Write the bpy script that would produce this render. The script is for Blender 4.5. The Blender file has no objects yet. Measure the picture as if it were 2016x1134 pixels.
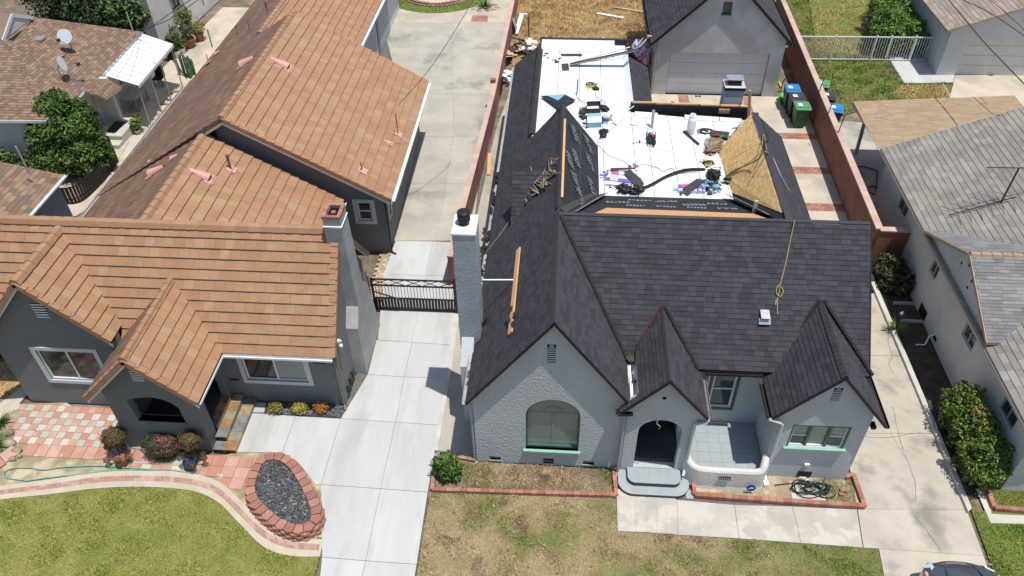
import bpy, bmesh, math, random
import numpy as np
from mathutils import Vector, Matrix
from mathutils.geometry import tessellate_polygon
random.seed(7); rng = np.random.default_rng(7)
S = bpy.context.scene
C = S.collection
R = math.radians
# ------------------------------------------------------------ camera
HC, FPX = 19.0, 1546.0
_p, _y, _r = R(41.754), R(-4.595), R(-.9455)
_f = Vector((math.sin(_y)*math.cos(_p), math.cos(_y)*math.cos(_p), -math.sin(_p)))
_rt = Vector((math.cos(_y), -math.sin(_y), 0)); _up = _rt.cross(_f)
RT = math.cos(_r)*_rt + math.sin(_r)*_up; UP = -math.sin(_r)*_rt + math.cos(_r)*_up
cam = bpy.data.objects.new('camera', bpy.data.cameras.new('camera')); C.objects.link(cam)
M3 = Matrix((RT, UP, -_f)).transposed()
cam.matrix_world = Matrix.Translation((0, 0, HC)) @ M3.to_4x4()
cam.data.sensor_width = 36; cam.data.lens = 36*FPX/2016; cam.data.clip_end = 400
S.camera = cam
# ------------------------------------------------------------ light
SUN = Vector((.20, -.105, 1)).normalized()
W = bpy.data.worlds.new('World'); S.world = W; W.use_nodes = True
nt = W.node_tree; bg = nt.nodes['Background']; sk = nt.nodes.new('ShaderNodeTexSky')
sk.sky_type = 'NISHITA'; sk.sun_disc = False
sk.sun_elevation = math.asin(SUN.z); sk.sun_rotation = math.atan2(SUN.x, SUN.y)
sk.air_density = 1; sk.dust_density = 1.2; sk.ozone_density = 1
nt.links.new(sk.outputs[0], bg.inputs[0]); bg.inputs[1].default_value = .125
sd = bpy.data.lights.new('sun', 'SUN'); sd.energy = 4.5; sd.angle = R(.5); sd.color = (1, .965, .9)
so = bpy.data.objects.new('sun', sd); C.objects.link(so); so.rotation_euler = SUN.to_track_quat('Z', 'Y').to_euler()
so.location = (0, 0, 60)
S.view_settings.view_transform = 'Standard'; S.view_settings.look = 'None'
S.view_settings.exposure = 0; S.view_settings.gamma = 1; S.view_settings.use_curve_mapping = False
S.render.engine = 'CYCLES'
# ------------------------------------------------------------ picking points of the place
def _ray(x, y): return _f*FPX + RT*(x-1008) - UP*(y-567)
def at(x, y, z=0.):
    d = _ray(x, y); t = (z-HC)/d.z; return Vector((0, 0, HC)) + d*t
def aty(x, y, Y):
    d = _ray(x, y); return Vector((0, 0, HC)) + d*(Y/d.y)
def atx(x, y, X):
    d = _ray(x, y); return Vector((0, 0, HC)) + d*(X/d.x)
def atp(x, y, p0, n):
    d = _ray(x, y); O = Vector((0, 0, HC)); n = Vector(n)
    return O + d*((Vector(p0)-O).dot(n)/d.dot(n))
def pix(p):
    q = Vector(p)-Vector((0, 0, HC)); w = q.dot(_f); return 1008+FPX*q.dot(RT)/w, 567-FPX*q.dot(UP)/w
# ------------------------------------------------------------ materials
MATS = {}
def _ramp(nt, cols, interp='CONSTANT'):
    r = nt.nodes.new('ShaderNodeValToRGB'); cr = r.color_ramp; cr.interpolation = interp
    n = len(cols)
    while len(cr.elements) < n: cr.elements.new(.5)
    for i, c in enumerate(cols):
        cr.elements[i].position = i/n if interp == 'CONSTANT' else i/(n-1)
        cr.elements[i].color = (*c, 1)
    return r
def mat(name, c, c2=None, sc=3., rough=.85, rnd=None, rv=0., bump=0., bsc=30., metal=0., det=6., stain=None, ssc=.6, sth=(.5, .62), fine=0., fsc=60., spec=.3, stretch=None, trans=0., coat=0., mx=(.4, .62)):
    """world-space procedural material: c/c2 mixed by noise; rnd = colours picked per piece; stain = third colour in blotches"""
    m = bpy.data.materials.new(name); m.use_nodes = True; nt = m.node_tree; N = nt.nodes; L = nt.links
    b = N['Principled BSDF']; b.inputs['Roughness'].default_value = rough; b.inputs['Metallic'].default_value = metal
    b.inputs['Specular IOR Level'].default_value = spec
    if coat: b.inputs['Coat Weight'].default_value = coat
    geo = N.new('ShaderNodeNewGeometry'); vec = geo.outputs['Position']
    if stretch:
        mp = N.new('ShaderNodeMapping'); mp.inputs['Scale'].default_value = stretch; L.new(vec, mp.inputs[0]); vec = mp.outputs[0]
    def noise(s, d=det, dim=vec):
        n = N.new('ShaderNodeTexNoise'); n.inputs['Scale'].default_value = s; n.inputs['Detail'].default_value = d
        n.inputs['Roughness'].default_value = .62; L.new(dim, n.inputs['Vector']); return n.outputs['Fac']
    def mix(f, a, bb, typ='MIX'):
        x = N.new('ShaderNodeMix'); x.data_type = 'RGBA'; x.blend_type = typ
        for so_, i in ((f, 0), (a, 6), (bb, 7)):
            if isinstance(so_, (int, float)): x.inputs[i].default_value = so_
            elif isinstance(so_, tuple): x.inputs[i].default_value = (*so_, 1)
            else: L.new(so_, x.inputs[i])
        return x.outputs[2]
    def rng_(v, a, bb, c0=0., c1=1.):
        r = N.new('ShaderNodeMapRange'); L.new(v, r.inputs[0])
        for i, k in enumerate((a, bb, c0, c1)): r.inputs[i+1].default_value = k
        return r.outputs[0]
    rout = None
    if rnd or rv:
        a = N.new('ShaderNodeAttribute'); a.attribute_name = 'rnd'; oi = N.new('ShaderNodeObjectInfo')
        ad = N.new('ShaderNodeMath'); ad.operation = 'ADD'; L.new(a.outputs['Fac'], ad.inputs[0]); L.new(oi.outputs['Random'], ad.inputs[1])
        fr = N.new('ShaderNodeMath'); fr.operation = 'FRACT'; L.new(ad.outputs[0], fr.inputs[0]); rout = fr.outputs[0]
    if rnd:
        rp = _ramp(nt, rnd, 'LINEAR' if len(rnd) > 6 else 'CONSTANT'); L.new(rout, rp.inputs[0]); col = rp.outputs[0]
        if c2:
            col = mix(rng_(noise(sc), *mx), col, mix(1., col, c2, 'MULTIPLY'))
    elif c2: col = mix(rng_(noise(sc), .38, .62), c, c2)
    else: col = c
    if rv:
        col = mix(1., col, mix(rout, (1-rv,)*3, (1+rv,)*3), 'MULTIPLY')
    if stain: col = mix(rng_(noise(ssc, 7), sth[0], sth[1]), col, stain)
    if fine:
        col = mix(1., col, mix(rng_(noise(fsc, 3), .3, .7), (1-fine,)*3, (1+fine,)*3), 'MULTIPLY')
    if isinstance(col, tuple): b.inputs['Base Color'].default_value = (*col, 1)
    else: L.new(col, b.inputs['Base Color'])
    if bump:
        bp = N.new('ShaderNodeBump'); bp.inputs['Strength'].default_value = 1; bp.inputs['Distance'].default_value = bump
        L.new(noise(bsc, 4), bp.inputs['Height']); L.new(bp.outputs[0], b.inputs['Normal'])
    if trans:
        b.inputs['Transmission Weight'].default_value = trans
    MATS[name] = m; return m
# ------------------------------------------------------------ mesh builder
WP = {}     # world position of every linked object
def tag(o, label=None, cat=None, group=None, kind=None):
    if label: o['label'] = label
    if cat: o['category'] = cat
    if group: o['group'] = group
    if kind: o['kind'] = kind
    return o
def empty(name, loc, label=None, cat=None, group=None, rz=0., parent=None):
    o = bpy.data.objects.new(name, None); C.objects.link(o); o.empty_display_size = .2
    loc = Vector(loc).to_3d(); WP[o.name] = loc.copy()
    o.location = loc - (WP[parent.name] if parent else Vector())
    o.parent = parent; o.rotation_euler = (0, 0, rz)
    return tag(o, label, cat, group)
class MB:
    def __init__(s): s.v = []; s.f = []; s.r = []; s.sm = []
    def add(s, vs, fs, r=None, smooth=False):
        k = len(s.v); s.v += [tuple(p) for p in vs]; r = random.random() if r is None else r
        for f in fs: s.f.append([i+k for i in f]); s.r.append(r); s.sm.append(smooth)
        return s
    def poly(s, pts, r=None): return s.add(pts, [list(range(len(pts)))], r)
    def box(s, a, b, r=None):
        x0, x1 = sorted((a[0], b[0])); y0, y1 = sorted((a[1], b[1])); z0, z1 = sorted((a[2], b[2]))
        return s.add([(x0, y0, z0), (x1, y0, z0), (x1, y1, z0), (x0, y1, z0), (x0, y0, z1), (x1, y0, z1), (x1, y1, z1), (x0, y1, z1)],
                     [[0, 3, 2, 1], [4, 5, 6, 7], [0, 1, 5, 4], [1, 2, 6, 5], [2, 3, 7, 6], [3, 0, 4, 7]], r)
    def ext(s, pts, vec, r=None):
        """closed solid: polygon pts swept by vec"""
        n = len(pts); v = Vector(vec); P = [Vector(p) for p in pts]; Q = [p+v for p in P]
        nrm = Vector()
        for i in range(n): nrm += (P[i]-P[0]).cross(P[(i+1) % n]-P[0])
        if nrm.dot(v) > 0: a, b = list(range(n))[::-1], [i+n for i in range(n)]; flip = False
        else: a, b = list(range(n)), [i+n for i in range(n)][::-1]; flip = True
        sd_ = []
        for i in range(n):
            j = (i+1) % n; q = [i, j, j+n, i+n]; sd_.append(q[::-1] if flip else q)
        return s.add(P+Q, [a, b]+sd_, r)
    def slab(s, xy, z0, z1, r=None):
        return s.ext([(p[0], p[1], z0) for p in xy], (0, 0, z1-z0), r)
    def bar(s, p, q, w=.05, h=None, r=None, up=(0, 0, 1)):
        p, q = Vector(p), Vector(q); h = w if h is None else h; d = (q-p).normalized(); u = Vector(up)
        if abs(d.dot(u)) > .98: u = Vector((0, 1, 0))
        sx = d.cross(u).normalized()*w/2; sy = sx.cross(d).normalized()*h/2
        return s.ext([p+sx+sy, p-sx+sy, p-sx-sy, p+sx-sy], q-p, r)
    def tube(s, pts, rad=.02, n=6, r=None, cap=True, smooth=True):
        P = [Vector(p) for p in pts]; rr = rad if isinstance(rad, (list, tuple)) else [rad]*len(P)
        vs = []; prev = None
        for i, p in enumerate(P):
            d = (P[min(i+1, len(P)-1)]-P[max(i-1, 0)]).normalized()
            u = prev if prev else (Vector((0, 0, 1)) if abs(d.z) < .9 else Vector((1, 0, 0)))
            a = d.cross(u); a = a.normalized() if a.length > 1e-5 else Vector((1, 0, 0)); b = a.cross(d).normalized(); prev = b
            for k in range(n):
                t = 2*math.pi*k/n; vs.append(p+(a*math.cos(t)+b*math.sin(t))*rr[i])
        fs = []
        for i in range(len(P)-1):
            for k in range(n):
                fs.append([i*n+k, i*n+(k+1) % n, (i+1)*n+(k+1) % n, (i+1)*n+k])
        s.add(vs, fs, r, smooth)
        if cap: s.add(vs[:n], [list(range(n))[::-1]], r); s.add(vs[-n:], [list(range(n))], r)
        return s
    def lathe(s, c, prof, n=16, r=None, smooth=True, ax=None):
        """prof = [(radius, height)] about a vertical (or ax) axis at c"""
        c = Vector(c); M = Matrix.Identity(3) if ax is None else Vector(ax).normalized().to_track_quat('Z', 'Y').to_matrix()
        vs = [c+M@Vector((q*math.cos(2*math.pi*k/n), q*math.sin(2*math.pi*k/n), h)) for q, h in prof for k in range(n)]
        fs = [[i*n+k, i*n+(k+1) % n, (i+1)*n+(k+1) % n, (i+1)*n+k] for i in range(len(prof)-1) for k in range(n)]
        s.add(vs, fs, r, smooth)
        if prof[-1][0] > .001: s.add(vs[-n:], [list(range(n))], r)
        if prof[0][0] > .001: s.add(vs[:n], [list(range(n))[::-1]], r)
        return s
    def blob(s, c, rad, seg=(8, 6), jit=.12, r=None):
        c = Vector(c); rx, ry, rz = rad if isinstance(rad, (tuple, list)) else (rad,)*3; vs = []; nu, nv = seg
        for j in range(nv+1):
            for i in range(nu):
                a, b = 2*math.pi*i/nu, math.pi*j/nv-math.pi/2; k = 1+random.uniform(-jit, jit)*(0 < j < nv)
                vs.append(c+Vector((rx*math.cos(a)*math.cos(b)*k, ry*math.sin(a)*math.cos(b)*k, rz*math.sin(b)*k)))
        return s.add(vs, [[j*nu+i, j*nu+(i+1) % nu, (j+1)*nu+(i+1) % nu, (j+1)*nu+i] for j in range(nv) for i in range(nu)], r, True)
    def build(s, name, m, parent=None, label=None, cat=None, group=None, kind=None, origin=None):
        A = np.array(s.v, dtype=float)
        if origin is None: origin = Vector(((A[:, 0].min()+A[:, 0].max())/2, (A[:, 1].min()+A[:, 1].max())/2, A[:, 2].min()))
        origin = Vector(origin)
        me = bpy.data.meshes.new(name); me.from_pydata([tuple(p) for p in (A-np.array(origin))], [], s.f)
        at_ = me.attributes.new('rnd', 'FLOAT', 'FACE'); at_.data.foreach_set('value', np.array(s.r, dtype=np.float32))
        if any(s.sm): me.polygons.foreach_set('use_smooth', s.sm)
        for mm in (m if isinstance(m, (list, tuple)) else [m]): me.materials.append(MATS[mm] if isinstance(mm, str) else mm)
        o = bpy.data.objects.new(name, me); C.objects.link(o); WP[o.name] = origin.copy(); o.parent = parent
        o.location = origin - (WP[parent.name] if parent else Vector())
        return tag(o, label, cat, group, kind)
def mesh_np(name, V, F, m, parent=None, rnd=None, kind='stuff', label=None, cat=None, smooth=False):
    """big mesh from numpy: V (n,3), F (m,k) with k = 3 or 4"""
    me = bpy.data.meshes.new(name); k = F.shape[1]
    me.vertices.add(len(V)); me.vertices.foreach_set('co', V.astype(np.float32).ravel())
    me.loops.add(F.size); me.loops.foreach_set('vertex_index', F.astype(np.int32).ravel())
    me.polygons.add(len(F)); me.polygons.foreach_set('loop_start', (np.arange(len(F))*k).astype(np.int32))
    me.update(calc_edges=True)
    if rnd is not None:
        a = me.attributes.new('rnd', 'FLOAT', 'FACE'); a.data.foreach_set('value', rnd.astype(np.float32))
    me.materials.append(MATS[m])
    o = bpy.data.objects.new(name, me); C.objects.link(o); o.parent = parent
    if parent: o.location = -WP[parent.name]
    return tag(o, label, cat, None, kind)
def mast(x, y, z, ytop, r, name, m, label, cat):
    p = at(x, y, z); lo, hi = .05, 9.
    for _ in range(30):
        mid = (lo+hi)/2
        if pix(p+Vector((0, 0, mid)))[1] > ytop: lo = mid
        else: hi = mid
    return tag(MB().tube([p, p+Vector((0, 0, lo))], r, 6).build(name, m), label, cat)
def spline(pts, n=8):
    P = [Vector(p) for p in pts]; out = []
    for i in range(len(P)-1):
        p0, p1, p2, p3 = P[max(i-1, 0)], P[i], P[i+1], P[min(i+2, len(P)-1)]
        for k in range(n):
            t = k/n; out.append(.5*((2*p1)+(p2-p0)*t+(2*p0-5*p1+4*p2-p3)*t*t+(3*p1-p0-3*p2+p3)*t**3))
    return out+[P[-1]]
def dup(root, loc, label=None, rz=None, group=None):
    def cp(o, par):
        c = o.copy(); C.objects.link(c); c.parent = par
        for ch in [x for x in KIDS(o)]: cp(ch, c)
        return c
    c = cp(root, None); c.location = loc
    if rz is not None: c.rotation_euler = (0, 0, rz)
    if label: c['label'] = label
    if group: c['group'] = group
    return c
def KIDS(o): return [x for x in list(C.objects) if x.parent == o]
# ------------------------------------------------------------ clipped courses (shingles, tiles, pavers)
def clip(poly, u0, u1, v0, v1):
    def cut(P, f):
        out = []
        for i in range(len(P)):
            a, b = P[i], P[(i+1) % len(P)]; fa, fb = f(a), f(b)
            if fa >= 0: out.append(a)
            if (fa >= 0) != (fb >= 0):
                t = fa/(fa-fb); out.append((a[0]+(b[0]-a[0])*t, a[1]+(b[1]-a[1])*t))
        return out
    for f in (lambda p: p[0]-u0, lambda p: u1-p[0], lambda p: p[1]-v0, lambda p: v1-p[1]):
        poly = cut(poly, f)
        if len(poly) < 3: return []
    return poly
def area(P): return abs(sum(P[i][0]*P[(i+1) % len(P)][1]-P[(i+1) % len(P)][0]*P[i][1] for i in range(len(P))))/2
def courses(poly, udir, expo, wid, th, off=.5, jit=0., gap=.004, lift=.004, headlift=.1, wrnd=0., v0=0.):
    """cut a planar polygon into overlapping courses; returns pieces (M, pts2d, heights, area)"""
    P = [Vector(p) for p in poly]; u = Vector(udir).normalized(); n = Vector()
    for i in range(1, len(P)-1): n += (P[i]-P[0]).cross(P[i+1]-P[0])
    n.normalize()
    if n.z < 0: n = -n
    u = (u-n*u.dot(n)).normalized()
    v = n.cross(u)
    if v.z < -1e-6: u = -u; v = n.cross(u)
    low = min(P, key=lambda p: p.dot(v)); O = low
    q = [((p-O).dot(u), (p-O).dot(v)) for p in P]
    umin, umax = min(a for a, b in q), max(a for a, b in q); vmax = max(b for a, b in q)
    M = Matrix((u, v, n)).transposed().to_4x4(); M.translation = O
    out = []; i = 0; vv = v0
    while vv < vmax:
        x = umin-wid*(1+random.random() if wrnd else (off*(i % 2)))
        while x < umax:
            w = wid*(1+random.uniform(-wrnd, wrnd)) if wrnd else wid
            c = clip(q, x+gap/2, x+w-gap/2, vv, vv+expo)
            if len(c) >= 3 and area(c) > .12*expo*wid*.5:
                dz = random.uniform(-jit, jit)
                hh = [lift+th*(1-(1-headlift)*(b-vv)/expo)+dz for a, b in c]
                full = abs(area(c)-(w-gap)*expo) < 1e-4 and not wrnd
                out.append((M, c, hh, area(c), full, (x+gap/2, vv), (w-gap, expo)))
            x += w
        vv += expo; i += 1
    return out, n
def lay(pieces, name, m, parent, limit=300, stuffname=None, label=None, void=0.):
    """the pieces that show largest become objects, the rest one joined mesh"""
    cam_ = Vector((0, 0, HC)); sc = []
    for k, (M, c, hh, A, full, o, w) in enumerate(pieces):
        mid = M@Vector((sum(a for a, b in c)/len(c), sum(b for a, b in c)/len(c), .02)); n = M.to_3x3()@Vector((0, 0, 1))
        d = cam_-mid; x, y = pix(mid); vis = -20 < x < 2036 and -20 < y < 1154
        s_ = A*max(d.normalized().dot(n), 0.)/d.length_squared
        sc.append((s_ if vis else s_*1e-6, k))
    sc.sort(reverse=True); chosen = set(k for s_, k in sc[:limit] if s_ > 1e-9)
    cache = {}; base = WP[parent.name] if parent else Vector(); mb = MB()
    for k, (M, c, hh, A, full, o, w) in enumerate(pieces):
        n_ = len(c)
        if k in chosen:
            key = (round(w[0], 3), round(w[1], 3), round(max(hh), 3)) if full else None
            me = cache.get(key) if key else None
            if me is None:
                vs = [(a-o[0], b-o[1], h) for (a, b), h in zip(c, hh)]+[(a-o[0], b-o[1], h-void if void else -.002) for (a, b), h in zip(c, hh)]
                fs = [list(range(n_))]+[[i, i+n_, (i+1) % n_+n_, (i+1) % n_] for i in range(n_)]
                me = bpy.data.meshes.new(name); me.from_pydata(vs, [], fs); me.materials.append(MATS[m])
                if key: cache[key] = me
            ob = bpy.data.objects.new(name, me); C.objects.link(ob); ob.parent = parent
            T = M.copy(); T.translation = M@Vector((o[0], o[1], 0))-base; ob.matrix_local = T
            if label: ob['label'] = label
        else:
            vs = [M@Vector((a, b, h)) for (a, b), h in zip(c, hh)]+[M@Vector((a, b, h-void if void else -.002)) for (a, b), h in zip(c, hh)]
            mb.add(vs, [list(range(n_))]+[[i, i+n_, (i+1) % n_+n_, (i+1) % n_] for i in range(n_)])
    if mb.v: mb.build(stuffname or name+'_field', m, parent, kind='stuff')
# ------------------------------------------------------------ walls with openings
class Fr:
    """a vertical wall face: origin o, direction a along it, n outwards"""
    def __init__(s, o, a, n): s.o = Vector(o); s.a = Vector(a).normalized(); s.n = Vector(n).normalized()
    def __call__(s, t, z, d=0.): return s.o+s.a*t+Vector((0, 0, z))+s.n*d
WK = [0]
def wall(fr, outline, holes=(), th=.18, mb=None):
    WK[0] += 1; e_ = .001+.0012*(WK[0] % 5); mb = mb or MB(); loops = [outline]+list(holes)
    fl = [Vector((a, b, 0)) for lp in loops for a, b in lp]
    tris = tessellate_polygon([[Vector((a, b, 0)) for a, b in lp] for lp in loops])
    F_ = [fr(p.x, p.y, e_) for p in fl]; B_ = [fr(p.x, p.y, e_-th) for p in fl]; n = len(fl); fs = []
    for t in tris:
        t = list(t); nn = (F_[t[1]]-F_[t[0]]).cross(F_[t[2]]-F_[t[0]])
        if nn.dot(fr.n) < 0: t = t[::-1]
        fs.append(t); fs.append([i+n for i in t[::-1]])
    k = 0
    for lp in loops:
        m_ = len(lp)
        for i in range(m_): fs.append([k+i, k+(i+1) % m_, k+(i+1) % m_+n, k+i+n])
        k += m_
    mb.add(F_+B_, fs, 0); return mb
def rect(a0, a1, z0, z1): return [(a0, z0), (a1, z0), (a1, z1), (a0, z1)]
def pbox(fr, a0, a1, z0, z1, d0, d1, mb=None):
    """box standing on a wall face, depth d0..d1 outwards"""
    mb = mb or MB(); return mb.ext([fr(a0, z0, d0), fr(a1, z0, d0), fr(a1, z1, d0), fr(a0, z1, d0)], fr.n*(d1-d0))
def frame4(fr, a0, a1, z0, z1, w, d0, d1, mb=None):
    mb = mb or MB()
    pbox(fr, a0, a1, z1-w, z1, d0, d1, mb); pbox(fr, a0, a1, z0, z0+w, d0, d1, mb)
    pbox(fr, a0, a0+w, z0+w, z1-w, d0, d1, mb); pbox(fr, a1-w, a1, z0+w, z1-w, d0, d1, mb); return mb
def window(fr, a0, a1, z0, z1, house, frm='white_paint', trim=None, tw=.1, nx=2, ny=1, glass='glass', sill=None, blinds=None, split=None):
    w = frame4(fr, a0+.005, a1-.005, z0+.005, z1-.005, .05, -.09, -.03).build('window', frm, house)
    if trim: frame4(fr, a0-tw, a1+tw, z0-tw, z1+tw, tw, .001, .035).build('window_trim', trim, w)
    xs = [a0+(a1-a0)*i/nx for i in range(nx+1)] if split is None else split; zs = [z0+(z1-z0)*i/ny for i in range(ny+1)]
    mb = MB()
    for x in xs[1:-1]: pbox(fr, x-.025, x+.025, z0+.055, z1-.055, -.085, -.035, mb)
    for z in zs[1:-1]: pbox(fr, a0+.055, a1-.055, z-.02, z+.02, -.083, -.033, mb)
    if mb.v: mb.build('mullion', frm, w)
    for i in range(len(xs)-1):
        for j in range(ny):
            pbox(fr, xs[i]+.03, xs[i+1]-.03, zs[j]+.03, zs[j+1]-.03, -.075, -.065).build('pane', (blinds or {}).get((i, j), glass), w)
    if sill: pbox(fr, a0-.08, a1+.08, z0-.06, z0+.002, -.09, .09).build('sill', sill, w)
    return w
def louvre(fr, a0, a1, z0, z1, n, parent, m='white_paint', back='dark_hole', arch=False):
    v = pbox(fr, a0, a1, z0, z1, .002, .006).build('vent', back, parent)
    for i in range(n):
        z = z0+(z1-z0)*(i+.3)/n; h = (z1-z0)/n*.38; s_ = 0
        if arch and i >= n-2: s_ = (a1-a0)*(.08 if i == n-2 else .24)
        mb = MB(); mb.ext([fr(a0+s_, z, .02), fr(a1-s_, z, .02), fr(a1-s_, z+h, .009), fr(a0+s_, z+h, .009)], fr.n*-.006)
        mb.build('louvre_slat', m, v)
    return v
# ------------------------------------------------------------ colours of the place
G = lambda v: (v, v, v)
mat('dirt', (.20, .155, .105), (.13, .10, .07), 2.2, bump=.02, bsc=25, stain=(.26, .21, .15), ssc=.9, fine=.25, fsc=45)
mat('mulch_dirt', (.055, .042, .032), (.10, .075, .055), 3, bump=.03, bsc=30, fine=.4, fsc=60)
mat('sandy_dirt', (.36, .295, .19), (.25, .21, .13), 2, bump=.01, bsc=40, stain=(.5, .42, .3), ssc=1.4, fine=.15)
mat('new_concrete', (.50, .505, .495), (.44, .445, .435), 1.1, bump=.002, bsc=80, stain=(.40, .40, .38), ssc=1.4, sth=(.5, .68), fine=.05, rv=.04, stretch=(1, .22, 1))
mat('old_concrete', (.44, .41, .345), (.35, .335, .29), .7, bump=.004, bsc=50, stain=(.22, .215, .19), ssc=.42, sth=(.54, .68), fine=.08, rv=.05)
mat('stained_concrete', (.48, .43, .355), (.40, .36, .30), 1.1, bump=.004, bsc=50, stain=(.24, .225, .19), ssc=.55, sth=(.52, .66), fine=.1, rv=.05)
mat('cream_concrete', (.53, .47, .375), (.44, .39, .31), .8, bump=.003, bsc=50, stain=(.38, .34, .28), ssc=.5, fine=.06, rv=.04)
mat('walk_concrete', (.47, .435, .375), (.40, .375, .33), 1.6, bump=.004, bsc=60, stain=(.52, .48, .42), ssc=1.5, sth=(.50, .56), fine=.07, rv=.05)
mat('kerb_concrete', (.55, .53, .48), (.44, .42, .37), 1.5, bump=.004, fine=.08)
mat('joint', (.16, .15, .13), (.11, .10, .09), 6)
mat('path_cream', (.52, .46, .355), (.44, .385, .30), 1.6, bump=.003, fine=.07)
mat('path_brick', (.40, .24, .20), rnd=[(.42, .25, .20), (.38, .21, .17), (.46, .30, .25), (.35, .20, .17)], fine=.1, bump=.003, rough=.9)
mat('green_soil', (.16, .18, .04), (.25, .24, .075), 1.2, fine=.3, bump=.02, bsc=40)
mat('dry_soil', (.34, .265, .155), (.15, .17, .05), .42, stain=(.20, .13, .08), ssc=.8, sth=(.56, .68), fine=.3, bump=.02, bsc=40)
mat('straw_soil', (.42, .30, .15), (.30, .205, .10), 1.2, stain=(.14, .09, .055), ssc=.8, fine=.3, bump=.03, bsc=30)
mat('lush_soil', (.11, .16, .03), (.17, .20, .05), 1.2, stain=(.16, .12, .06), ssc=.35, sth=(.55, .66), fine=.3, bump=.02, bsc=40)
gb = dict(rough=.75, spec=.2, fine=.34, fsc=11)
mat('green_blade', G(.1), rnd=[(.23, .29, .035), (.17, .235, .028), (.31, .335, .06), (.40, .385, .12), (.14, .20, .024)], c2=(1.35, 1.12, 1.4), sc=.9, **gb)
mat('dry_blade', G(.1), rnd=[(.50, .385, .225), (.62, .49, .30), (.36, .27, .155), (.44, .345, .19), (.54, .42, .25)], c2=(.40, .62, .22), sc=.42, mx=(.46, .6), stain=(.27, .17, .11), ssc=1.6, sth=(.54, .64), **gb)
mat('straw_blade', G(.1), rnd=[(.66, .47, .22), (.76, .56, .29), (.54, .37, .17), (.70, .52, .26), (.44, .30, .14)], c2=(.72, .68, .6), sc=.6, **gb)
mat('lush_blade', G(.1), rnd=[(.11, .215, .02), (.15, .265, .03), (.20, .28, .05), (.095, .17, .02), (.17, .20, .045)], c2=(1.2, 1.05, 1.), sc=.5, **gb)
mat('patchy_blade', G(.1), rnd=[(.085, .145, .022), (.11, .17, .03), (.14, .18, .04), (.08, .125, .02), (.13, .145, .04)], c2=(2.6, 1.5, 2.6), sc=.3, **gb)
mat('terracotta_paver', (.5, .25, .18), rnd=[(.50, .28, .215), (.47, .25, .19), (.53, .31, .245), (.48, .235, .165), (.54, .34, .28)], c2=(.85, .85, .85), sc=2, fine=.06, bump=.002, stain=(.55, .42, .36), ssc=2.5, sth=(.6, .68))
mat('grey_paver', (.47, .46, .38), rnd=[(.50, .485, .41), (.45, .45, .38), (.54, .51, .43), (.42, .43, .36)], c2=(.9, .9, .88), sc=2, fine=.08, bump=.002)
mat('planter_block', (.36, .17, .12), rnd=[(.39, .19, .135), (.34, .16, .115), (.42, .215, .155), (.31, .15, .11)], stain=(.34, .24, .19), ssc=5, sth=(.6, .72), c2=(.82, .82, .84), sc=4, fine=.1, bump=.006, bsc=40)
mat('bed_brick', (.36, .15, .10), rnd=[(.40, .18, .125), (.34, .145, .10), (.42, .21, .15), (.32, .14, .10), (.35, .2, .16)], stain=(.30, .24, .2), ssc=6, sth=(.6, .7), c2=(.85, .85, .85), sc=5, fine=.12, bump=.004)
mat('tan_paver', (.43, .34, .23), rnd=[(.46, .37, .255), (.40, .31, .21), (.50, .41, .29), (.36, .27, .18)], fine=.1, bump=.003)
mat('pebble', (.06, .065, .07), rnd=[(.07, .075, .08), (.05, .055, .06), (.10, .105, .11), (.13, .135, .14), (.06, .065, .07), (.085, .09, .1), (.30, .28, .25)], rough=.55)
mat('boulder', (.32, .27, .20), (.22, .18, .14), 5, bump=.02, bsc=12, rv=.3)
mat('slate', (.2, .2, .2), rnd=[(.20, .215, .215), (.34, .19, .08), (.25, .255, .24), (.42, .29, .16), (.16, .175, .18), (.30, .27, .20)], c2=(.7, .68, .66), sc=5, bump=.004, bsc=20, rough=.6, fine=.12, stain=(.28, .14, .06), ssc=2.6, sth=(.63, .68))
# house materials
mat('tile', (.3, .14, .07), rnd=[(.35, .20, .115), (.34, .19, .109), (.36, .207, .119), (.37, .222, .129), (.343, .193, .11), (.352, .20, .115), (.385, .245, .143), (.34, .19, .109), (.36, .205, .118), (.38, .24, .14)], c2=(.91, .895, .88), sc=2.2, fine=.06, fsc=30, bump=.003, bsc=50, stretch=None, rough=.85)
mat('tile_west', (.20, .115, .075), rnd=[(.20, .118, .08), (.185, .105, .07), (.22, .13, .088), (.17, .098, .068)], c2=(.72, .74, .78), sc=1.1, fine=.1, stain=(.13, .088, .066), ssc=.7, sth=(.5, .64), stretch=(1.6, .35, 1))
mat('pink_metal', (.62, .34, .295), (.55, .29, .25), 6, rough=.6, fine=.05)
mat('dark_shingle', G(.04), rnd=[(.050, .049, .058), (.044, .043, .0515), (.056, .0555, .065), (.041, .0405, .048), (.053, .0525, .061), (.060, .0595, .069)], c2=(.9, .9, .91), sc=1.3, fine=.16, fsc=90, bump=.003, bsc=120, rough=.92)
mat('ridge_shingle', (.055, .054, .057), (.045, .044, .047), 5, fine=.2, fsc=90, rough=.92, rv=.12)
mat('brown_shingle', G(.2), rnd=[(.255, .165, .105), (.21, .135, .09), (.29, .20, .135), (.17, .125, .10), (.24, .175, .13), (.19, .12, .08)], c2=(.85, .85, .86), sc=1., fine=.14, fsc=70, rough=.92)
mat('grey_shingle', G(.25), rnd=[(.285, .262, .232), (.255, .235, .21), (.315, .29, .255), (.235, .218, .2), (.27, .25, .225), (.295, .265, .23)], c2=(.84, .83, .84), sc=.7, fine=.12, fsc=70, rough=.92)
mat('slate_shingle', G(.2), rnd=[(.20, .197, .193), (.18, .178, .178), (.225, .222, .215), (.25, .245, .235), (.19, .188, .187)], c2=(.8, .8, .82), sc=1.2, fine=.16, rough=.92)
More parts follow.
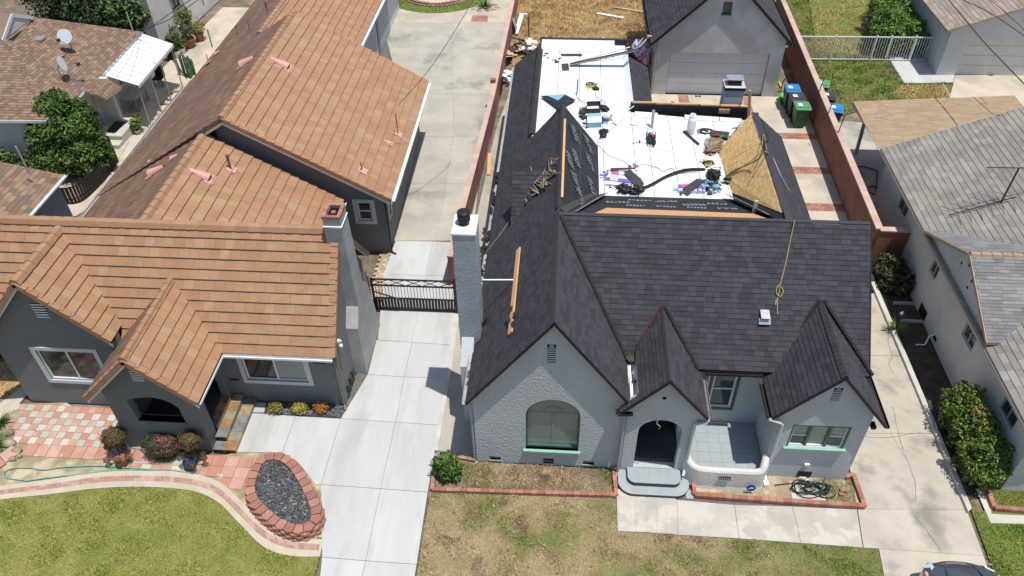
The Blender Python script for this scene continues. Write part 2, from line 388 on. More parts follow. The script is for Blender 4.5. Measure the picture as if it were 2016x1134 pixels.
mat('tan_shingle', G(.3), rnd=[(.385, .287, .185), (.375, .278, .178), (.40, .30, .195), (.365, .27, .172), (.345, .25, .16)], c2=(.9, .9, .88), sc=1.2, fine=.1, rough=.92)
mat('rose_shingle', G(.3), rnd=[(.33, .265, .22), (.29, .23, .19), (.37, .30, .25), (.30, .25, .22)], c2=(.85, .85, .86), sc=1.2, fine=.14, rough=.92)
mat('charcoal_stucco', (.185, .195, .193), (.165, .175, .175), 1.5, bump=.006, bsc=60, fine=.06)
mat('chimney_stucco', (.40, .405, .39), (.33, .335, .325), 2, bump=.02, bsc=16, fine=.06)
mat('light_stucco', (.55, .58, .59), (.50, .53, .545), .9, stain=(.46, .485, .49), ssc=.9, sth=(.56, .75), bump=.075, bsc=13, fine=.04)
mat('chimney_shaded', (.40, .45, .475), (.34, .385, .41), 2., bump=.02, bsc=14, fine=.05)  # stucco darkened and blued: shade of the stack's front put into the colour
mat('smooth_stucco', (.53, .56, .57), (.49, .52, .535), 1.2, bump=.03, bsc=20, stain=(.42, .43, .43), ssc=.6, sth=(.6, .75), fine=.03)
mat('white_stucco', (.68, .665, .63), (.60, .585, .55), 1., bump=.03, bsc=20, fine=.03, stain=(.5, .49, .46), ssc=.9, sth=(.62, .78))
mat('garage_stucco', (.50, .495, .47), (.44, .435, .41), 1, bump=.006, bsc=40, stain=(.56, .56, .54), ssc=.7, fine=.04)
mat('east_white', (.62, .63, .62), (.56, .57, .57), 1., bump=.004, bsc=50, fine=.03)
mat('pale_wall', (.66, .66, .635), (.57, .57, .555), 1.1, stain=(.42, .42, .41), ssc=1.6, sth=(.6, .7), fine=.05)
mat('red_block', (.36, .13, .085), rnd=[(.25, .112, .082), (.235, .102, .073), (.265, .122, .09)], c2=(.82, .80, .80), sc=1.6, fine=.08, bump=.004, bsc=30)
mat('pink_cap', (.52, .32, .26), rnd=[(.50, .35, .29), (.47, .325, .27), (.53, .38, .32)], fine=.08, bump=.004)
mat('maroon_wall', (.27, .115, .105), (.22, .09, .085), 2, fine=.08, stain=(.35, .17, .15), ssc=1.5)
mat('mortar', (.22, .15, .13), (.16, .11, .1), 5)
mat('white_paint', (.80, .80, .80), (.74, .745, .75), 2, rough=.5, fine=.02)
mat('grey_paint', (.56, .58, .60), rough=.6)
mat('green_paint', (.05, .125, .105), (.065, .155, .13), 4, rough=.5)
mat('sill_green', (.24, .44, .36), (.30, .50, .42), 5, rough=.6)
mat('glass', (.03, .045, .045), (.05, .065, .06), 1.5, rough=.06, spec=.7)
mat('curtain_glass', (.25, .29, .26), (.21, .25, .225), 1.2, rough=.12, spec=.6)
mat('green_glass', (.20, .27, .22), (.24, .30, .25), 2, rough=.1, spec=.6)
mat('dark_glass', (.012, .015, .016), rough=.08, spec=.7)
mat('dark_hole', (.006, .006, .007), rough=1)
mat('black_metal', (.012, .012, .013), rough=.45, spec=.4)
mat('dark_trim', (.012, .0115, .012), (.018, .017, .0175), 8, rough=.7)
mat('gutter_grey', (.42, .41, .40), (.30, .30, .29), 8, rough=.5)
mat('downspout', (.20, .19, .18), (.16, .15, .14), 6, rough=.5)
mat('galvanized', (.52, .54, .55), (.42, .44, .46), 8, rough=.38, metal=.6)
mat('rust', (.095, .032, .026), (.06, .03, .025), 12)
mat('membrane', (.76, .785, .80), (.72, .745, .76), .8, rough=.6, fine=.015, bump=.02, bsc=3, stain=(.62, .645, .65), ssc=1.5, sth=(.62, .8), rv=.015)
mat('membrane_seam', (.20, .21, .22))
mat('felt', (.018, .020, .024), (.028, .031, .036), 3, rough=.8)
mat('felt_print', (.22, .24, .27), rough=.8)
mat('osb', (.80, .52, .21), (.62, .37, .13), 9, rough=.85, stain=(.85, .62, .32), ssc=14, sth=(.5, .6), stretch=(1, .55, 1), fine=.22, fsc=55)
mat('plywood', (.60, .35, .17), (.50, .27, .12), 3, stretch=(1, 7, 7), fine=.06)
mat('raw_wood', (.68, .40, .21), (.58, .32, .15), 2, stretch=(12, 1, 12), fine=.06)
mat('pale_wood', (.50, .38, .25), (.38, .28, .19), 3, fine=.1)
mat('brown_wood', (.05, .022, .016), (.035, .016, .012), 5, rough=.8)
mat('fence_dark', (.028, .020, .018), (.04, .03, .027), 5)
mat('bark', (.11, .075, .05), (.06, .042, .03), 12, bump=.02, bsc=30)
mat('rope', (.36, .27, .17), rnd=[(.38, .29, .19), (.28, .20, .12), (.46, .38, .27), (.30, .24, .17)])
mat('yellow_rope', (.42, .32, .12), (.3, .22, .09), 20)
mat('black_plastic', (.013, .013, .015), (.02, .02, .023), 8, rough=.45)
mat('dark_grey', (.045, .045, .045), (.06, .058, .055), 4)
mat('white_plastic', (.82, .82, .82), rough=.35)
mat('pink_wrap', (.75, .28, .50), rnd=[(.80, .62, .72), (.72, .10, .36), (.66, .50, .66), (.82, .74, .80), (.50, .5, .74)], rough=.3)
mat('blue_wrap', (.10, .16, .50), rough=.35)
mat('sky_cloth', (.24, .44, .58), (.18, .36, .50), 4, rough=.7)
mat('yellow', (.70, .48, .03), rough=.5)
mat('red_plastic', (.45, .03, .02), rough=.5)
mat('bin_green', (.035, .105, .04), (.045, .12, .05), 5, rough=.45, fine=.08)
mat('bin_lid_green', (.10, .26, .12), rough=.45)
mat('bin_black', (.022, .02, .019), rough=.5)
mat('bin_lid_black', (.05, .05, .055), rough=.5)
mat('bin_navy', (.02, .045, .09), rough=.5)
mat('bin_blue', (.03, .20, .46), rough=.45)
mat('bright_green', (.02, .42, .04), rough=.35)
mat('hose_teal', (.16, .42, .33), rough=.4)
mat('hose_black', (.008, .022, .02), rough=.35)
mat('alu_white', (.78, .80, .82), (.66, .68, .70), 3, rough=.45, fine=.03)
mat('dish_grey', (.50, .56, .60), rough=.5)
mat('bark_leaf', (.3, .2, .1), rnd=[(.34, .19, .09), (.40, .25, .13), (.22, .12, .07), (.44, .33, .19)])
lf = dict(rough=.55, spec=.35)
mat('citrus_leaf', G(.06), rnd=[(.06, .12, .014), (.085, .16, .02), (.04, .085, .012), (.12, .20, .03), (.02, .045, .009)], **lf)
mat('dark_leaf', G(.06), rnd=[(.022, .045, .012), (.03, .062, .015), (.015, .03, .009), (.045, .075, .02)], **lf)
mat('bright_leaf', G(.06), rnd=[(.09, .17, .02), (.13, .22, .03), (.06, .12, .016), (.17, .27, .04), (.035, .075, .014)], **lf)
mat('loquat_leaf', G(.06), rnd=[(.05, .085, .018), (.08, .13, .025), (.03, .055, .014), (.10, .15, .035), (.02, .035, .01)], **lf)
mat('hedge_leaf', G(.06), rnd=[(.08, .13, .016), (.12, .18, .02), (.045, .08, .013), (.20, .26, .03), (.025, .05, .01)], **lf)
mat('rust_leaf', G(.1), rnd=[(.10, .068, .024), (.13, .085, .03), (.07, .055, .02), (.15, .095, .035), (.05, .05, .018)], **lf)
mat('olive_leaf', G(.1), rnd=[(.045, .052, .02), (.065, .065, .025), (.032, .038, .015), (.08, .075, .03)], **lf)
mat('pink_flower', G(.5), rnd=[(.55, .12, .20), (.65, .22, .30), (.40, .06, .12)])
mat('yellow_leaf', G(.3), rnd=[(.50, .42, .06), (.60, .50, .10), (.35, .32, .05), (.22, .24, .05)])
mat('orange_leaf', G(.3), rnd=[(.42, .17, .04), (.50, .26, .06), (.28, .12, .03), (.2, .13, .04)])
mat('mixed_leaf', G(.3), rnd=[(.20, .20, .05), (.32, .28, .08), (.12, .14, .04), (.3, .18, .05)])
mat('dead_leaf', G(.3), rnd=[(.36, .20, .09), (.42, .26, .12), (.26, .14, .07)])
mat('agave_leaf', G(.1), rnd=[(.12, .20, .04), (.16, .25, .06), (.09, .15, .03)])
mat('cactus', (.06, .115, .07), (.08, .14, .09), 5, rough=.6)
mat('purple_flower', (.30, .28, .75))
mat('terracotta_pot', (.34, .14, .08), (.26, .11, .07), 5)
mat('porch_grey', (.34, .375, .39), (.31, .345, .36), 2, rough=.6, fine=.04, rv=.03)
mat('porch_line', (.26, .285, .30))
mat('porch_dark', (.06, .062, .065), rough=.7)
mat('brown_dark', (.035, .018, .014), rough=.5)
mat('car_paint', (.12, .14, .18), (.115, .135, .175), 2, rough=.28, metal=.6, spec=.6, coat=1.)
mat('tyre', (.015, .015, .015), rough=.9)
mat('tan_metal', (.45, .42, .34), rough=.5)
mat('badge_blue', (.01, .04, .30), rough=.4)
mat('badge_white', (.7, .74, .85), rough=.4)
mat('print_grey', (.28, .32, .28), rough=.6)
# ------------------------------------------------------------ ground
def sheet(name, pts, z, m, th=.0, kind='structure', label=None, cat=None, parent=None, bumpy=0.):
    mb = MB()
    if th: mb.slab([(p[0], p[1]) for p in pts], z-th, z, 0)
    else: mb.poly([(p[0], p[1], z) for p in pts], 0)
    return mb.build(name, m, parent, label, cat, None, kind)
def pxy(*pp, z=0.): return [at(x, y, z) for x, y in pp]
sheet('ground', [(-150, -60), (150, -60), (150, 220), (-150, 220)], -.06, 'dirt')
def inpoly(P, X, Y):
    r = np.zeros(len(X), bool); n = len(P); j = n-1
    for i in range(n):
        xi, yi, xj, yj = P[i][0], P[i][1], P[j][0], P[j][1]
        if abs(yj-yi) > 1e-9:
            r ^= ((yi > Y) != (yj > Y)) & (X < (xj-xi)*(Y-yi)/(yj-yi)+xi)
        j = i
    return r
def grass(name, P, n, h, m, label, wid=.012, z=.0, holes=(), clump=0.):
    xs = [p[0] for p in P]; ys = [p[1] for p in P]; X = rng.uniform(min(xs), max(xs), n); Y = rng.uniform(min(ys), max(ys), n)
    k = inpoly(P, X, Y)
    for hl in holes: k &= ~inpoly(hl, X, Y)
    X, Y = X[k], Y[k]; n = len(X); a = rng.uniform(0, 2*np.pi, n); H_ = h*rng.uniform(.5, 1.3, n)
    if clump: H_ *= .7+.8*(np.sin(X*3.1+1.7*np.sin(Y*2.3))*np.sin(Y*2.7+1.3*np.sin(X*1.9)) > .1)
    b = rng.uniform(0, 2*np.pi, n); ln = H_*rng.uniform(.3, 1.3, n); w = wid*rng.uniform(.6, 1.4, n)
    V = np.zeros((n, 3, 3)); V[:, 0] = np.stack([X-np.cos(a)*w, Y-np.sin(a)*w, np.full(n, z)], 1)
    V[:, 1] = np.stack([X+np.cos(a)*w, Y+np.sin(a)*w, np.full(n, z)], 1)
    V[:, 2] = np.stack([X+np.cos(b)*ln, Y+np.sin(b)*ln, z+H_], 1)
    return mesh_np(name, V.reshape(-1, 3), np.arange(n*3).reshape(-1, 3), m, rnd=rng.random(n), label=label, cat='grass')
P_up = spline(pxy((-60, 968), (0, 958), (100, 945), (200, 930), (300, 928), (380, 934), (430, 949), (470, 982), (510, 1022), (560, 1052), (638, 1063)), 6)
P_lo = spline(pxy((-60, 1000), (0, 985), (100, 974), (200, 962), (300, 960), (380, 968), (430, 990), (470, 1030), (520, 1078), (570, 1095), (630, 1097)), 6)
lawnL = [(-24, 4), (-5.98, 4)]+[(-6.03, P_lo[-1].y)]+[(p.x, p.y) for p in P_lo[::-1]]+[(-24, 11.2)]
sheet('lawn', lawnL, .0, 'green_soil')
grass('lawn_grass', lawnL, 150000, .05, 'green_blade', 'short yellow-green turf left of the white driveway below the curved brick path', .011, clump=1)
lawnM = [(-3.33, 4), (8.1, 4), tuple(at(1728, 1080)[:2]), tuple(at(1698, 1078)[:2]), tuple(at(1215, 1046)[:2]), tuple(at(1213, 976)[:2]), tuple(at(848, 967)[:2])]
sheet('dry_lawn', lawnM, .0, 'dry_soil')
grass('dry_lawn_grass', lawnM, 170000, .045, 'dry_blade', 'dry straw-coloured turf with green patches in front of the dark-roofed house', .011, clump=1)
lawnR = [tuple(p[:2]) for p in pxy((1905, 985), (1960, 1134), (2150, 1340), (2400, 1100), (2080, 930), (1985, 975), (1930, 1010))]
sheet('green_lawn', lawnR, .0, 'lush_soil')
grass('green_lawn_grass', lawnR, 40000, .06, 'lush_blade', 'lush green turf right of the driveway in the bottom right corner', .012, clump=1, holes=[[tuple(p[:2]) for p in pxy((1915, 955), (1940, 955), (2120, 955), (2120, 1037), (1948, 1032))]])
# back yards
yardM = [tuple(p[:2]) for p in pxy((1000, 190), (1012, 90), (1018, -40), (1300, -40), (1285, 100), (1283, 188), (1060, 200))]
sheet('back_yard', yardM, .0, 'straw_soil')
grass('straw_grass', yardM, 60000, .09, 'straw_blade', 'dead straw grass in the back yard behind the white flat roof', .02, clump=1)
yardR = [tuple(p[:2]) for p in pxy((1545, 70), (1535, -40), (1830, -40), (1835, 70), (1790, 130), (1875, 168), (1865, 215), (1700, 215), (1640, 232), (1600, 190))]
walkR = [tuple(p[:2]) for p in pxy((1702, 37), (1742, 37), (1822, 120), (1870, 148), (1880, 146), (1876, 163), (1780, 165))]
sheet('neighbour_yard', yardR, .0, 'lush_soil')
yS = [tuple(p[:2]) for p in pxy((1608, 100), (1590, -40), (1830, -40), (1800, 110), (1740, 112))]
grass('dead_lawn_grass', yS, 26000, .07, 'straw_blade', 'tan dead grass behind the pale grey iron fence', .02, holes=[walkR], clump=1)
yS2 = [tuple(p[:2]) for p in pxy((1770, 168), (1872, 168), (1866, 205), (1790, 200), (1760, 185))]
grass('dead_lawn_grass', yS2, 5000, .06, 'straw_blade', 'tan patch of dead grass in front of the neighbour garage walk', .02)
grass('yard_grass', yardR, 70000, .08, 'patchy_blade', 'patchy green grass in front of the pale grey iron fence', .02, holes=[walkR, yS, yS2], clump=1)
sheet('garden_walk', walkR, .03, 'new_concrete', .05)
# ---- the white driveway
dr = empty('driveway', at(760, 900)); tag(dr, kind='structure')
def slabs(root, lst, m, z=.03, th=.06, inset=.008, name='slab'):
    for pp in lst:
        q = pxy(*pp, z=z); c = sum(q, Vector())/len(q)
        q = [c+(p-c)*(1-inset/max((p-c).length, .1)) for p in q]
        MB().slab([(p.x, p.y) for p in q], z-th, z, None).build(name, m, root)
def tx(a, b, f): return (a[0]+(b[0]-a[0])*f, a[1]+(b[1]-a[1])*f)
Lr = [(779, 474), (755, 540), (744, 611), (741, 669), (724, 737), (671, 824), (632, 954), (634, 1097), (622, 1210)]
Md = [(852, 475), (839, 542), (826, 605), (811, 674), (796, 742), (779, 831), (749.5, 962), (720, 1104), (693, 1215)]
Rr = [(893, 477), (898, 544), (892, 617), (888, 679), (880, 745), (866, 837), (842, 969), (820.5, 1111), (800, 1225)]
q = []
for i in range(8):
    if i == 2: continue
    j = i+2 if i == 1 else i+1
    if i == 1:
        q += [[Lr[1], Md[1], Md[3], (744, 669)], [Md[1], Rr[1], Rr[3], Md[3]]]
    else: q += [[Lr[i], Md[i], Md[j], Lr[j]], [Md[i], Rr[i], Rr[j], Md[j]]]
slabs(dr, q[:4]+q[4:], 'new_concrete')
slabs(dr, [[(496, 813), (582, 819), (556, 891), (463, 890)], [(582, 819), (671, 824), (632, 953), (622, 955), (588, 912), (556, 891)], [(499, 791), (524, 793), (520, 812), (496, 812)]], 'new_concrete')
MB().slab([(p.x, p.y) for p in pxy((779, 472), (893, 475), (905, 620), (868, 863), (842, 970), (818, 1134), (800, 1230), (622, 1210), (634, 1097), (641, 1000), (588, 913), (556, 892), (462, 892), (499, 790), (671, 800), (741, 660))], -.05, -.002).build('slab_bed', 'joint', dr)
MB().slab([(p.x, p.y) for p in pxy((893, 560), (905, 620), (887, 742), (860, 900), (853, 900), (879, 742), (893, 620), (885, 560))], -.02, .05).build('kerb', 'kerb_concrete', dr)
# ---- the old concrete of the long back driveway
bd = empty('back_driveway', at(850, 300)); tag(bd, kind='structure')
ys = [-60, 45, 185, 268, 362, 474]
def lx(y): return 779+(474-y)*.147 if y > 250 else 800-(y-250)*.02
le = {474: 768, 362: 795, 268: 812, 185: 790, 45: 752, -60: 790}; ri = {474: 930, 362: 942, 268: 958, 185: 972, 45: 1000, -60: 1020}
for a, b in zip(ys[:-1], ys[1:]):
    ma, mb_ = .56*ri[a]+.44*le[a], .56*ri[b]+.44*le[b]
    slabs(bd, [[(le[a], a), (ma, a), (mb_, b), (le[b], b)], [(ma, a), (ri[a], a), (ri[b], b), (mb_, b)]], 'old_concrete' if a > 30 else 'cream_concrete')
MB().slab([(p.x, p.y) for p in pxy((740, -60), (1025, -60), (932, 474), (760, 474))], -.05, -.002).build('slab_bed', 'joint', bd)
# ---- narrow walk between the maroon wall and the dark-roofed house
sheet('side_walk', pxy((900, 478), (912, 560), (900, 640), (852, 905), (940, 912), (990, 600), (1000, 190), (975, 260), (940, 420)), .012, 'old_concrete', .05)
# ---- right driveway
rd = empty('side_driveway', at(1780, 850)); tag(rd, kind='structure')
k = [(1700, 520), (1775, 700), (1843, 853), (1903, 1003), (1937, 1094), (1975, 1210)]
l = [(1640, 520), (1668, 700), (1660, 853), (1688, 1002), (1700, 1078), (1755, 1210)]
slabs(rd, [[l[i], k[i], k[i+1], l[i+1]] for i in range(4)]+[[(1730, 1080), k[4], k[5], l[5]]], 'stained_concrete', z=.03)
MB().slab([(p.x, p.y) for p in pxy((1640, 515), (1702, 515), (1980, 1215), (1755, 1215), (1728, 1080), (1698, 1078), (1686, 1003), (1660, 853))], -.05, -.002).build('slab_bed', 'joint', rd)
MB().slab([(p.x, p.y) for p in pxy((1700, 530), (1709, 530), (1910, 1005), (1903, 1012))], -.02, .13).build('kerb', 'kerb_concrete', rd)
for cr in (((1752, 640), (1748, 672), (1756, 700), (1750, 715), (1757, 735)), ((1752, 850), (1770, 880), (1786, 905), (1793, 925), (1801, 948), (1803, 985)), ((1757, 800), (1765, 835), (1770, 860), (1778, 885)), ((1800, 1015), (1822, 1042), (1843, 1072), (1852, 1085)), ((1700, 858), (1730, 862), (1770, 858), (1800, 853), (1840, 853))):
    c_ = spline(pxy(*cr, z=.0305), 4); c_ = [p+Vector((random.uniform(-.012, .012), random.uniform(-.012, .012), 0)) for p in c_]; mb = MB()
    for a, b in zip(c_[:-1], c_[1:]): d = (b-a).normalized(); s = Vector((d.y, -d.x, 0))*random.uniform(.006, .012); mb.poly([a+s, b+s, b-s, a-s], 0)
    mb.build('crack', 'joint', rd)
sheet('dirt_bed', pxy((1709, 500), (1800, 500), (1850, 700), (1990, 960), (1905, 985)), -.01, 'mulch_dirt')
# ---- front walk of the dark-roofed house
fw = empty('front_walk', at(1450, 1030)); tag(fw, kind='structure')
tp = [(1214, 979), (1251, 980), (1272, 981), (1292, 982), (1311, 984), (1333, 984), (1446, 994), (1560, 997), (1687, 1003)]
bt = [(1216, 1046), (1252, 1047), (1273, 1048), (1293, 1050), (1313, 1051), (1335, 1053), (1455, 1060), (1577, 1069), (1699, 1078)]
slabs(fw, [[tx(bt[i], tp[i], 1.25 if i < 5 else 1.), tx(bt[i+1], tp[i+1], 1.25 if i < 4 else 1.), bt[i+1], bt[i]] for i in range(8)], 'walk_concrete', z=.035, inset=.006)
MB().slab([(p.x, p.y) for p in pxy((1214, 960), (1362, 960), (1690, 1003), (1699, 1078), (1216, 1046))], -.05, .0).build('slab_bed', 'joint', fw)
# ---- garage apron with brick bands
ga = empty('garage_apron', at(1400, 205)); tag(ga, kind='structure')
AP = dict(x0=3.7, x1=11.3)
bands = [24.35, 27.05, 29.75, 32.6]
xe = lambda y: 11.25+(y-22.7)*.04
prev = 21.6
for yb in bands+[36.1]:
    a, b = prev, yb-(.5 if yb != 36.1 else 0)
    for xa, xb in ((4.0, 6.2), (6.2, 9.)) if yb > 33 else ():
        MB().slab([(xa, a+.01), (xb-.01, a+.01), (xb-.01, b-.01), (xa, b-.01)], -.03, .03).build('slab', 'cream_concrete', ga)
    MB().slab([(9.01 if yb > 33 else 8.2, a+.01), (xe(a), a+.01), (xe(b), b-.01), (9.01 if yb > 33 else 8.2, b-.01)], -.03, .03).build('slab', 'cream_concrete', ga)
    prev = yb
mb = MB(); mb.slab([(3.7, 21.6), (11.25, 21.6), (11.85, 36.1), (3.7, 36.1)], -.05, -.002); mb.build('slab_bed', 'joint', ga)
def brick_band(root, x0, x1, y0, y1, m='bed_brick', bw=.2, bh=.1, z=.034):
    y = y0; r = 0
    while y < y1-.04:
        x = x0-(bw/2 if r % 2 else 0)
        while x < x1-.02:
            a, b = max(x, x0), min(x+bw-.012, x1)
            if b-a > .04: MB().box((a, y, 0), (b, min(y+bh-.012, y1), z+random.uniform(-.003, .003))).build('brick', m, root)
            x += bw
        y += bh; r += 1
for yb in bands: brick_band(ga, 8.6, xe(yb)-.02, yb-.5, yb-.01, bw=.25, bh=.165)
brick_band(ga, 5.55, 6.05, 33., 36.05, bw=.25, bh=.2); brick_band(ga, 8.7, 9.0, 33.0, 36.05, bw=.15, bh=.22)
# ------------------------------------------------------------ curved path with brick inlay
cp = empty('curved_path', (-9, 11.5, 0)); tag(cp, kind='structure')
n_ = len(P_up)
def pth(i, f, z=0):
    t = i/(n_-1)*(n_-1); k = min(int(t), n_-2); u = t-k
    a = P_up[k].lerp(P_up[k+1], u); b = P_lo[k].lerp(P_lo[k+1], u); p = a.lerp(b, f); p.z = z; return p
mb = MB()
for i in range(n_-1):
    mb.slab([pth(i, 0)[:2], pth(i+1, 0)[:2], pth(i+1, 1)[:2], pth(i, 1)[:2]], -.05, .035, 0)
mb.build('path_slab', 'path_cream', cp)
L_ = [0.]
for i in range(n_-1): L_.append(L_[-1]+(pth(i+1, .5)-pth(i, .5)).length)
def ps(s, f, z=0):
    s = max(0, min(s, L_[-1]-1e-4)); k = max(j for j in range(n_) if L_[j] <= s); k = min(k, n_-2)
    return pth(k+(s-L_[k])/(L_[k+1]-L_[k]), f, z)
s_ = .05; k = 0
while s_ < L_[-1]-.1:
    if k % 2 == 0: cells = [(s_, s_+.088, .325, .645)]; d = .1
    else: cells = [(s_, s_+.178, .325, .478), (s_, s_+.178, .492, .645)]; d = .19
    for a, b, f0, f1 in cells:
        MB().slab([ps(a, f0)[:2], ps(b, f0)[:2], ps(b, f1)[:2], ps(a, f1)[:2]], .02, .04+random.uniform(0, .003)).build('brick', 'path_brick', cp)
    s_ += d; k += 1
# ------------------------------------------------------------ pavers at the tile-roofed house
sheet('front_soil', pxy((-60, 800), (130, 792), (262, 880), (425, 900), (470, 890), (600, 890), (655, 960), (660, 1060), (560, 1056), (430, 952), (200, 932), (-60, 968)), .004, 'sandy_dirt')
pv = empty('paver_patio', (-14, 14.2, 0)); tag(pv, kind='structure')
y1 = at(60, 797).y; pitch = .2465; x0 = at(150, 797).x
rows = 6
for r in range(rows):
    ya = y1-r*pitch
    xa_px = [52, 40, 32, 28, 44, 28][r]; xs0 = at([22, 50, 25, 28, 42, 28][r], 797+14.4*(r+.5)).x
    c0 = math.floor((xs0-x0)/.25)
    for c in range(c0, 16):
        x = x0+c*.25
        if x+.25 > -12.15: break
        inside = x > -12.7 and ya < 13.5
        grey = (c+r) % 2 == 0
        if r == 0 and c > c0+6: grey = False
        MB().box((x+.005, ya-pitch+.005, -.03), (x+.245, ya-.005, .03+random.uniform(-.003, .003))).build('paver', 'grey_paver' if grey else 'terracotta_paver', pv)
ya = y1-rows*pitch
x = at(45, 893).x
while x < -12.3:
    MB().box((x+.006, ya-.43, -.03), (x+.36, ya-.005, .032+random.uniform(-.004, .004))).build('paver', 'terracotta_paver', pv); x += .37
# pavers right of the porch
pr2 = empty('paver_landing', (-9.6, 12.8, 0)); tag(pr2, kind='structure')
for (c, r) in [(0, 0), (1, 0), (2, 0), (3, 0), (4, 0), (1, 1), (2, 1), (3, 1), (2, 2), (3, 2), (0, 1)]:
    x = -10.35+c*.4; y = 13.32-r*.37
    MB().box((x, y-.36, -.03), (x+.39, y, .03+random.uniform(-.003, .003))).build('paver', 'terracotta_paver', pr2)
for i, (c, r) in enumerate([(0, 0), (1, 0), (0, 1), (1, 1), (2, 1), (3, 1), (4, 1), (5, 1), (6, 1), (4, 0), (5, 0), (6, 0)]):
    x = -12.25+c*.3; y = 13.2-r*.31
    MB().box((x, y-.3, -.03), (x+.29, y, .025)).build('paver', 'grey_paver' if i % 3 == 0 else 'terracotta_paver', pr2)
for a in ((-6.42, 10.93), (-6.3, 11.05), (-6.42, 10.81)):
    MB().box((a[0], a[1], .0), (a[0]+.2, a[1]+.1, .05)).build('brick', 'terracotta_paver', pr2)
# tan brick strip behind the gate
tp_ = empty('brick_paving', (-6, 21.6, 0)); tag(tp_, kind='structure')
y = 20.3; r = 0
while y < 22.95:
    x = -6.9+(.1 if r % 2 else 0); xr = at(771, 497).x+(22.9-y)*.12
    while x < xr-.1:
        MB().box((x, y, -.03), (min(x+.19, xr), y+.125, .025)).build('paver', 'tan_paver', tp_); x += .2
    y += .135; r += 1
# ------------------------------------------------------------ kidney planter
pl_ = empty('stone_planter', (-7.4, 12, 0), 'kidney-shaped planter of stacked red blocks filled with black pebbles beside the white driveway', 'planter')
ring = [Vector((at(440+x/4.364, 840+y/4.364, .39).x, at(440+x/4.364, 840+y/4.364, .39).y, 0)) for x, y in ((322, 285), (265, 390), (240, 470), (232, 540), (262, 622), (335, 705), (425, 785), (515, 838), (620, 868), (710, 856), (778, 800), (788, 725), (752, 610), (688, 478), (622, 372), (560, 300), (480, 258), (400, 255))]
rs = spline(ring[-2:]+ring+ring[:2], 10); rs = rs[20:20+180]
cl = [0.]
for i in range(len(rs)): cl.append(cl[-1]+(rs[(i+1) % len(rs)]-rs[i]).length)
def onr(s):
    s %= cl[-1]; k = max(j for j in range(len(rs)) if cl[j] <= s); u = (s-cl[k])/(cl[k+1]-cl[k]); a, b = rs[k], rs[(k+1) % len(rs)]
    return a.lerp(b, u), (b-a).normalized()
nb = 26; seg = cl[-1]/nb
for lv in range(4):
    for i in range(nb):
        s0 = (i+(.5 if lv % 2 else 0))*seg; a, ta = onr(s0+.012); b, tb = onr(s0+seg-.012); m, tm = onr(s0+seg/2)
        out = lambda t: Vector((t.y, -t.x, 0))
        g0 = out(tm).dot(m-Vector((-7.45, 11.95, 0))); sg = 1 if g0 > 0 else -1
        o = .02*(3-lv); w = .125
        A, B = a+out(ta)*sg*(w+o), b+out(tb)*sg*(w+o); Cc, D = b-out(tb)*sg*(w-.02), a-out(ta)*sg*(w-.02)
        Mx = m+out(tm)*sg*(w+o+.05)
        q = [A, Mx, B, Cc, D]
        MB().slab([(p.x, p.y) for p in q], lv*.098, lv*.098+.092).build('stone_block', 'planter_block', pl_)
inner = [(p-Vector((0, 0, 0))) for p in rs]
MB().slab([((p.x+7.4)*.96-7.4, (p.y-12.)*.96+12.) for p in rs[::3]], .0, .27).build('soil', 'mulch_dirt', pl_)
def pebbles(name, P, n, z, size, m, parent=None, label=None, cat=None):
    xs = [p[0] for p in P]; ys = [p[1] for p in P]; mb = MB(); k = 0
    X = rng.uniform(min(xs), max(xs), n); Y = rng.uniform(min(ys), max(ys), n); ok = inpoly(P, X, Y)
    for x, y in zip(X[ok], Y[ok]):
        s = size*random.uniform(.6, 1.2); mb.blob((x, y, z+random.uniform(0, s*.5)), (s, s*random.uniform(.6, .95), s*.5), (6, 4), .1)
    return mb.build(name, m, parent, label, cat, kind='stuff')
pebbles('pebble_fill', [((p.x+7.4)*.93-7.4, (p.y-12.)*.93+12.) for p in rs[::3]], 2400, .27, .047, 'pebble', pl_)
# ------------------------------------------------------------ tile-roofed house
H1 = empty('tile_roof_house', (-10, 15.5, 0), 'grey stucco house with terracotta tile roofs left of the white driveway', 'house')
rf = empty('roof', (-10, 17.4, 2.6), parent=H1)
KM = 1.19; ZE = 2.6; YE = 15.05
zr = 5.4; yr = 17.4
front = [(-21, YE+.45, ZE+.45*1.19), (-12.62, YE+.45, ZE+.45*1.19), (-12.62, YE, ZE), (-6.36, YE, ZE), (-6.36, yr, zr), (-21, yr, zr)]
rear = [(-6.36, yr, zr), (-6.36, 19.75, ZE), (-7.9, 19.75, ZE), (-12.3, 17.57, 5.2), (-21, 17.57, 5.2), (-21, yr, zr)]
gx, gz, gy = -14.58, 5.25, 14.8
gE = [(gx, gy, gz), (gx, YE+(gz-ZE)/KM, gz), (-12.66, YE+.50, 3.14), (-12.66, gy, 3.14)]
gW = [(gx, gy, gz), (gx, YE+(gz-ZE)/KM, gz), (-16.97, YE+.02, 2.62), (-16.97, gy, 2.62)]
px_, pz, py_ = -11.2, 4.2, 13.15
pE = [(px_, py_, pz), (px_, YE+(pz-ZE)/KM, pz), (-9.66, YE, 2.62), (-9.66, py_, 2.62)]
pW = [(px_, py_, pz), (px_, YE+(pz-ZE)/KM, pz), (-12.8, YE+.05, 2.62), (-12.8, py_, 2.62)]
s1E = [(-12.3, 17.57, 5.2), (-7.85, 19.78, 2.6), (-7.85, 22.72, 2.6), (-12.3, 22.72, 5.2)]
s1W = [(-12.3, 17.57, 5.2), (-16.9, 17.57, 2.49), (-16.9, 22.75, 2.49), (-12.3, 22.75, 5.2)]
s2E = [(-11.5, 22.62, 5.85), (-6.1, 22.62, 2.75), (-6.1, 31.6, 2.75), (-11.5, 31.6, 5.85)]
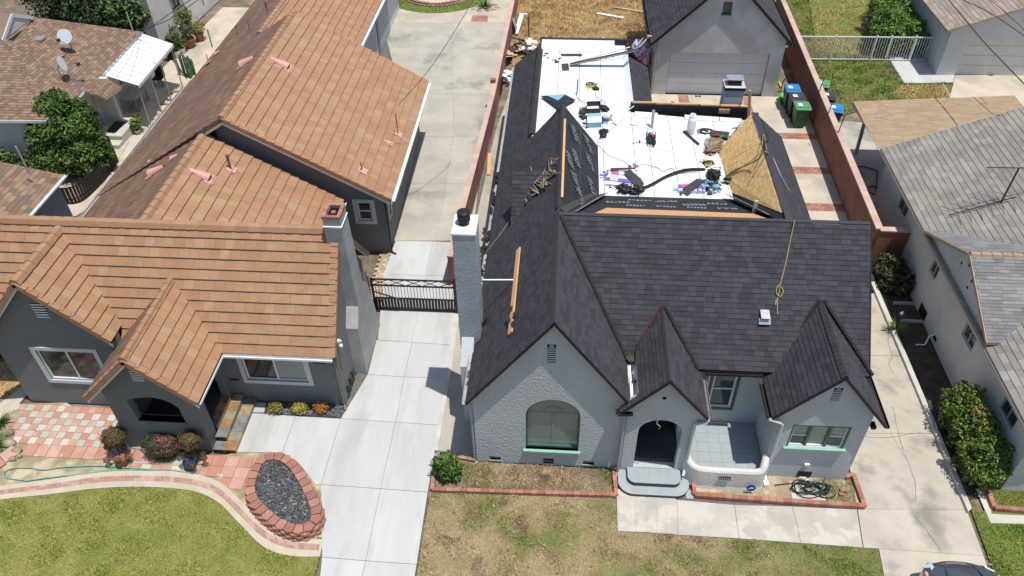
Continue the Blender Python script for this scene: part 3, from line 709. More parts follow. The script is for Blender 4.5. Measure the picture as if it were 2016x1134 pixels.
s2W = [(-11.5, 22.62, 5.85), (-16.95, 22.62, 2.5), (-16.95, 31.6, 2.5), (-11.5, 31.6, 5.85)]
s3E = [(-13.3, 31.4, 4.75), (-9.95, 31.4, 2.7), (-9.95, 46, 2.7), (-13.3, 46, 4.75)]
s3W = [(-13.3, 31.4, 4.75), (-16.95, 31.4, 2.45), (-16.95, 46, 2.45), (-13.3, 46, 4.75)]
dk = MB()
for q in (front, rear, gE, gW, pE, pW, s1E, s1W, s2E, s2W, s3E, s3W): dk.ext([Vector(p) for p in q], (0, 0, -.09))
dk.build('roof_deck', 'brown_wood', rf)
X_, Y_ = (1, 0, 0), (0, 1, 0)
pc = []
for q, u, e, w in ((front, X_, .30, .30), (gE, Y_, .30, .30), (pE, Y_, .30, .30), (s1E, Y_, .34, .31), (s2E, Y_, .34, .31), (s3E, Y_, .34, .31)):
    a, n = courses(q, u, e, w, .054, jit=.004, gap=.004, lift=.02, headlift=.1, off=.5); pc += a
lay(pc, 'roof_tile', 'tile', rf, 300, void=.022)
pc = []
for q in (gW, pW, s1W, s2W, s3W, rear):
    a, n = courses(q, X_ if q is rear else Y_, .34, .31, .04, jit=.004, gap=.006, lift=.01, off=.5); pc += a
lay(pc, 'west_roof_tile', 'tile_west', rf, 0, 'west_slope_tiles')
def ridge(a, b, root, m='tile', w=.16, ln=.36, name='ridge_tile', rise=.1, flat=False):
    a, b = Vector(a), Vector(b); L = (b-a).length; d = (b-a)/L; sd_ = d.cross(Vector((0, 0, 1))).normalized(); up_ = sd_.cross(d).normalized(); n = max(1, int(L/ln)); st = L/n
    for i in range(n):
        p = a+d*i*st; q = a+d*(i*st+st*1.08); h0, h1 = rise+.03, rise; vs = []
        for c, h, ww in ((p, h0, w*1.06), (q, h1, w*.94)):
            for t, hh in ((-1, -.055), (-.55, .7), (0, 1), (.55, .7), (1, -.055)): vs.append(c+sd_*ww*t+up_*(hh*h if hh > 0 else hh))
        fs = [[k, k+1, k+6, k+5] for k in range(4)]+[[4, 3, 2, 1, 0], [5, 6, 7, 8, 9]]
        MB().add(vs, fs).build(name, m, root)
ridge((-21, yr, zr), (-6.36, yr, zr), rf)
ridge((gx, gy, gz), (gx, YE+(gz-ZE)/KM, gz), rf); ridge((px_, py_, pz), (px_, YE+(pz-ZE)/KM, pz), rf, w=.12, ln=.3)
ridge((-12.3, 17.6, 5.2), (-12.3, 22.6, 5.2), rf); ridge((-11.5, 22.62, 5.85), (-11.5, 31.6, 5.85), rf, w=.14); ridge((-13.3, 31.7, 4.75), (-13.3, 46, 4.75), rf)
def rake(a, b, root, m='tile', w=.075, ln=.3, out=(0, -1, 0)):
    """rake tiles folded over a gable edge, a = low end"""
    a, b = Vector(a), Vector(b); L = (b-a).length; d = (b-a)/L; o = Vector(out).normalized(); up_ = d.cross(o); up_ = up_ if up_.z > 0 else -up_; n = int(L/ln); st = L/n
    for i in range(n):
        p = a+d*i*st; mb = MB()
        c0, c1 = p, p+d*st*.985; t0, t1 = .075, .04
        mb.add([c0+o*.05-up_*.1, c0+o*.05+up_*t0, c0-o*w*1.6+up_*t0, c0-o*w*1.6+up_*.0, c1+o*.05-up_*.1, c1+o*.05+up_*t1, c1-o*w*1.6+up_*t1, c1-o*w*1.6],
               [[0, 1, 5, 4], [1, 2, 6, 5], [2, 3, 7, 6], [3, 2, 1, 0], [4, 5, 6, 7]]); mb.build('rake_tile', m, root)
rake((-12.66, gy, 3.14), (gx, gy, gz), rf); rake((-16.97, gy, 2.62), (gx, gy, gz), rf)
rake((-9.66, py_, 2.62), (px_, py_, pz), rf); rake((-12.8, py_, 2.62), (px_, py_, pz), rf)
rake((-6.1, 22.62, 2.75), (-11.5, 22.62, 5.85), rf, w=.09); rake((-12.5, 22.62, 5.24), (-11.5, 22.62, 5.85), rf, w=.09, m='tile_west')
rake((-6.36, YE, ZE), (-6.36, yr-.1, zr-.12), rf, out=(1, 0, 0), w=.11)
rake((-6.36, 19.75, ZE), (-6.36, yr+.9, zr-1.07), rf, out=(1, 0, 0), m='tile_west')
# fascia boards
def fascia(a, b, n, parent=None, m='white_paint', h=.16, t=.03, drop=.06, name='fascia'):
    a, b, n = Vector(a), Vector(b), Vector(n); dz = Vector((0, 0, -drop)); hz = Vector((0, 0, -h))
    return MB().ext([a+dz, b+dz, b+dz+hz, a+dz+hz], n*t).build(name, m, parent)
fw_ = (0, -1, 0)
for a, b in (((-12.66, gy+.03, 3.14), (gx, gy+.03, gz)), ((-16.97, gy+.03, 2.62), (gx, gy+.03, gz)), ((-9.66, py_+.03, 2.62), (px_, py_+.03, pz)), ((-12.8, py_+.03, 2.62), (px_, py_+.03, pz)),
             ((-6.15, 22.65, 2.75), (-11.5, 22.65, 5.85)), ((-12.4, 22.65, 5.3), (-11.5, 22.65, 5.85))):
    fascia(a, b, fw_, H1, 'white_paint', .17)
fascia((-6.37, 19.8, 2.6), (-6.37, 18.5, 4.1), (1, 0, 0), H1); fascia((-6.1, 22.62, 2.75), (-6.1, 31.6, 2.75), (1, 0, 0), H1, h=.1, drop=.1)
def gutter(pts, r, root, m='white_paint', name='gutter'):
    """open half-round trough as one bent U section"""
    P = [Vector(p) for p in pts]; mb = MB()
    for a, b in zip(P[:-1], P[1:]):
        d = (b-a).normalized(); s = d.cross(Vector((0, 0, 1))).normalized()
        prof = [(-r, 0), (-r, -r*1.3), (r, -r*1.3), (r, 0)]
        for (u, v), (u2, v2) in zip(prof[:-1], prof[1:]): mb.bar(a+s*(u+u2)/2+Vector((0, 0, (v+v2)/2)), b+s*(u+u2)/2+Vector((0, 0, (v+v2)/2)), .014 if abs(u-u2) < .01 else 2*r, r*1.3 if abs(u-u2) < .01 else .014)
    return mb.build(name, m, root)
gutter([(-9.6, YE-.08, 2.6), (-6.4, YE-.08, 2.6)], .055, H1); gutter([(-9.64, py_+.02, 2.6), (-9.64, YE-.05, 2.6)], .055, H1)
gutter([(-6.02, 22.65, 2.74), (-6.02, 31.6, 2.74)], .06, H1); gutter([(-16.99, 17.8, 2.5), (-16.99, 31, 2.6)], .06, H1, 'gutter_grey'); gutter([(-7.78, 20.4, 2.6), (-7.78, 22.6, 2.6)], .05, H1)
gutter([(-9.87, 31.7, 2.7), (-9.87, 46, 2.7)], .06, H1)
# walls
fS = Fr((0, 15.02, 0), (1, 0, 0), (0, -1, 0)); fM = Fr((0, 15.46, 0), (1, 0, 0), (0, -1, 0)); fP = Fr((0, 13.5, 0), (1, 0, 0), (0, -1, 0))
fE = Fr((-6.5, 0, 0), (0, 1, 0), (1, 0, 0)); fPE = Fr((-10.04, 0, 0), (0, 1, 0), (1, 0, 0))
Wl = (-15.34, -13.55, 1.12, 2.42); Wr = (-9.4, -7.48, 1.0, 2.1)
wm = MB()
zt = lambda x, x0, z0, k: z0-abs(x-x0)*k-.1
wall(fS, [(-16.45, 0), (-12.62, 0), (-12.62, zt(-12.75, gx, gz, 1.1)), (gx, gz-.1), (-16.45, zt(-16.45, gx, gz, 1.1))], [rect(*Wl)], mb=wm)
wall(fM, [(-12.6, 0), (-6.5, 0), (-6.5, 2.62), (-12.6, 2.62)], [rect(*Wr), rect(-10.95, -10.1, .5, 2.4)], mb=wm)
wall(fE, [(15.46, 0), (19.4, 0), (19.4, 2.62), (17.4, 5.25), (15.46, 2.95)], [], mb=wm)
wall(Fr((0, 19.4, 0), (1, 0, 0), (0, 1, 0)), rect(-13, -6.5, 0, 2.6), [], mb=wm)
fs2 = Fr((0, 23, 0), (1, 0, 0), (0, -1, 0))
wall(fs2, [(-12, 0), (-6.5, 0), (-6.5, 2.85), (-11.5, 5.7), (-12, 5.45)], [rect(-7.5, -6.97, 1.5, 2.32)], mb=wm)
fe2 = Fr((-6.5, 23, 0), (-.02, 1, 0), (1, .02, 0))
EW = [(.62, .98, 1.2, 2.1), (3.1, 3.75, 1.1, 2.1), (5.4, 6.0, 1.1, 2.1)]
wall(fe2, rect(0, 8.4, 0, 2.9), [rect(*e) for e in EW], mb=wm)
wall(Fr((-16.5, 0, 0), (0, 1, 0), (-1, 0, 0)), rect(15.02, 46, 0, 2.5), [], mb=wm)
fe3 = Fr((-10.25, 0, 0), (0, 1, 0), (1, 0, 0))
wm.build('wall', 'charcoal_stucco', H1)
# porch
pm = MB()
arch = [(-11.9, 1.28), (-10.5, 1.28), (-10.52, 1.92), (-10.68, 2.14), (-10.9, 2.28), (-11.2, 2.35), (-11.6, 2.3), (-11.95, 2.18)]
wall(fP, [(-12.55, 0), (-10.04, 0), (-10.04, zt(-10.04, px_, pz, 1.)), (px_, pz-.1), (-12.55, zt(-12.55, px_, pz, 1.))], [arch], .22, pm)
wall(fPE, [(13.5, 0), (13.95, 0), (13.95, 2.6), (13.5, 2.6)], [], .22, pm); wall(fPE, [(15.2, 0), (15.45, 0), (15.45, 2.6), (15.2, 2.6)], [], .22, pm)
wall(Fr((-12.55, 0, 0), (0, 1, 0), (-1, 0, 0)), rect(13.5, 15.4, 0, 2.5), [], .2, pm)
pm.build('porch_wall', 'charcoal_stucco', H1)
pbox(fP, -11.92, -10.47, 1.2, 1.28, -.24, .03).build('opening_sill', 'charcoal_stucco', H1)
MB().box((-12.4, 13.7, 0), (-10.26, 15.4, .5)).build('porch_floor', 'porch_dark', H1)
pbox(fM, -10.93, -10.12, .5, 2.38, -.08, -.03).build('door', 'brown_dark', H1)
# slate steps
def slate_step(x0, x1, y0, y1, z0, z1, n):
    st = MB().box((x0+.01, y0+.01, z0), (x1-.01, y1-.01, z1-.02)).build('step', 'brown_dark', H1)
    for i in range(n):
        a = y0+(y1-y0)*i/n; b = y0+(y1-y0)*(i+1)/n
        MB().box((x0, a+.004, z1-.02), (x1, b-.004, z1+random.uniform(0, .004))).build('slate_tile', 'slate', st)
        MB().box((x1, a+.004, z0), (x1+.012, b-.004, z1-.004)).build('slate_tile', 'slate', st)
    return st
slate_step(-10.26, -10.0, 14.0, 15.2, .34, .5, 4); slate_step(-10.0, -9.68, 13.75, 15.42, .17, .34, 5); slate_step(-9.68, -9.33, 13.42, 15.44, 0, .17, 6); slate_step(-10.0, -9.68, 13.42, 13.74, 0, .17, 1)
# windows
fr_ = dict(frm='white_paint', trim='grey_paint')
window(fS, *Wl, H1, nx=2, tw=.13, blinds={(1, 0): 'dark_glass'}, **fr_); window(fM, *Wr, H1, nx=2, tw=.13, blinds={(0, 0): 'dark_glass', (1, 0): 'curtain_glass'}, **fr_)
window(fs2, -7.5, -6.97, 1.5, 2.32, H1, nx=1, ny=2, tw=.14, glass='dark_glass', **fr_)
for e in EW: window(fe2, *e, H1, nx=1, ny=1, tw=.09, glass='dark_glass', **fr_)
louvre(fS, -14.66, -14.28, 3.75, 4.32, 6, H1); louvre(fP, -11.46, -11.12, 3.0, 3.45, 6, H1)
# plaque, mail slot, downspouts, camera
pl = pbox(fM, -7.2, -6.8, 1.88, 2.03, .002, .03).build('number_plaque', 'black_plastic', H1)
def text(s, fr, t, z, size, m, parent, name='lettering', d=.034, ext=.002):
    cu = bpy.data.curves.new(name, 'FONT'); cu.body = s; cu.size = size; cu.extrude = ext; cu.align_x = 'CENTER'; cu.align_y = 'CENTER'
    o = bpy.data.objects.new(name, cu); C.objects.link(o)
    M = Matrix((fr.a, Vector((0, 0, 1)), fr.n)).transposed().to_4x4() if abs(fr.n.z) < .9 else Matrix((fr.a, fr.n.cross(fr.a), fr.n)).transposed().to_4x4()
    dg = bpy.context.evaluated_depsgraph_get(); me = bpy.data.meshes.new_from_object(o.evaluated_get(dg)); bpy.data.objects.remove(o); bpy.data.curves.remove(cu)
    o = bpy.data.objects.new(name, me); C.objects.link(o); me.materials.clear(); me.materials.append(MATS[m])
    p = fr(t, z, d) if abs(fr.n.z) < .9 else fr.o
    M.translation = p-(WP[parent.name] if parent else Vector()); o.parent = parent; o.matrix_local = M; return o
text('9188', fM, -7.0, 1.953, .12, 'dark_grey', pl)
pbox(fM, -9.97, -9.68, .95, 1.01, .002, .02).build('mail_slot', 'black_plastic', H1)
dsp = lambda pts, m='downspout', r=.035, root=H1: MB().tube(pts, r, 6, smooth=False).build('downspout', m, root)
dsp([(-6.55, YE-.05, 2.5), (-6.52, 15.38, 2.3), (-6.52, 15.38, .12), (-6.45, 15.2, .05)]); dsp([(-6.05, 22.7, 2.6), (-6.42, 22.93, 2.4), (-6.42, 22.93, .1), (-6.25, 22.85, .05)], 'brown_dark')
dsp([(-6.2, 19.75, 2.5), (-6.4, 19.3, 2.2), (-6.4, 19.2, .1)])
mb = MB(); mb.blob((-6.4, 15.75, 2.55), .07); mb.blob((-6.3, 15.62, 2.5), .06); mb.bar((-6.5, 15.75, 2.6), (-6.3, 15.7, 2.6), .04); mb.build('security_camera', 'white_plastic', H1)
mb = MB()
for i in range(3): mb.box((-6.5, 15.75+i*.3, .25), (-6.42, 15.93+i*.3, .55))
mb.tube([(-6.45, 15.7, .2), (-6.42, 16.6, .3)], .02); mb.build('gas_meter', 'dark_grey', H1)
# chimney of the tile-roofed house
ch = empty('chimney', (-6.4, 17.3, 0), parent=H1)
x0, x1 = -6.62, -6.12
mb = MB(); mb.ext([(x1, 16.78, 0), (x1, 16.78, 2.05), (x1, 17.2, 2.6), (x1, 17.08, 6.0), (x1, 17.72, 6.0), (x1, 18.0, 2.95), (x1, 18.45, 2.5), (x1, 19.05, 0)], (x0-x1, 0, 0))
mb.build('stack', 'chimney_stucco', ch)
MB().box((x0-.02, 17.05, 5.72), (x1+.025, 17.76, 5.76)).build('band', 'white_paint', ch)
mb = MB(); a, b, c, d = x0-.01, x1+.01, 17.06, 17.74
for i in range(5):
    pass
for (p, q) in (((a, c), (b, c+.1)), ((a, d-.1), (b, d)), ((a, c+.1), (a+.1, d-.1)), ((b-.1, c+.1), (b, d-.1))):
    nx_ = max(1, int(max(q[0]-p[0], q[1]-p[1])/.12))
    for i in range(nx_):
        if q[0]-p[0] > q[1]-p[1]: u0, u1, v0, v1 = p[0]+(q[0]-p[0])*i/nx_, p[0]+(q[0]-p[0])*(i+1)/nx_-.008, p[1], q[1]
        else: u0, u1, v0, v1 = p[0], q[0], p[1]+(q[1]-p[1])*i/nx_, p[1]+(q[1]-p[1])*(i+1)/nx_-.008
        MB().box((u0, v0, 6.0), (u1, v1, 6.09)).build('brick', 'bed_brick', ch)
MB().box((a+.11, c+.11, 6.0), (b-.11, d-.11, 6.01)).build('flue', 'dark_hole', ch)
MB().box((x0+.2, 17.3, 6.01), (x0+.32, 17.42, 6.06)).build('brick', 'bed_brick', ch)
# vents and pipes on the tile roof
nE = Vector((.498, 0, .867)); nW = Vector((-.498, 0, .867))
def on_plane(x, y, q):
    n = (Vector(q[1])-Vector(q[0])).cross(Vector(q[2])-Vector(q[0])); n.normalize(); n = n if n.z > 0 else -n
    return atp(x, y, q[0], n), n
def scoop(x, y, q, s=1., dn=(1, 0, -.59), lab=''):
    p, n = on_plane(x, y, q); d = Vector(dn).normalized(); sd_ = d.cross(n).normalized(); r = .27*s; L = .9*s; mb = MB(); k = 8
    for j in range(2):
        pass
    vs = []
    for t, rr in ((0, r), (L, r*.35)):
        for i in range(k+1):
            a = math.pi*i/k; vs.append(p-d*t+sd_*math.cos(a)*rr+n*(math.sin(a)*rr*.95+.05))
    mb.add(vs, [[i, i+1, i+k+2, i+k+1] for i in range(k)], smooth=True)
    mb.ext([p+sd_*r*1.25+n*.05-d*.1, p-sd_*r*1.25+n*.05-d*.1, p-sd_*r*1.25+n*.05+d*.25*s, p+sd_*r*1.25+n*.05+d*.25*s], n*.015)
    o = mb.build('roof_vent', 'pink_metal', H1)
    MB().add([p+sd_*math.cos(math.pi*i/k)*r*.9+n*(math.sin(math.pi*i/k)*r*.85+.05)-d*.05 for i in range(k+1)], [list(range(k+1))]).build('vent_mouth', 'dark_hole', o)
def pipe(x, y, q, h, r=.035, m='pink_metal', plate=True, cap=False, mp='maroon_wall'):
    p, n = on_plane(x, y, q); mb = MB(); mb.tube([p, p+Vector((0, 0, h))], r, 8)
    if cap: mb.lathe(p+Vector((0, 0, h)), [(r*1.5, 0), (r*1.5, .03), (r*.8, .06)], 10)
    o = mb.build('vent_pipe', mp, H1)
    if plate:
        u = n.cross(Vector((0, 1, 0))).normalized(); v = n.cross(u); s = .16
        MB().ext([p+(u+v)*s+n*.06, p+(u-v)*s+n*.06, p-(u+v)*s+n*.06, p-(u-v)*s+n*.06], n*.012).build('flashing', m, o)
scoop(411, 354, s1E, .72); scoop(566, 135, s2E, .78); scoop(768, 285, s2E, .34)
pipe(455, 335, s1E, .55, .045, cap=True); pipe(784, 266, s2E, .95, .02); pipe(713, 338, s2E, .4, .02)
dw = (-1, 0, -.59)
scoop(300, 345, s1W, .72, dw); scoop(478, 130, s2W, .75, dw); scoop(297, 322, s1W, .38, dw); scoop(340, 314, s1W, .36, dw); scoop(425, 108, s2W, .35, dw)
pipe(411, 125, s2W, .45, .02, plate=True); pipe(468, 68, s2W, .45, .02, plate=False); pipe(492, 60, s2W, .45, .02, plate=False); pipe(527, 25, s3W, .5, .04, plate=False, cap=True); pipe(418, 93, s2W, .9, .035, plate=False, cap=True, mp='gutter_grey')
# rear wing white wall with door
mb = MB(); wall(fe3, rect(31.6, 46, 0, 2.6), [], mb=mb); mb.build('wing_wall', 'east_white', H1)
for y in (33.2, 36.6, 40.2): pbox(fe3, y, y+2.7, .02, 2.1, .002, .05).build('garage_door', 'porch_grey', H1)
MB().tube([(-9.9, 39.6, 2.6), (-10.15, 39.6, 2.4), (-10.15, 39.6, .05)], .04, 6).build('downspout', 'downspout', H1)
# ------------------------------------------------------------ driveway gate
gt = empty('driveway_gate', at(740, 613), 'black iron driveway gate topped with diamonds, beside the tall grey chimney', 'gate')
ga_, gb_ = at(741, 611), at(900, 617); gd = (gb_-ga_); gl = gd.length; gd.normalize(); gh = 1.5
P_ = lambda t, z: Vector((ga_.x+gd.x*t, ga_.y+gd.y*t, z))
fg = Fr(P_(0, 0), gd, (gd.y, -gd.x, 0))
bm_ = 'black_metal'
for t in (-.12, .0, gl): MB().bar(P_(t, 0), P_(t, gh+(.06 if t else .0)), .07 if t < 1 else .12).build('post', bm_, gt)
for z in (.09, .62, 1.2, gh-.02): MB().bar(P_(.04, z), P_(gl-.06, z), .045).build('rail', bm_, gt)
nn = 26
for i in range(1, nn): MB().bar(P_(gl*i/nn, .62), P_(gl*i/nn, 1.2), .016).build('picket', bm_, gt)
for i in range(nn): pbox(fg, gl*i/nn+.012, gl*(i+1)/nn-.008, .1, .6, -.012, .008).build('panel_strip', bm_, gt)
for i in range(5):
    a, b = gl*i/5+.03, gl*(i+1)/5-.0
    MB().bar(P_(a, 1.22), P_(b, gh-.04), .018).build('diagonal_bar', bm_, gt); MB().bar(P_(a, gh-.04), P_(b, 1.22), .018).build('diagonal_bar', bm_, gt)
q = P_(.05, 1.0); MB().bar(q+Vector((0, -.1, 0)), P_(gl*.33, .64)+Vector((0, -.08, 0)), .04).build('gate_opener', 'dark_grey', gt)
# ------------------------------------------------------------ dark-roofed house
H2 = empty('dark_roof_house', (3, 13.6, 0), 'pale grey stucco house with charcoal shingle roofs and an unfinished white flat roof behind', 'house')
r2 = empty('roof', (3, 17.7, 2.7), parent=H2)
zR = 5.88; xL = -.08; kW = 1.367; kE = 1.40; yF = 13.46; yB = 24.1; yR = 17.75; kM = .986; zD = 4.4
xd = xL-(zR-zD)/kW            # west edge of the deck
west1 = [(-2.37, yF, 2.75), (xL, yF, zR), (xL, yB-.0, zR), (xd, 24.35, zD), (xd, 32.0, zD), (-2.37, 33.35, 2.75)]
east1 = [(xL, yF, zR), (2.0, yF, 2.97), (2.0, 14.8, 2.97), (xL, yR-.05, zR)]
front2 = [(xL, yR, zR), (8.42, yR, zR), (8.42, 14.83, 3.0), (2.0, 14.83, 3.0)]
ppx, ppz = 2.86, 4.17; pye = yR-(zR-ppz)/kM
porE = [(ppx, 13.3, ppz), (ppx, pye, ppz), (3.82, 14.83, 3.0), (4.0, 14.83, 2.78), (4.0, 13.3, 2.78)]
porW = [(ppx, 13.3, ppz), (ppx, pye, ppz), (1.9, 14.86, 2.98), (1.72, 14.0, 2.86), (1.72, 13.3, 2.86)]
kpw = 1.16; porW = [(ppx, 13.3, ppz), (ppx, pye, ppz), (2.17, 15.22, ppz-kpw*.69), (2.17, 13.3, ppz-kpw*.69)]
porT = [(2.17, 13.3, ppz-kpw*.69), (2.17, 13.5, ppz-kpw*.69), (1.72, 13.5, ppz-kpw*1.14), (1.72, 13.3, ppz-kpw*1.14)]
rgx, rgz = 7.13, 4.4; rgy = yR-(zR-rgz)/kM
rgW = [(rgx, yF, rgz), (rgx, rgy, rgz), (5.68, 14.83, 2.73), (5.68, yF, 2.73)]
rgE = [(rgx, yF, rgz), (rgx, rgy, rgz), (8.55, 14.6, 2.68), (8.55, yF, 2.68)]
xo = 6.25
eastS = [(xo, yR+.1, zR), (xo, 23.85, zR), (8.45, 27.7, 2.75), (8.45, yR+.1, 2.75)]
mansE = [(2.42, 26.45, zD), (2.42, 31.1, zD), (3.6, 33.4, 2.75), (3.6, 26.45, 2.75)]
mansN = [(xd, 32.0, zD), (2.42, 32.0, zD), (3.6, 33.4, 2.75), (-2.37, 33.35, 2.75)]
dA, dB, dC = (-1.60, 20.94, 5.25), (-.54, 20.93, 5.25), (-1.60, 19.77, 3.81)
dormS = [dA, dB, dC]
dk = MB()
for q in (west1, east1, front2, porE, porW, porT, rgW, rgE, eastS, mansE, mansN, dormS): dk.ext([Vector(p) for p in q], (0, 0, -.1))
dk.build('roof_deck', 'dark_trim', r2)
pc = []
for q, u in ((front2, X_), (rgW, Y_), (east1, Y_), (porW, Y_), (porT, Y_), (porE, Y_), (rgE, Y_)):
    a, n = courses(q, u, .142, .23, .016, jit=.003, gap=.005, lift=.006, wrnd=.25); pc += a
pw = []
for q, u in ((west1, Y_), (eastS, Y_), (mansE, Y_), (dormS, X_)):
    a, n = courses(q, u, .142, .23, .016, jit=.003, gap=.005, lift=.006, wrnd=.25); pw += a
lay(pc+pw, 'shingle', 'dark_shingle', r2, 300)
# ridges, valleys, drip edges
def strip(a, b, w, root, m, name, t=.02, n=(0, 0, 1), side=None):
    a, b = Vector(a), Vector(b); d = (b-a).normalized(); s = d.cross(Vector(n)).normalized() if side is None else Vector(side)
    o = Vector(n).normalized()*t
    return MB().ext([a+s*w/2, b+s*w/2, b-s*w/2, a-s*w/2], o).build(name, m, root)
def vee(a, b, w, root, m, name, t=.02, drop=.5):
    a, b = Vector(a), Vector(b); d = (b-a).normalized(); s = d.cross(Vector((0, 0, 1))).normalized(); up_ = s.cross(d); mb = MB()
    for k in (1, -1): mb.ext([a+up_*t, b+up_*t, b+s*w*k-up_*w*drop+up_*t, a+s*w*k-up_*w*drop+up_*t], up_*.012)
    return mb.build(name, m, root)
vee((xL, yF, zR), (xL, yR, zR), .09, r2, 'ridge_shingle', 'ridge_cap', .03, 1.35)
vee((xL-.03, yR+.4, zR), (xL-.03, yB, zR), .09, r2, 'dark_shingle', 'ridge_cap', .03, 1.35)
MB().bar((xL+.07, yR+.9, zR-.005), (xL+.07, yB-1.0, zR-.005), .07, .03).build('bare_ridge_board', 'raw_wood', r2)
vee((ppx, 13.3, ppz), (ppx, pye, ppz), .07, r2, 'ridge_shingle', 'ridge_cap', .025, 1.1)
def caps(a, b, root, w=.1, ln=.14, drop=1.1, m='ridge_shingle', t=.03):
    a, b = Vector(a), Vector(b); L = (b-a).length; d = (b-a)/L; s = d.cross(Vector((0, 0, 1))).normalized(); up_ = s.cross(d); n = int(L/ln)
    for i in range(n):
        p, q = a+d*i*L/n, a+d*(i+1.35)*L/n; mb = MB()
        for k in (1, -1): mb.ext([p+up_*(t+.025), q+up_*(t), q+s*w*k-up_*(w*drop-t), p+s*w*k-up_*(w*drop-t-.025)], up_*.01)
        mb.build('cap_shingle', m, root)
caps((rgx, yF, rgz), (rgx, rgy, rgz), r2)
caps((xd, 24.5, zD), (xd, 31.9, zD), r2, w=.12, drop=.45, t=.08)
# valley metal
tr = 'dark_trim'
vee((xL+.03, yR-.03, zR+.01), (2.02, 14.83, 2.98), .05, r2, tr, 'valley_flashing', .05, -.2)
vee((ppx+.03, pye, ppz+.02), (3.84, 14.85, 3.0), .05, r2, tr, 'valley_flashing', .045, -.2); vee((ppx-.03, pye, ppz+.02), (2.19, 15.25, 3.4), .035, r2, 'rust', 'valley_flashing', .045, -.2)
vee((rgx-.03, rgy, rgz+.02), (5.68, 14.85, 2.78), .05, r2, tr, 'valley_flashing', .045, -.2); vee((rgx+.03, rgy, rgz+.02), (8.5, 14.85, 3.0), .05, r2, tr, 'valley_flashing', .045, -.2)
# rakes
for a, b in (((-2.37, yF, 2.75), (xL, yF, zR)), ((2.0, yF, 2.97), (xL, yF, zR)), ((1.72, 13.3, 2.85), (ppx, 13.3, ppz)), ((4.0, 13.3, 2.78), (ppx, 13.3, ppz)), ((5.68, yF, 2.73), (rgx, yF, rgz)), ((8.55, yF, 2.68), (rgx, yF, rgz))):
    fascia(a, b, fw_, H2, 'black_metal', h=.1, t=.03, drop=-.02, name='rake_trim')
fascia((8.43, 14.83, 3.), (8.43, yR, zR), (1, 0, 0), H2, tr, h=.12, drop=-.02, name='rake_trim')
fascia((8.47, yR+.1, 2.75), (8.47, 27.7, 2.75), (1, 0, 0), H2, 'black_metal', h=.12, drop=0)
strip((xL, yR+.06, zR+.01), (8.42, yR+.06, zR+.01), .13, r2, 'dark_shingle', 'ridge_cap', .03)
gutter([(-2.43, 13.5, 2.72), (-2.43, 33.3, 2.72)], .05, H2, 'gutter_grey'); gutter([(2.05, 13.3, 2.86), (1.66, 13.3, 2.83), (1.66, 13.5, 2.83)], .05, H2, tr)
gutter([(4.06, 13.32, 2.76), (4.06, 14.75, 2.76)], .05, H2, 'downspout'); gutter([(4.06, 14.76, 2.96), (5.62, 14.76, 2.96)], .05, H2, tr); gutter([(5.62, 13.5, 2.71), (5.62, 14.7, 2.71)], .055, H2, tr)
gutter([(8.62, 13.4, 2.66), (8.62, 15.4, 2.66)], .055, H2, tr)
# white channel between the two gables
mb = MB(); mb.ext([(1.95, 13.44, 3.0), (2.2, 13.44, 3.0), (2.2, 15.25, 3.08), (1.95, 15.25, 3.08)], (0, 0, .015)); mb.ext([(2.15, 13.46, 3.0), (2.15, 15.2, 3.08), (2.165, 15.2, 3.34), (2.165, 13.46, 3.34)], (.004, 0, 0)); mb.ext([(2.0, 13.46, 3.0), (2.0, 14.9, 3.06), (1.985, 14.9, 3.12), (1.985, 13.46, 3.08)], (-.004, 0, 0))
mb.build('valley_channel', 'white_plastic', r2)
# rough strip of torn felt lying in the white channel
pts = spline([(2.08, 14.9, 3.12), (2.06, 14.5, 3.1), (2.09, 14.1, 3.08), (2.08, 13.7, 3.05)], 5)
mb = MB(); mb.tube(pts, [random.uniform(.012, .035) for _ in pts], 5, smooth=False); mb.blob((2.03, 14.95, 3.2), (.15, .16, .04), (7, 4), .25); mb.blob((2.09, 14.2, 3.1), (.06, .07, .03), (7, 4), .25)
tag(mb.build('felt_scrap', 'dark_grey'), 'torn grey felt scraps lying in the white channel between the two front gables', 'scrap')
# walls
fA = Fr((0, 13.6, 0), (1, 0, 0), (0, -1, 0)); fPo = Fr((0, 13.45, 0), (1, 0, 0), (0, -1, 0)); fRc = Fr((0, 15.15, 0), (1, 0, 0), (0, -1, 0))
mb = MB()
xa, xb = -.78, .71; zs_, z1_ = .72, 2.2; rr = (xb-xa)/2
arc = [(xa, zs_), (xb, zs_), (xb, z1_)]+[((xa+xb)/2+rr*math.cos(t), z1_+.72*math.sin(t)*.98) for t in [math.pi*i/14 for i in range(1, 14)]]+[(xa, z1_)]
wall(fA, [(-2.2, 0), (1.98, 0), (1.98, 2.9), (xL, zR-.12), (-2.2, 2.86)], [arc]+[rect(a, b, c, d) for a, b, c, d in ((-1.82, -1.5, .12, .27), (-.27, .03, .08, .3), (.87, 1.19, .12, .27))], .2, mb)
mb.build('wall', 'light_stucco', H2)
mb = MB()
RW = (6.36, 7.82, 1.42, 2.32)
wall(fA, [(5.92, 0), (8.28, 0), (8.28, 2.9), (rgx, rgz-.12), (5.92, 2.88)], [rect(*RW)], .2, mb)
mb.build('wall', 'smooth_stucco', H2)
mb = MB()
wall(Fr((8.28, 0, 0), (0, 1, 0), (1, 0, 0)), [(13.6, 0), (27.4, 0), (27.4, 2.7), (yR, 2.7), (yR, 5.6), (15.0, 3.0), (13.6, 2.6)], [], .2, mb)
wall(Fr((-2.2, 0, 0), (0, 1, 0), (-1, 0, 0)), rect(13.6, 33.1, 0, 2.85), [], .2, mb)
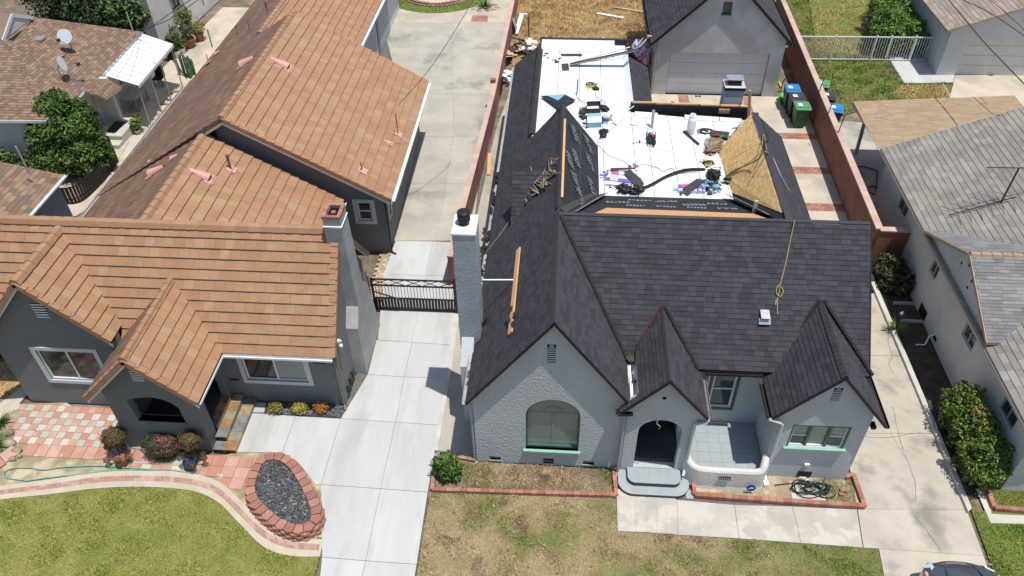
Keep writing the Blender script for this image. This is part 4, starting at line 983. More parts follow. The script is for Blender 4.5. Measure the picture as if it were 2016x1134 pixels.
wall(Fr((5.92, 0, 0), (0, 1, 0), (-1, 0, 0)), rect(13.6, 15.15, 0, 2.75), [], .2, mb)
CW = (3.75, 4.35, 1.05, 2.6), (4.42, 5.12, 1.05, 2.6)
wall(fRc, rect(3.55, 5.92, 0, 3.0), [rect(3.7, 5.1, 1.06, 2.62)], .2, mb)
wall(Fr((0, 27.4, 0), (1, 0, 0), (0, 1, 0)), rect(3.4, 8.28, 0, 2.7), [], .2, mb); wall(Fr((0, 33.1, 0), (1, 0, 0), (0, 1, 0)), rect(-2.2, 3.4, 0, 2.7), [], .2, mb)
wall(Fr((3.4, 0, 0), (0, 1, 0), (1, 0, 0)), rect(27.4, 33.1, 0, 2.7), [], .2, mb)
mb.build('wall', 'smooth_stucco', H2)
# porch walls
mb = MB(); ax0, ax1 = 2.28, 3.44; am = (ax0+ax1)/2
arch2 = [(ax0, .32), (ax1, .32), (ax1, 1.95)]+[(am+(ax1-ax0)/2*math.cos(t), 1.95+.5*math.sin(t)) for t in [math.pi*i/12 for i in range(1, 12)]]+[(ax0, 1.95)]
wall(fPo, [(1.93, 0), (3.76, 0), (3.76, 2.98), (ppx, ppz-.12), (1.93, 3.0)], [arch2], .22, mb)
arcs = [(13.8, .5), (14.6, .5), (14.6, 1.8), (14.45, 2.15), (14.2, 2.25), (13.95, 2.15), (13.8, 1.8)]
wall(Fr((3.76, 0, 0), (0, 1, 0), (1, 0, 0)), rect(13.45, 15.15, 0, 2.8), [arcs], .2, mb)
wall(Fr((1.98, 0, 0), (0, 1, 0), (-1, 0, 0)), rect(13.5, 15.15, 0, 2.9), [], .05, mb)
mb.build('porch_wall', 'light_stucco', H2)
mb = MB(); mb.add([Vector((2.0, 14.4+.28*math.cos(t), 1.2+.33*math.sin(t))) for t in [2*math.pi*i/14 for i in range(14)]], [list(range(14))]); mb.build('round_niche', 'dark_hole', H2)
MB().box((2.02, 13.68, 0), (3.55, 15.14, .42)).build('porch_floor', 'porch_dark', H2)
MB().box((2.3, 15.1, .42), (3.2, 15.145, 2.4)).build('front_door', 'brown_dark', H2)
pts = spline([(2.75, 13.42, 2.5), (2.72, 13.38, 2.38), (2.82, 13.37, 2.28), (2.8, 13.38, 2.15)], 4)
MB().tube(pts, .012, 5).build('wire', 'gutter_grey', H2)
mb = MB(); mb.lathe((2.82, 13.44, 3.35), [(.05, 0), (.05, .012)], 10, ax=(0, -1, 0)); mb.build('gable_hole', 'dark_hole', H2)
# patio floor and curved parapet
pf = MB().box((3.77, 13.3, 0), (5.9, 15.14, .43)).build('patio_floor', 'porch_line', H2)
x = 3.79
while x < 5.88:
    y = 13.32
    while y < 15.1:
        MB().box((x, y, .42), (min(x+.335, 5.895), min(y+.335, 15.135), .438)).build('floor_tile', 'porch_grey', pf); y += .342
    x += .342
cw = spline([(3.62, 13.62, 0), (3.74, 13.33, 0), (4.0, 13.14, 0), (4.4, 13.1, 0), (5.0, 13.1, 0), (5.6, 13.11, 0), (5.86, 13.22, 0), (5.99, 13.58, 0)], 6)
mb = MB(); N_ = len(cw); vs = []
for i, p in enumerate(cw):
    d = (cw[min(i+1, N_-1)]-cw[max(i-1, 0)]).normalized(); o = Vector((d.y, -d.x, 0)); t = i/(N_-1); top = .80+.2*max(0, (abs(t-.5)-.27)/.23)**1.1
    vs += [p+o*.06, p+o*.03+Vector((0, 0, .12)), p+o*.02+Vector((0, 0, top-.05)), p-o*.02+Vector((0, 0, top)), p-o*.12+Vector((0, 0, top)), p-o*.17+Vector((0, 0, top-.05)), p-o*.17]
mb.add(vs, [[i*7+j, i*7+j+1, (i+1)*7+j+1, (i+1)*7+j] for i in range(N_-1) for j in range(6)]+[list(range(7)), [len(vs)-7+j for j in range(7)][::-1]], 0, False)
mb.build('parapet', 'white_stucco', H2)
pv_ = pbox(Fr((0, 13.04, 0), (1, 0, 0), (0, -1, 0)), 4.6, 4.92, .48, .60, -.01, .012).build('parapet_vent', 'dark_hole', H2)
for i in range(5): pbox(Fr((0, 13.04, 0), (1, 0, 0), (0, -1, 0)), 4.615+i*.061, 4.65+i*.061, .49, .59, .012, .02).build('vent_bar', 'gutter_grey', pv_)
# curved front steps
def rstep(x0, x1, y0, y1, r, z0, z1, name='step'):
    pts = [(x0, y1), (x0, y0+r)]+[(x0+r-r*math.cos(t), y0+r-r*math.sin(t)) for t in [math.pi/2*i/8 for i in range(1, 9)]]
    pts += [(x1-r+r*math.sin(t), y0+r-r*math.cos(t)) for t in [math.pi/2*i/8 for i in range(0, 9)]]+[(x1, y1)]
    st = MB().slab(pts, z0, z1-.015).build(name, 'porch_dark', H2); MB().slab(pts, z1-.015, z1).build('tread', 'porch_grey', st)
    for i in range(1, 5): x = x0+(x1-x0)*i/5; MB().box((x-.004, y0+.01, z1), (x+.004, y1, z1+.002)).build('tread_joint', 'porch_line', st)
rstep(1.86, 3.84, 12.66, 13.5, .42, 0, .15); rstep(2.12, 3.6, 12.93, 13.44, .22, .15, .31)
MB().box((3.74, 12.68, 0), (3.96, 12.96, .04)).build('step_pad', 'porch_grey', H2)
# windows
Wn = fA
w = MB()
fo = MB(); ao = [(p[0], p[1]) for p in arc]
def ringpoly(fr, outer, s, d0, d1, mb):
    cx = sum(p[0] for p in outer)/len(outer); cz = (min(p[1] for p in outer)+max(p[1] for p in outer))/2; n = len(outer)
    inn = [(cx+(p[0]-cx)*s, cz+(p[1]-cz)*s) for p in outer]
    for i in range(n):
        j = (i+1) % n; mb.ext([fr(*outer[i], d0), fr(*outer[j], d0), fr(*inn[j], d0), fr(*inn[i], d0)], fr.n*(d1-d0))
    return inn
aw = MB(); ci = ringpoly(fA, ao, .93, -.15, -.08, aw); aw = aw.build('arched_window', 'green_paint', H2)
MB().ext([fA(*p, -.14) for p in ci], fA.n*.01).build('pane', 'curtain_glass', aw)
lm = 'grey_paint'
mb = MB(); pbox(fA, -.06, -.0, .8, 2.2, -.128, -.115, mb); pbox(fA, -.7, .64, 2.19, 2.23, -.128, -.115, mb)
mb.build('mullion', 'curtain_glass', aw)
mb = MB(); mb.tube([fA(-.035+.26*math.cos(t), 2.24+.22*math.sin(t), -.12) for t in [math.pi*i/10 for i in range(11)]], .012, 5); mb.build('fan_bar', 'curtain_glass', aw)
pbox(fA, -.84, .77, .66, .72, -.15, .09).build('sill', 'sill_green', aw)
window(fRc, 3.7, 4.36, 1.06, 2.62, H2, frm='white_paint', nx=1, ny=2, glass='glass'); window(fRc, 4.44, 5.1, 1.06, 2.62, H2, frm='white_paint', nx=1, ny=2, glass='glass')
pbox(fRc, 4.36, 4.44, 1.06, 2.62, -.09, .01).build('mullion_post', 'green_paint', H2)
gt_ = frame4(fRc, 3.62, 5.18, .98, 2.7, .08, .002, .03).build('window_trim', 'green_paint', H2)
rw = window(fA, *RW, H2, frm='white_paint', split=[6.36, 6.83, 7.35, 7.82], nx=3, ny=1, glass='green_glass')
for a, b in ((6.39, 6.80), (7.38, 7.79)):
    pbox(fA, a, b, 1.47, 1.84, -.062, -.058).build('pane', 'glass', rw); pbox(fA, a, b, 1.84, 1.875, -.06, -.04).build('sash_rail', 'white_paint', rw)
for a in (6.83, 7.35): pbox(fA, a-.04, a+.04, 1.43, 2.31, -.07, -.02).build('mullion_post', 'green_paint', rw)
mb = MB(); pbox(fA, 6.34, 6.38, 1.4, 2.34, -.02, .01, mb); pbox(fA, 7.80, 7.86, 1.4, 2.34, -.02, .01, mb); pbox(fA, 6.38, 7.80, 2.30, 2.34, -.02, .01, mb); mb.build('window_trim', 'green_paint', rw)
pbox(fA, 6.26, 7.92, 1.35, 1.41, -.02, .09).build('sill', 'sill_green', rw)
louvre(fA, -.24, -.02, 4.3, 5.0, 9, H2, 'smooth_stucco', arch=True); louvre(fA, 7.02, 7.24, 3.34, 3.86, 8, H2, 'smooth_stucco', arch=True)
for a, b, c, d in ((-1.82, -1.5, .12, .27), (-.27, .03, .08, .3), (.87, 1.19, .12, .27)): pbox(fA, a-.02, b+.02, c-.02, d+.02, -.12, -.1).build('crawl_vent', 'dark_hole', H2); pbox(fA, a-.03, b+.03, c-.045, c, -.05, .03).build('vent_lip', 'gutter_grey', H2)
pbox(fA, 7.0, 7.14, .62, .7, .0, .07).build('wall_outlet', 'white_plastic', H2)
pbox(fA, 6.92, 7.3, .08, .3, .001, .03).build('hatch', 'black_plastic', H2)
mb = MB(); mb.tube([(6.98, 13.5, .14), (7.05, 13.45, .2), (7.12, 13.45, .2), (7.12, 13.42, .12), (7.2, 13.42, .16)], .022, 6); mb.build('drain_pipe', 'white_plastic', H2)
dsp([(1.72, 13.3, 2.8), (1.86, 13.4, 2.6), (1.86, 13.4, .12), (1.86, 13.28, .04)], 'gutter_grey', .045, H2); dsp([(4.02, 13.32, 2.7), (3.98, 13.3, 2.58), (3.72, 13.38, 2.42), (3.72, 13.38, .5), (3.66, 13.2, .35)], 'grey_paint', .045, H2)
dsp([(5.62, 13.45, 2.68), (5.95, 13.5, 2.5), (6.02, 13.53, 2.4), (6.02, 13.53, .15), (6.02, 13.3, .1)], 'grey_paint', .045, H2); dsp([(-2.42, 13.6, 2.7), (-2.27, 13.62, 2.5), (-2.27, 13.62, .06)], 'gutter_grey', .04, H2)
MB().box((5.95, 13.2, .02), (6.08, 13.36, .12)).build('downspout_foot', 'white_plastic', H2)
pbox(fA, 8.3, 8.42, 2.4, 2.5, -.1, .1).build('bracket', 'dark_trim', H2)
# security sign on the parapet
sg = MB().lathe((5.52, 12.98, .26), [(.13, 0), (.13, .015)], 8, ax=(0, -1, .1), smooth=False).build('security_sign', 'badge_blue'); tag(sg, 'small blue octagonal security sign leaning on the white curved parapet', 'sign')
mb = MB(); mb.ext([(5.43, 12.955, .24), (5.52, 12.955, .33), (5.60, 12.955, .29), (5.56, 12.955, .25)], (0, -.006, 0)); mb.build('emblem', 'badge_white', sg)
# ---- the deck under the white membrane
dkp = [(xd, 24.35), (xL, 24.12), (1.17, 23.9), (1.18, 20.9), (5.42, 20.9), (5.42, 21.4), (5.30, 23.7), (xo+.1, 25.75), (2.42, 26.3), (2.42, 32.0), (xd, 32.0)]
mem = MB().slab([(a, b) for a, b in dkp], zD-.08, zD).build('membrane_bed', 'membrane_seam', r2)
def msheet(q, dz=0.):
    q = clip([(a, b) for a, b in dkp], q[0]+.012, q[1]-.012, q[2]+.012, q[3]-.012)
    if len(q) > 2: MB().slab(q, zD, zD+.008+dz).build('membrane_sheet', 'membrane', r2)
for i, (a, b) in enumerate(((xd, -.35), (-.35, .5), (.5, 1.35), (1.35, 2.42))):
    for c, d in ((20.5, 24.35), (24.35, 28.2), (28.2, 32.1)):
        msheet((a, b, c, d), .001*((i+int(c)) % 3))
for i, (a, b) in enumerate(((2.42, 2.95), (2.95, 3.75), (3.75, 4.5), (4.5, 5.35), (5.35, 6.5))):
    for c, d in ((20.5, 22.6), (22.6, 26.4)): msheet((a, b, c, d), .001*((i+int(c)) % 3))
# upturned edges
def flap(a, b, c, d, m='membrane', name='membrane_flap', root=None, t=.015): return MB().ext([a, b, c, d], (0, 0, t)).build(name, m, root or r2)
flap((xd+.05, 31.3, zD+.02), (1.95, 31.3, zD+.02), (1.95, 31.95, zD+.22), (xd+.05, 31.95, zD+.22), 'membrane')
flap((2.3, 26.35, zD+.02), (2.3, 31.2, zD+.02), (2.46, 31.2, zD+.2), (2.52, 26.35, zD+.22))
for a, b in ((2.55, 3.35), (4.35, 5.55), (5.6, 6.35)): flap((a, 25.95-.06*(a-2.4), zD+.02), (b, 25.95-.06*(b-2.4), zD+.02), (b+.03, 26.2-.09*(b-2.4), zD+.1), (a, 26.2-.09*(a-2.4), zD+.1))
MB().box((xd-.02, 31.97, zD-.1), (2.5, 32.12, zD+.26)).build('edge_board', 'dark_shingle', r2)
# rear parapet with bare top
MB().ext([(2.4, 26.42, zD-.2), (6.75, 26.3, zD-.2), (6.75, 26.3, zD+.3), (2.4, 26.42, zD+.3)], (0, .16, 0)).build('rear_parapet', 'felt', r2)
x = 2.45
while x < 6.6:
    l_ = random.uniform(.5, 1.1); MB().box((x, 26.44-.03*(x-2.4), zD+.3), (min(x+l_, 6.7), 26.54-.03*(x-2.4), zD+.345)).build('bare_board', 'plywood', r2); x += l_+random.uniform(0, .06)
MB().box((5.6, 26.25, zD+.08), (6.0, 26.3, zD+.24)).build('plywood_patch', 'plywood', r2)
MB().ext([(6.3, 23.8, zR-.1), (6.7, 26.15, zD), (8.3, 27.5, 2.75), (8.3, 27.5, 2.7), (6.5, 24.0, zR-.3)][:3]+[(6.5, 24.0, zR-.3)], (0, .05, 0)).build('rear_hip_board', 'felt', r2)
# felt slope west of the well, with printed bands
feltW = [(xL+.0, yR, zR-.01), (1.18, 20.9, zD+.0), (1.17, 23.9, zD), (xL+.0, yB, zR-.01)]
MB().ext([Vector(p) for p in feltW], (0, 0, -.06)).build('felt_slope', 'felt', r2)
eW = (Vector(feltW[1])-Vector((xL+.1, 20.9, zR-.06))).normalized(); nW_ = Vector((1.33, 0, 1)).normalized()
def fprint(c, L, w, ang, root, u, v, n):
    c = Vector(c)+n*.014; d = u*math.cos(ang)+v*math.sin(ang); s = n.cross(d); mb = MB(); k = 6
    for i in range(k):
        for j in (-1, 1):
            if random.random() < .9:
                p = c+d*(L*(i+.5)/k-L/2)+s*w*.27*j; a = random.uniform(.35, .5)*w; b = L/k*.36
                mb.tube([p+d*b*1.1*math.cos(t)+s*a*.9*math.sin(t) for t in [math.pi*2*m/7*random.uniform(.9, 1) for m in range(6)]], .016, 3, cap=False); mb.tube([p-d*b+s*random.uniform(-.3, .3)*w, p+d*b+s*random.uniform(-.3, .3)*w], .012, 3, cap=False)
    mb.build('printed_band', 'felt_print', root)
for y, f in ((22.9, .25), (22.2, .7), (21.5, .3), (20.9, .75), (20.2, .3), (23.2, .65), (19.6, .45), (21.0, .12)):
    c = Vector((xL+.1, y, zR-.06)).lerp(Vector((1.18, y, zD)), f)
    if f < .28+.6*max(0, (y-17.75)/3.2): fprint(c, .75, .26, R(68), r2, eW, Vector((0, -1, 0)), nW_)
strip((xL+.6, 20.0, 5.14), (xL+.6, 23.9, 5.14), .05, r2, 'dark_grey', 'felt_lap', .02, n=tuple(nW_))
# back slope behind the main ridge: bare boards on top, felt below
back = [(xL+.15, yR+.12, zR-.05), (6.1, yR+.12, zR-.05), (5.42, 20.9, zD), (1.18, 20.9, zD)]
MB().ext([Vector(p) for p in back], (0, 0, -.06)).build('felt_slope', 'felt', r2)
nB = Vector((0, .48, 1)).normalized(); bl = lambda x, y, d=0.: Vector((x, y, zR-.05-(y-yR-.12)*(zR-.05-zD)/(20.9-yR-.12)))+nB*d
MB().ext([bl(.9, yR+.3, .004), bl(5.75, yR+.3, .004), bl(5.5, yR+.95, .004), bl(1.3, yR+1.15, .004)], nB*.02).build('bare_sheathing', 'plywood', r2)
uB = Vector((1, 0, 0)); vB = nB.cross(uB)
for x in (1.9, 2.8, 3.7, 4.6): fprint(bl(x+.3, 19.35), .6, .18, R(random.uniform(-8, 12)), r2, uB, vB, nB)
for x in (1.7, 2.4, 3.2, 4.0, 4.8): fprint(bl(x, 19.9+random.uniform(-.2, .3)), .75, .2, R(random.uniform(-8, 12)), r2, uB, vB, nB)
# metal valley pans at both corners of the well
for (a, b, sgn) in ((Vector((.12, yR+.3, zR-.18)), Vector((1.18, 20.9, zD+.02)), 1), (Vector((6.05, yR+.35, zR-.2)), Vector((5.42, 20.9, zD+.02)), -1)):
    d = (b-a).normalized(); s = d.cross(Vector((0, 0, 1))).normalized(); u = s.cross(d)
    for w0, w1, h in ((-.02, -.28, .16), (.02, .28, .12)):
        MB().ext([a+s*w0+u*.03, b+s*w0+u*.03, b+s*w1+u*(.03+h), a+s*w1+u*(.03+h)], u*.012).build('valley_pan', 'ridge_shingle', r2)
        MB().bar(a+s*w1+u*(.05+h), b+s*w1+u*(.05+h), .02).build('pan_edge', 'galvanized', r2)
MB().box((5.52, 18.9, 5.2), (5.62, 18.98, 5.75)).build('ridge_post', 'tan_metal', r2)
# bare OSB slope on the east side of the well
osb = [(6.1, 18.3, zR-.03), (5.42, 21.3, zD+.02), (5.32, 23.75, zD+.02), (xo-.02, 23.85, zR-.03)]
osb = [(6.18, yR+.55, zR-.04), (5.46, 21.25, zD+.05), (5.32, 23.78, zD+.05), (6.18, 23.82, zR-.04)]
O = [Vector(p) for p in osb]
for i in range(3):
    f0, f1 = i/3, (i+1)/3
    a0, a1 = O[0].lerp(O[3], f0), O[0].lerp(O[3], f1); b0, b1 = O[1].lerp(O[2], f0), O[1].lerp(O[2], f1); g_ = (a1-a0)*.004
    MB().ext([a0+g_, a1-g_, b1-g_, b0+g_], (-.04, 0, -.03)).build('osb_panel', 'osb', r2)
MB().ext([Vector((6.1, yR+.12, zR-.06)), O[0]+Vector((0, 0, -.02)), O[1]+Vector((0, 0, -.02)), Vector((5.42, 20.9, zD))], (.0, 0, -.05)).build('felt_corner', 'felt', r2)
MB().bar((6.21, yR+.5, zR-.02), (6.21, 19.4, zR-.02), .05).build('bare_ridge_board', 'raw_wood', r2)
strip((xo+.02, yR+.1, zR), (xo+.02, 23.8, zR), .2, r2, 'dark_shingle', 'ridge_cap', .02)
for p, q, w in (((6.5, 23.6, 5.62), (6.5, 22.6, 5.6), .1), ((6.62, 24.1, 5.45), (6.7, 23.0, 5.35), .08)):
    strip(p, q, w, r2, 'felt', 'felt_strip', .02, n=(.8, 0, .57))
# folded felt flap lying behind the ridge end
fl = empty('felt_flap', (0, 24.8, 4.42), 'folded black roofing felt with a blue underside lying behind the west ridge end', 'roofing felt')
MB().ext([at(1064, 189, 4.5), at(1112, 186, 4.5), at(1134, 197, 4.5), at(1103, 212, 4.55), at(1098, 214, 4.5)], (0, 0, .01)).build('felt', 'felt', fl)
MB().ext([at(1076, 188, 4.53), at(1114, 185, 4.53), at(1099, 198, 4.53)], (0, 0, .01)).build('underside', 'sky_cloth', fl)
# main chimney
cx = empty('chimney', (-2.7, 16, 0), parent=H2)
fy = 15.62; ty = 6.6; A_ = aty(889.5, 463, fy); B_ = aty(935, 464, fy); zt_ = A_.z
mb = MB(); mb.box((A_.x, fy, 0), (B_.x, fy+.82, zt_)); mb.build('stack', 'chimney_shaded', cx)
MB().box((A_.x-.02, fy-.02, zt_), (B_.x+.02, fy+.84, zt_+.05)).build('crown', 'white_stucco', cx)
c_ = Vector(((A_.x+B_.x)/2-.03, fy+.45, zt_+.05))
mb = MB(); mb.lathe(c_, [(.13, 0), (.13, .12), (.165, .12), (.165, .17), (.15, .19), (.17, .23), (.17, .36), (.15, .38), (0, .38)], 20); mb.build('flue_cap', 'black_plastic', cx)
mb = MB(); q1 = aty(909, 664, fy-.02); q2 = aty(933, 664, fy-.02)
yl = 15.0
zl = aty(908, 722, yl).z
mb.ext([(q1.x, fy, 0), (q1.x, fy, q1.z), (q1.x, yl, zl), (q1.x, yl, 0)], (q2.x-q1.x, 0, 0)); mb.build('shoulder', 'smooth_stucco', cx)
mb = MB(); mb.tube([(B_.x-.01, fy+.3, 3.6), (B_.x+.9, fy+.3, 4.35)], .0, 4) if False else None
p = atx(950, 551, B_.x+.02); e = atp(1016, 551, (xL, 0, zR), (-kW, 0, 1))
MB().tube([p, e], .022, 6).build('brace_pipe', 'white_plastic', cx)
# rear chimney
rc = empty('chimney', (6.2, 27.6, 0), parent=H2)
a = aty(1429, 172, 27.5); b = aty(1467, 173, 27.5)
MB().box((a.x, 27.5, 0), (b.x, 28.1, a.z-.12)).build('stack', 'smooth_stucco', rc)
MB().box((a.x-.03, 27.47, a.z-.12), (b.x+.03, 28.13, a.z-.02)).build('crown', 'brown_dark', rc); MB().box((a.x-.03, 27.47, a.z-.02), (b.x+.03, 28.13, a.z)).build('crown_top', 'garage_stucco', rc)
MB().box((a.x+.12, 27.65, a.z), (b.x-.12, 28.0, a.z+.22)).build('flue', 'black_plastic', rc); MB().box((a.x+.05, 27.6, a.z+.22), (b.x-.05, 28.05, a.z+.25)).build('rain_cap', 'galvanized', rc)
MB().box((b.x-.25, 27.42, a.z-1.35), (b.x-.05, 27.5, a.z-1.25)).build('vent', 'dark_hole', rc)
# small things fixed on the front slope
p, n = on_plane(1504, 635, front2)
v = MB().ext([p+Vector((-.16, -.1, .02)), p+Vector((.16, -.1, .02)), p+Vector((.16, .02, .14)), p+Vector((-.16, .02, .14))], n*.012).build('roof_vent', 'galvanized', H2)
mb = MB(); mb.box((p.x-.1, p.y-.02, p.z), (p.x+.1, p.y+.2, p.z+.22)); mb.ext([p+Vector((-.12, -.08, .2)), p+Vector((.12, -.08, .2)), p+Vector((.12, .22, .26)), p+Vector((-.12, .22, .26))], (0, 0, .02)); mb.build('hood', 'galvanized', v)
# garage
GR = empty('garage', (7.3, 36.1, 0), 'grey stucco garage with a steep charcoal roof and wide white door behind the flat roof', 'garage')
fG = Fr((0, 36.1, 0), (1, 0, 0), (0, -1, 0)); gpx, gpz = 7.27, 5.98; kG = .97
mb = MB(); wall(fG, [(4.28, 0), (10.26, 0), (10.26, 2.95), (gpx, gpz-.1), (4.28, 2.95)], [rect(4.92, 9.64, 0, 2.24), rect(7.04, 7.46, 4.15, 4.72)], .25, mb)
wall(Fr((4.28, 0, 0), (0, 1, 0), (-1, 0, 0)), rect(36.1, 43, 0, 2.8), [], .2, mb); wall(Fr((10.26, 0, 0), (0, 1, 0), (1, 0, 0)), rect(36.1, 43, 0, 2.8), [], .2, mb)
mb.build('wall', 'garage_stucco', GR)
gd_ = pbox(fG, 4.94, 9.62, .01, 2.22, -.2, -.17).build('garage_door', 'joint', GR)
for i in range(4):
    for j in range(4): pbox(fG, 4.95+j*1.168, 4.95+(j+1)*1.168-.006, .02+i*.55, .02+(i+1)*.55-.012, -.17, -.145).build('door_panel', 'white_stucco' if False else 'grey_paint', gd_)
wv = window(fG, 7.04, 7.46, 4.15, 4.72, GR, frm='green_paint', nx=1, ny=1, glass='dark_glass'); pbox(fG, 7.0, 7.5, 4.1, 4.15, -.05, .05).build('sill', 'green_paint', wv)
gW_ = [(gpx, 35.9, gpz), (gpx, 43.2, gpz), (3.92, 43.2, gpz-kG*(gpx-3.92)), (3.92, 35.9, gpz-kG*(gpx-3.92))]; gE_ = [(gpx, 35.9, gpz), (gpx, 43.2, gpz), (10.5, 43.2, gpz-kG*(10.5-gpx)), (10.5, 35.9, gpz-kG*(10.5-gpx))]
gr_ = MB(); gr_.ext([Vector(p) for p in gW_], (0, 0, -.1)); gr_.ext([Vector(p) for p in gE_], (0, 0, -.1)); gr_ = gr_.build('roof', 'dark_trim', GR)
pc = []
for q in (gW_, gE_): a, n = courses(q, Y_, .2, .31, .016, jit=.003, wrnd=.25); pc += a
lay(pc, 'shingle', 'dark_shingle', gr_, 120)
for a in (gW_, gE_): fascia(a[3], a[0], fw_, GR, 'black_metal', h=.16, drop=-.02, name='rake_trim')
gutter([(3.86, 35.9, 2.68), (3.86, 43, 2.68)], .06, GR, 'dark_trim'); dsp([(3.9, 35.98, 2.6), (4.2, 36.0, 2.4), (4.2, 36.0, .05)], 'gutter_grey', .045, GR); gutter([(10.56, 35.9, 2.8), (10.56, 43, 2.8)], .06, GR, 'dark_trim')
pbox(fG, 10.22, 10.34, 2.62, 2.72, .0, .1).build('spotlight', 'white_plastic', GR)
# ------------------------------------------------------------ block walls
def block_wall(name, pts, h, th, label, m, cap, root_m='mortar', bl=.4, bh=.2, capw=.06, only=1, capm=None, near=300):
    w = empty(name, pts[0], label, 'wall'); n_blk = 0; core = MB()
    for a, b in zip(pts[:-1], pts[1:]):
        a, b = Vector(a).to_3d(), Vector(b).to_3d(); L = (b-a).length; d = (b-a)/L; s = Vector((d.y, -d.x, 0))
        core.ext([a+s*(th/2-.008), b+s*(th/2-.008), b-s*(th/2-.008), a-s*(th/2-.008)], (0, 0, h), 0)
        t = 0; i = 0
        while t < L-.02:
            e = min(t+bl, L); p, q = a+d*(t+.003)+Vector((0, 0, h)), a+d*(e-.003)+Vector((0, 0, h)); c = s*(th/2+capw/2)
            MB().ext([p+c, q+c, q-c, p-c], (0, 0, .05+random.uniform(0, .003))).build('cap_block', cap, w); t = e
        rest = MB(); r = 0; z = 0.
        while z < h-.02:
            t = -bl/2 if r % 2 else 0
            while t < L-.02:
                t0, t1 = max(t, 0)+.004, min(t+bl, L)-.004
                if t1-t0 > .03:
                    z1 = min(z+bh, h)-.006
                    rest.ext([a+d*t0+s*(th/2), a+d*t1+s*(th/2), a+d*t1-s*(th/2), a+d*t0-s*(th/2)], (0, 0, 0)) if False else rest.add(
                        [a+d*t0+s*th/2+Vector((0, 0, z)), a+d*t1+s*th/2+Vector((0, 0, z)), a+d*t1-s*th/2+Vector((0, 0, z)), a+d*t0-s*th/2+Vector((0, 0, z)),
                         a+d*t0+s*th/2+Vector((0, 0, z1)), a+d*t1+s*th/2+Vector((0, 0, z1)), a+d*t1-s*th/2+Vector((0, 0, z1)), a+d*t0-s*th/2+Vector((0, 0, z1))],
                        [[0, 1, 5, 4], [1, 2, 6, 5], [2, 3, 7, 6], [3, 0, 4, 7], [4, 5, 6, 7]])
                t += bl
            z += bh; r += 1
        rest.build('block_courses', m, w, kind='stuff')
    core.build('wall_core', root_m, w)
    return w
bw = block_wall('block_wall', [(12.52, 23.3), (11.42, 23.3), (11.9, 45.5)], 1.6, .2, 'long red-brown block wall with a pink cap running back beside the row of bins', 'red_block', 'pink_cap', root_m='red_block')
lw = block_wall('block_wall', [(-3.9, 21.2), (-3.42, 33.0), (-3.2, 47.5)], 1.35, .16, 'maroon block wall with a pale cap between the old driveway and the dark-roofed house', 'maroon_wall', 'pink_cap', root_m='maroon_wall')
MB().box((-3.62, 34.2, 1.38), (-3.38, 34.45, 1.56)).build('post_cap', 'maroon_wall', lw)
for i, (x, y, l) in enumerate(((1560, 225, .9), (1631, 178, 1.1), (1603, 245, .9), (1614, 186, .9))):
    p = at([1611, 1629, 1650, 1702][i], [185, 228, 262, 435][i], 1.65)
    tp_x = [(1620, 147), (1640, 183), (1660, 226), (1688, 408)][i]; q = p+Vector((.12, .15, .75)) if i < 3 else p+Vector((-.1, .5, .3))
    tag(MB().tube([p, q], .022, 5).build('rod', 'rust' if i == 3 else 'dark_grey'), ['grey rod sticking up from the red-brown wall beside the lawn, farthest of the three', 'grey rod on the red-brown wall above the black bin lid, middle of the three', 'grey rod on the red-brown wall above the blue bin lid, nearest of the three', 'rusty rod leaning on the near end of the red-brown wall'][i], 'rod')
# maroon gate leaf and debris in the narrow yard
# ------------------------------------------------------------ grey house on the right
H3 = empty('grey_roof_house', (12.5, 18, 0), 'white stucco house with grey shingle roof and small gable at the right edge', 'house')
r3 = empty('roof', (13, 20, 2.6), parent=H3)
k3 = .42; xe3 = 12.2; ze = 2.65
mainW = [(xe3, 13.2, ze), (xe3, 27.1, ze), (19, 27.1, ze+k3*6.8), (19, 13.2, ze+k3*6.8)]
gx3 = 12.16; gyk = 18.98; gzk = 4.05; kk = .46
sgN = [(gx3, gyk, gzk), (15.5, gyk, gzk), (15.5, gyk+2.85, gzk-2.85*kk), (gx3, gyk+2.85, gzk-2.85*kk)]
sgS = [(gx3, gyk, gzk), (15.5, gyk, gzk), (15.5, gyk-2.55, gzk-2.55*kk), (gx3, gyk-2.4, gzk-2.4*kk)]
sgN = [(gx3, gyk, gzk), (15.6, gyk, gzk), (12.55, gyk+2.85, gzk-2.85*kk), (gx3, gyk+2.85, gzk-2.85*kk)]
sgS = [(gx3, gyk, gzk), (15.6, gyk, gzk), (12.5, gyk-2.55, gzk-2.55*kk), (gx3, gyk-2.55, gzk-2.55*kk)]
dk = MB()
for q in (mainW, sgN, sgS): dk.ext([Vector(p) for p in q], (0, 0, -.08))
dk.build('roof_deck', 'pale_wood', r3)
a, n = courses(mainW, Y_, .19, .34, .02, jit=.003, wrnd=.3); pc = a
lay(pc, 'shingle', 'grey_shingle', r3, 240)
pc = []
for q in (sgN, sgS): a, n = courses(q, X_, .11, .4, .014, jit=.003, wrnd=.4); pc += a
lay(pc, 'gable_shingle', 'slate_shingle', r3, 60)
ridge((gx3, gyk, gzk), (15.5, gyk, gzk), r3, m='tan_shingle', w=.1, ln=.28, rise=.03, name='ridge_cap')
for q in ((mainW[0], mainW[1]),): fascia(q[0], q[1], (-1, 0, 0), H3, 'tan_metal', h=.1, drop=.05)
fascia(sgN[3], sgN[0], (-1, 0, 0), H3, 'pale_wood', h=.1, drop=0); fascia(sgS[3], sgS[0], (-1, 0, 0), H3, 'pale_wood', h=.1, drop=0)
fascia((12.2, 27.12, ze), (19, 27.12, ze+k3*6.8), (0, 1, 0), H3, 'pale_wood', h=.1, drop=0)
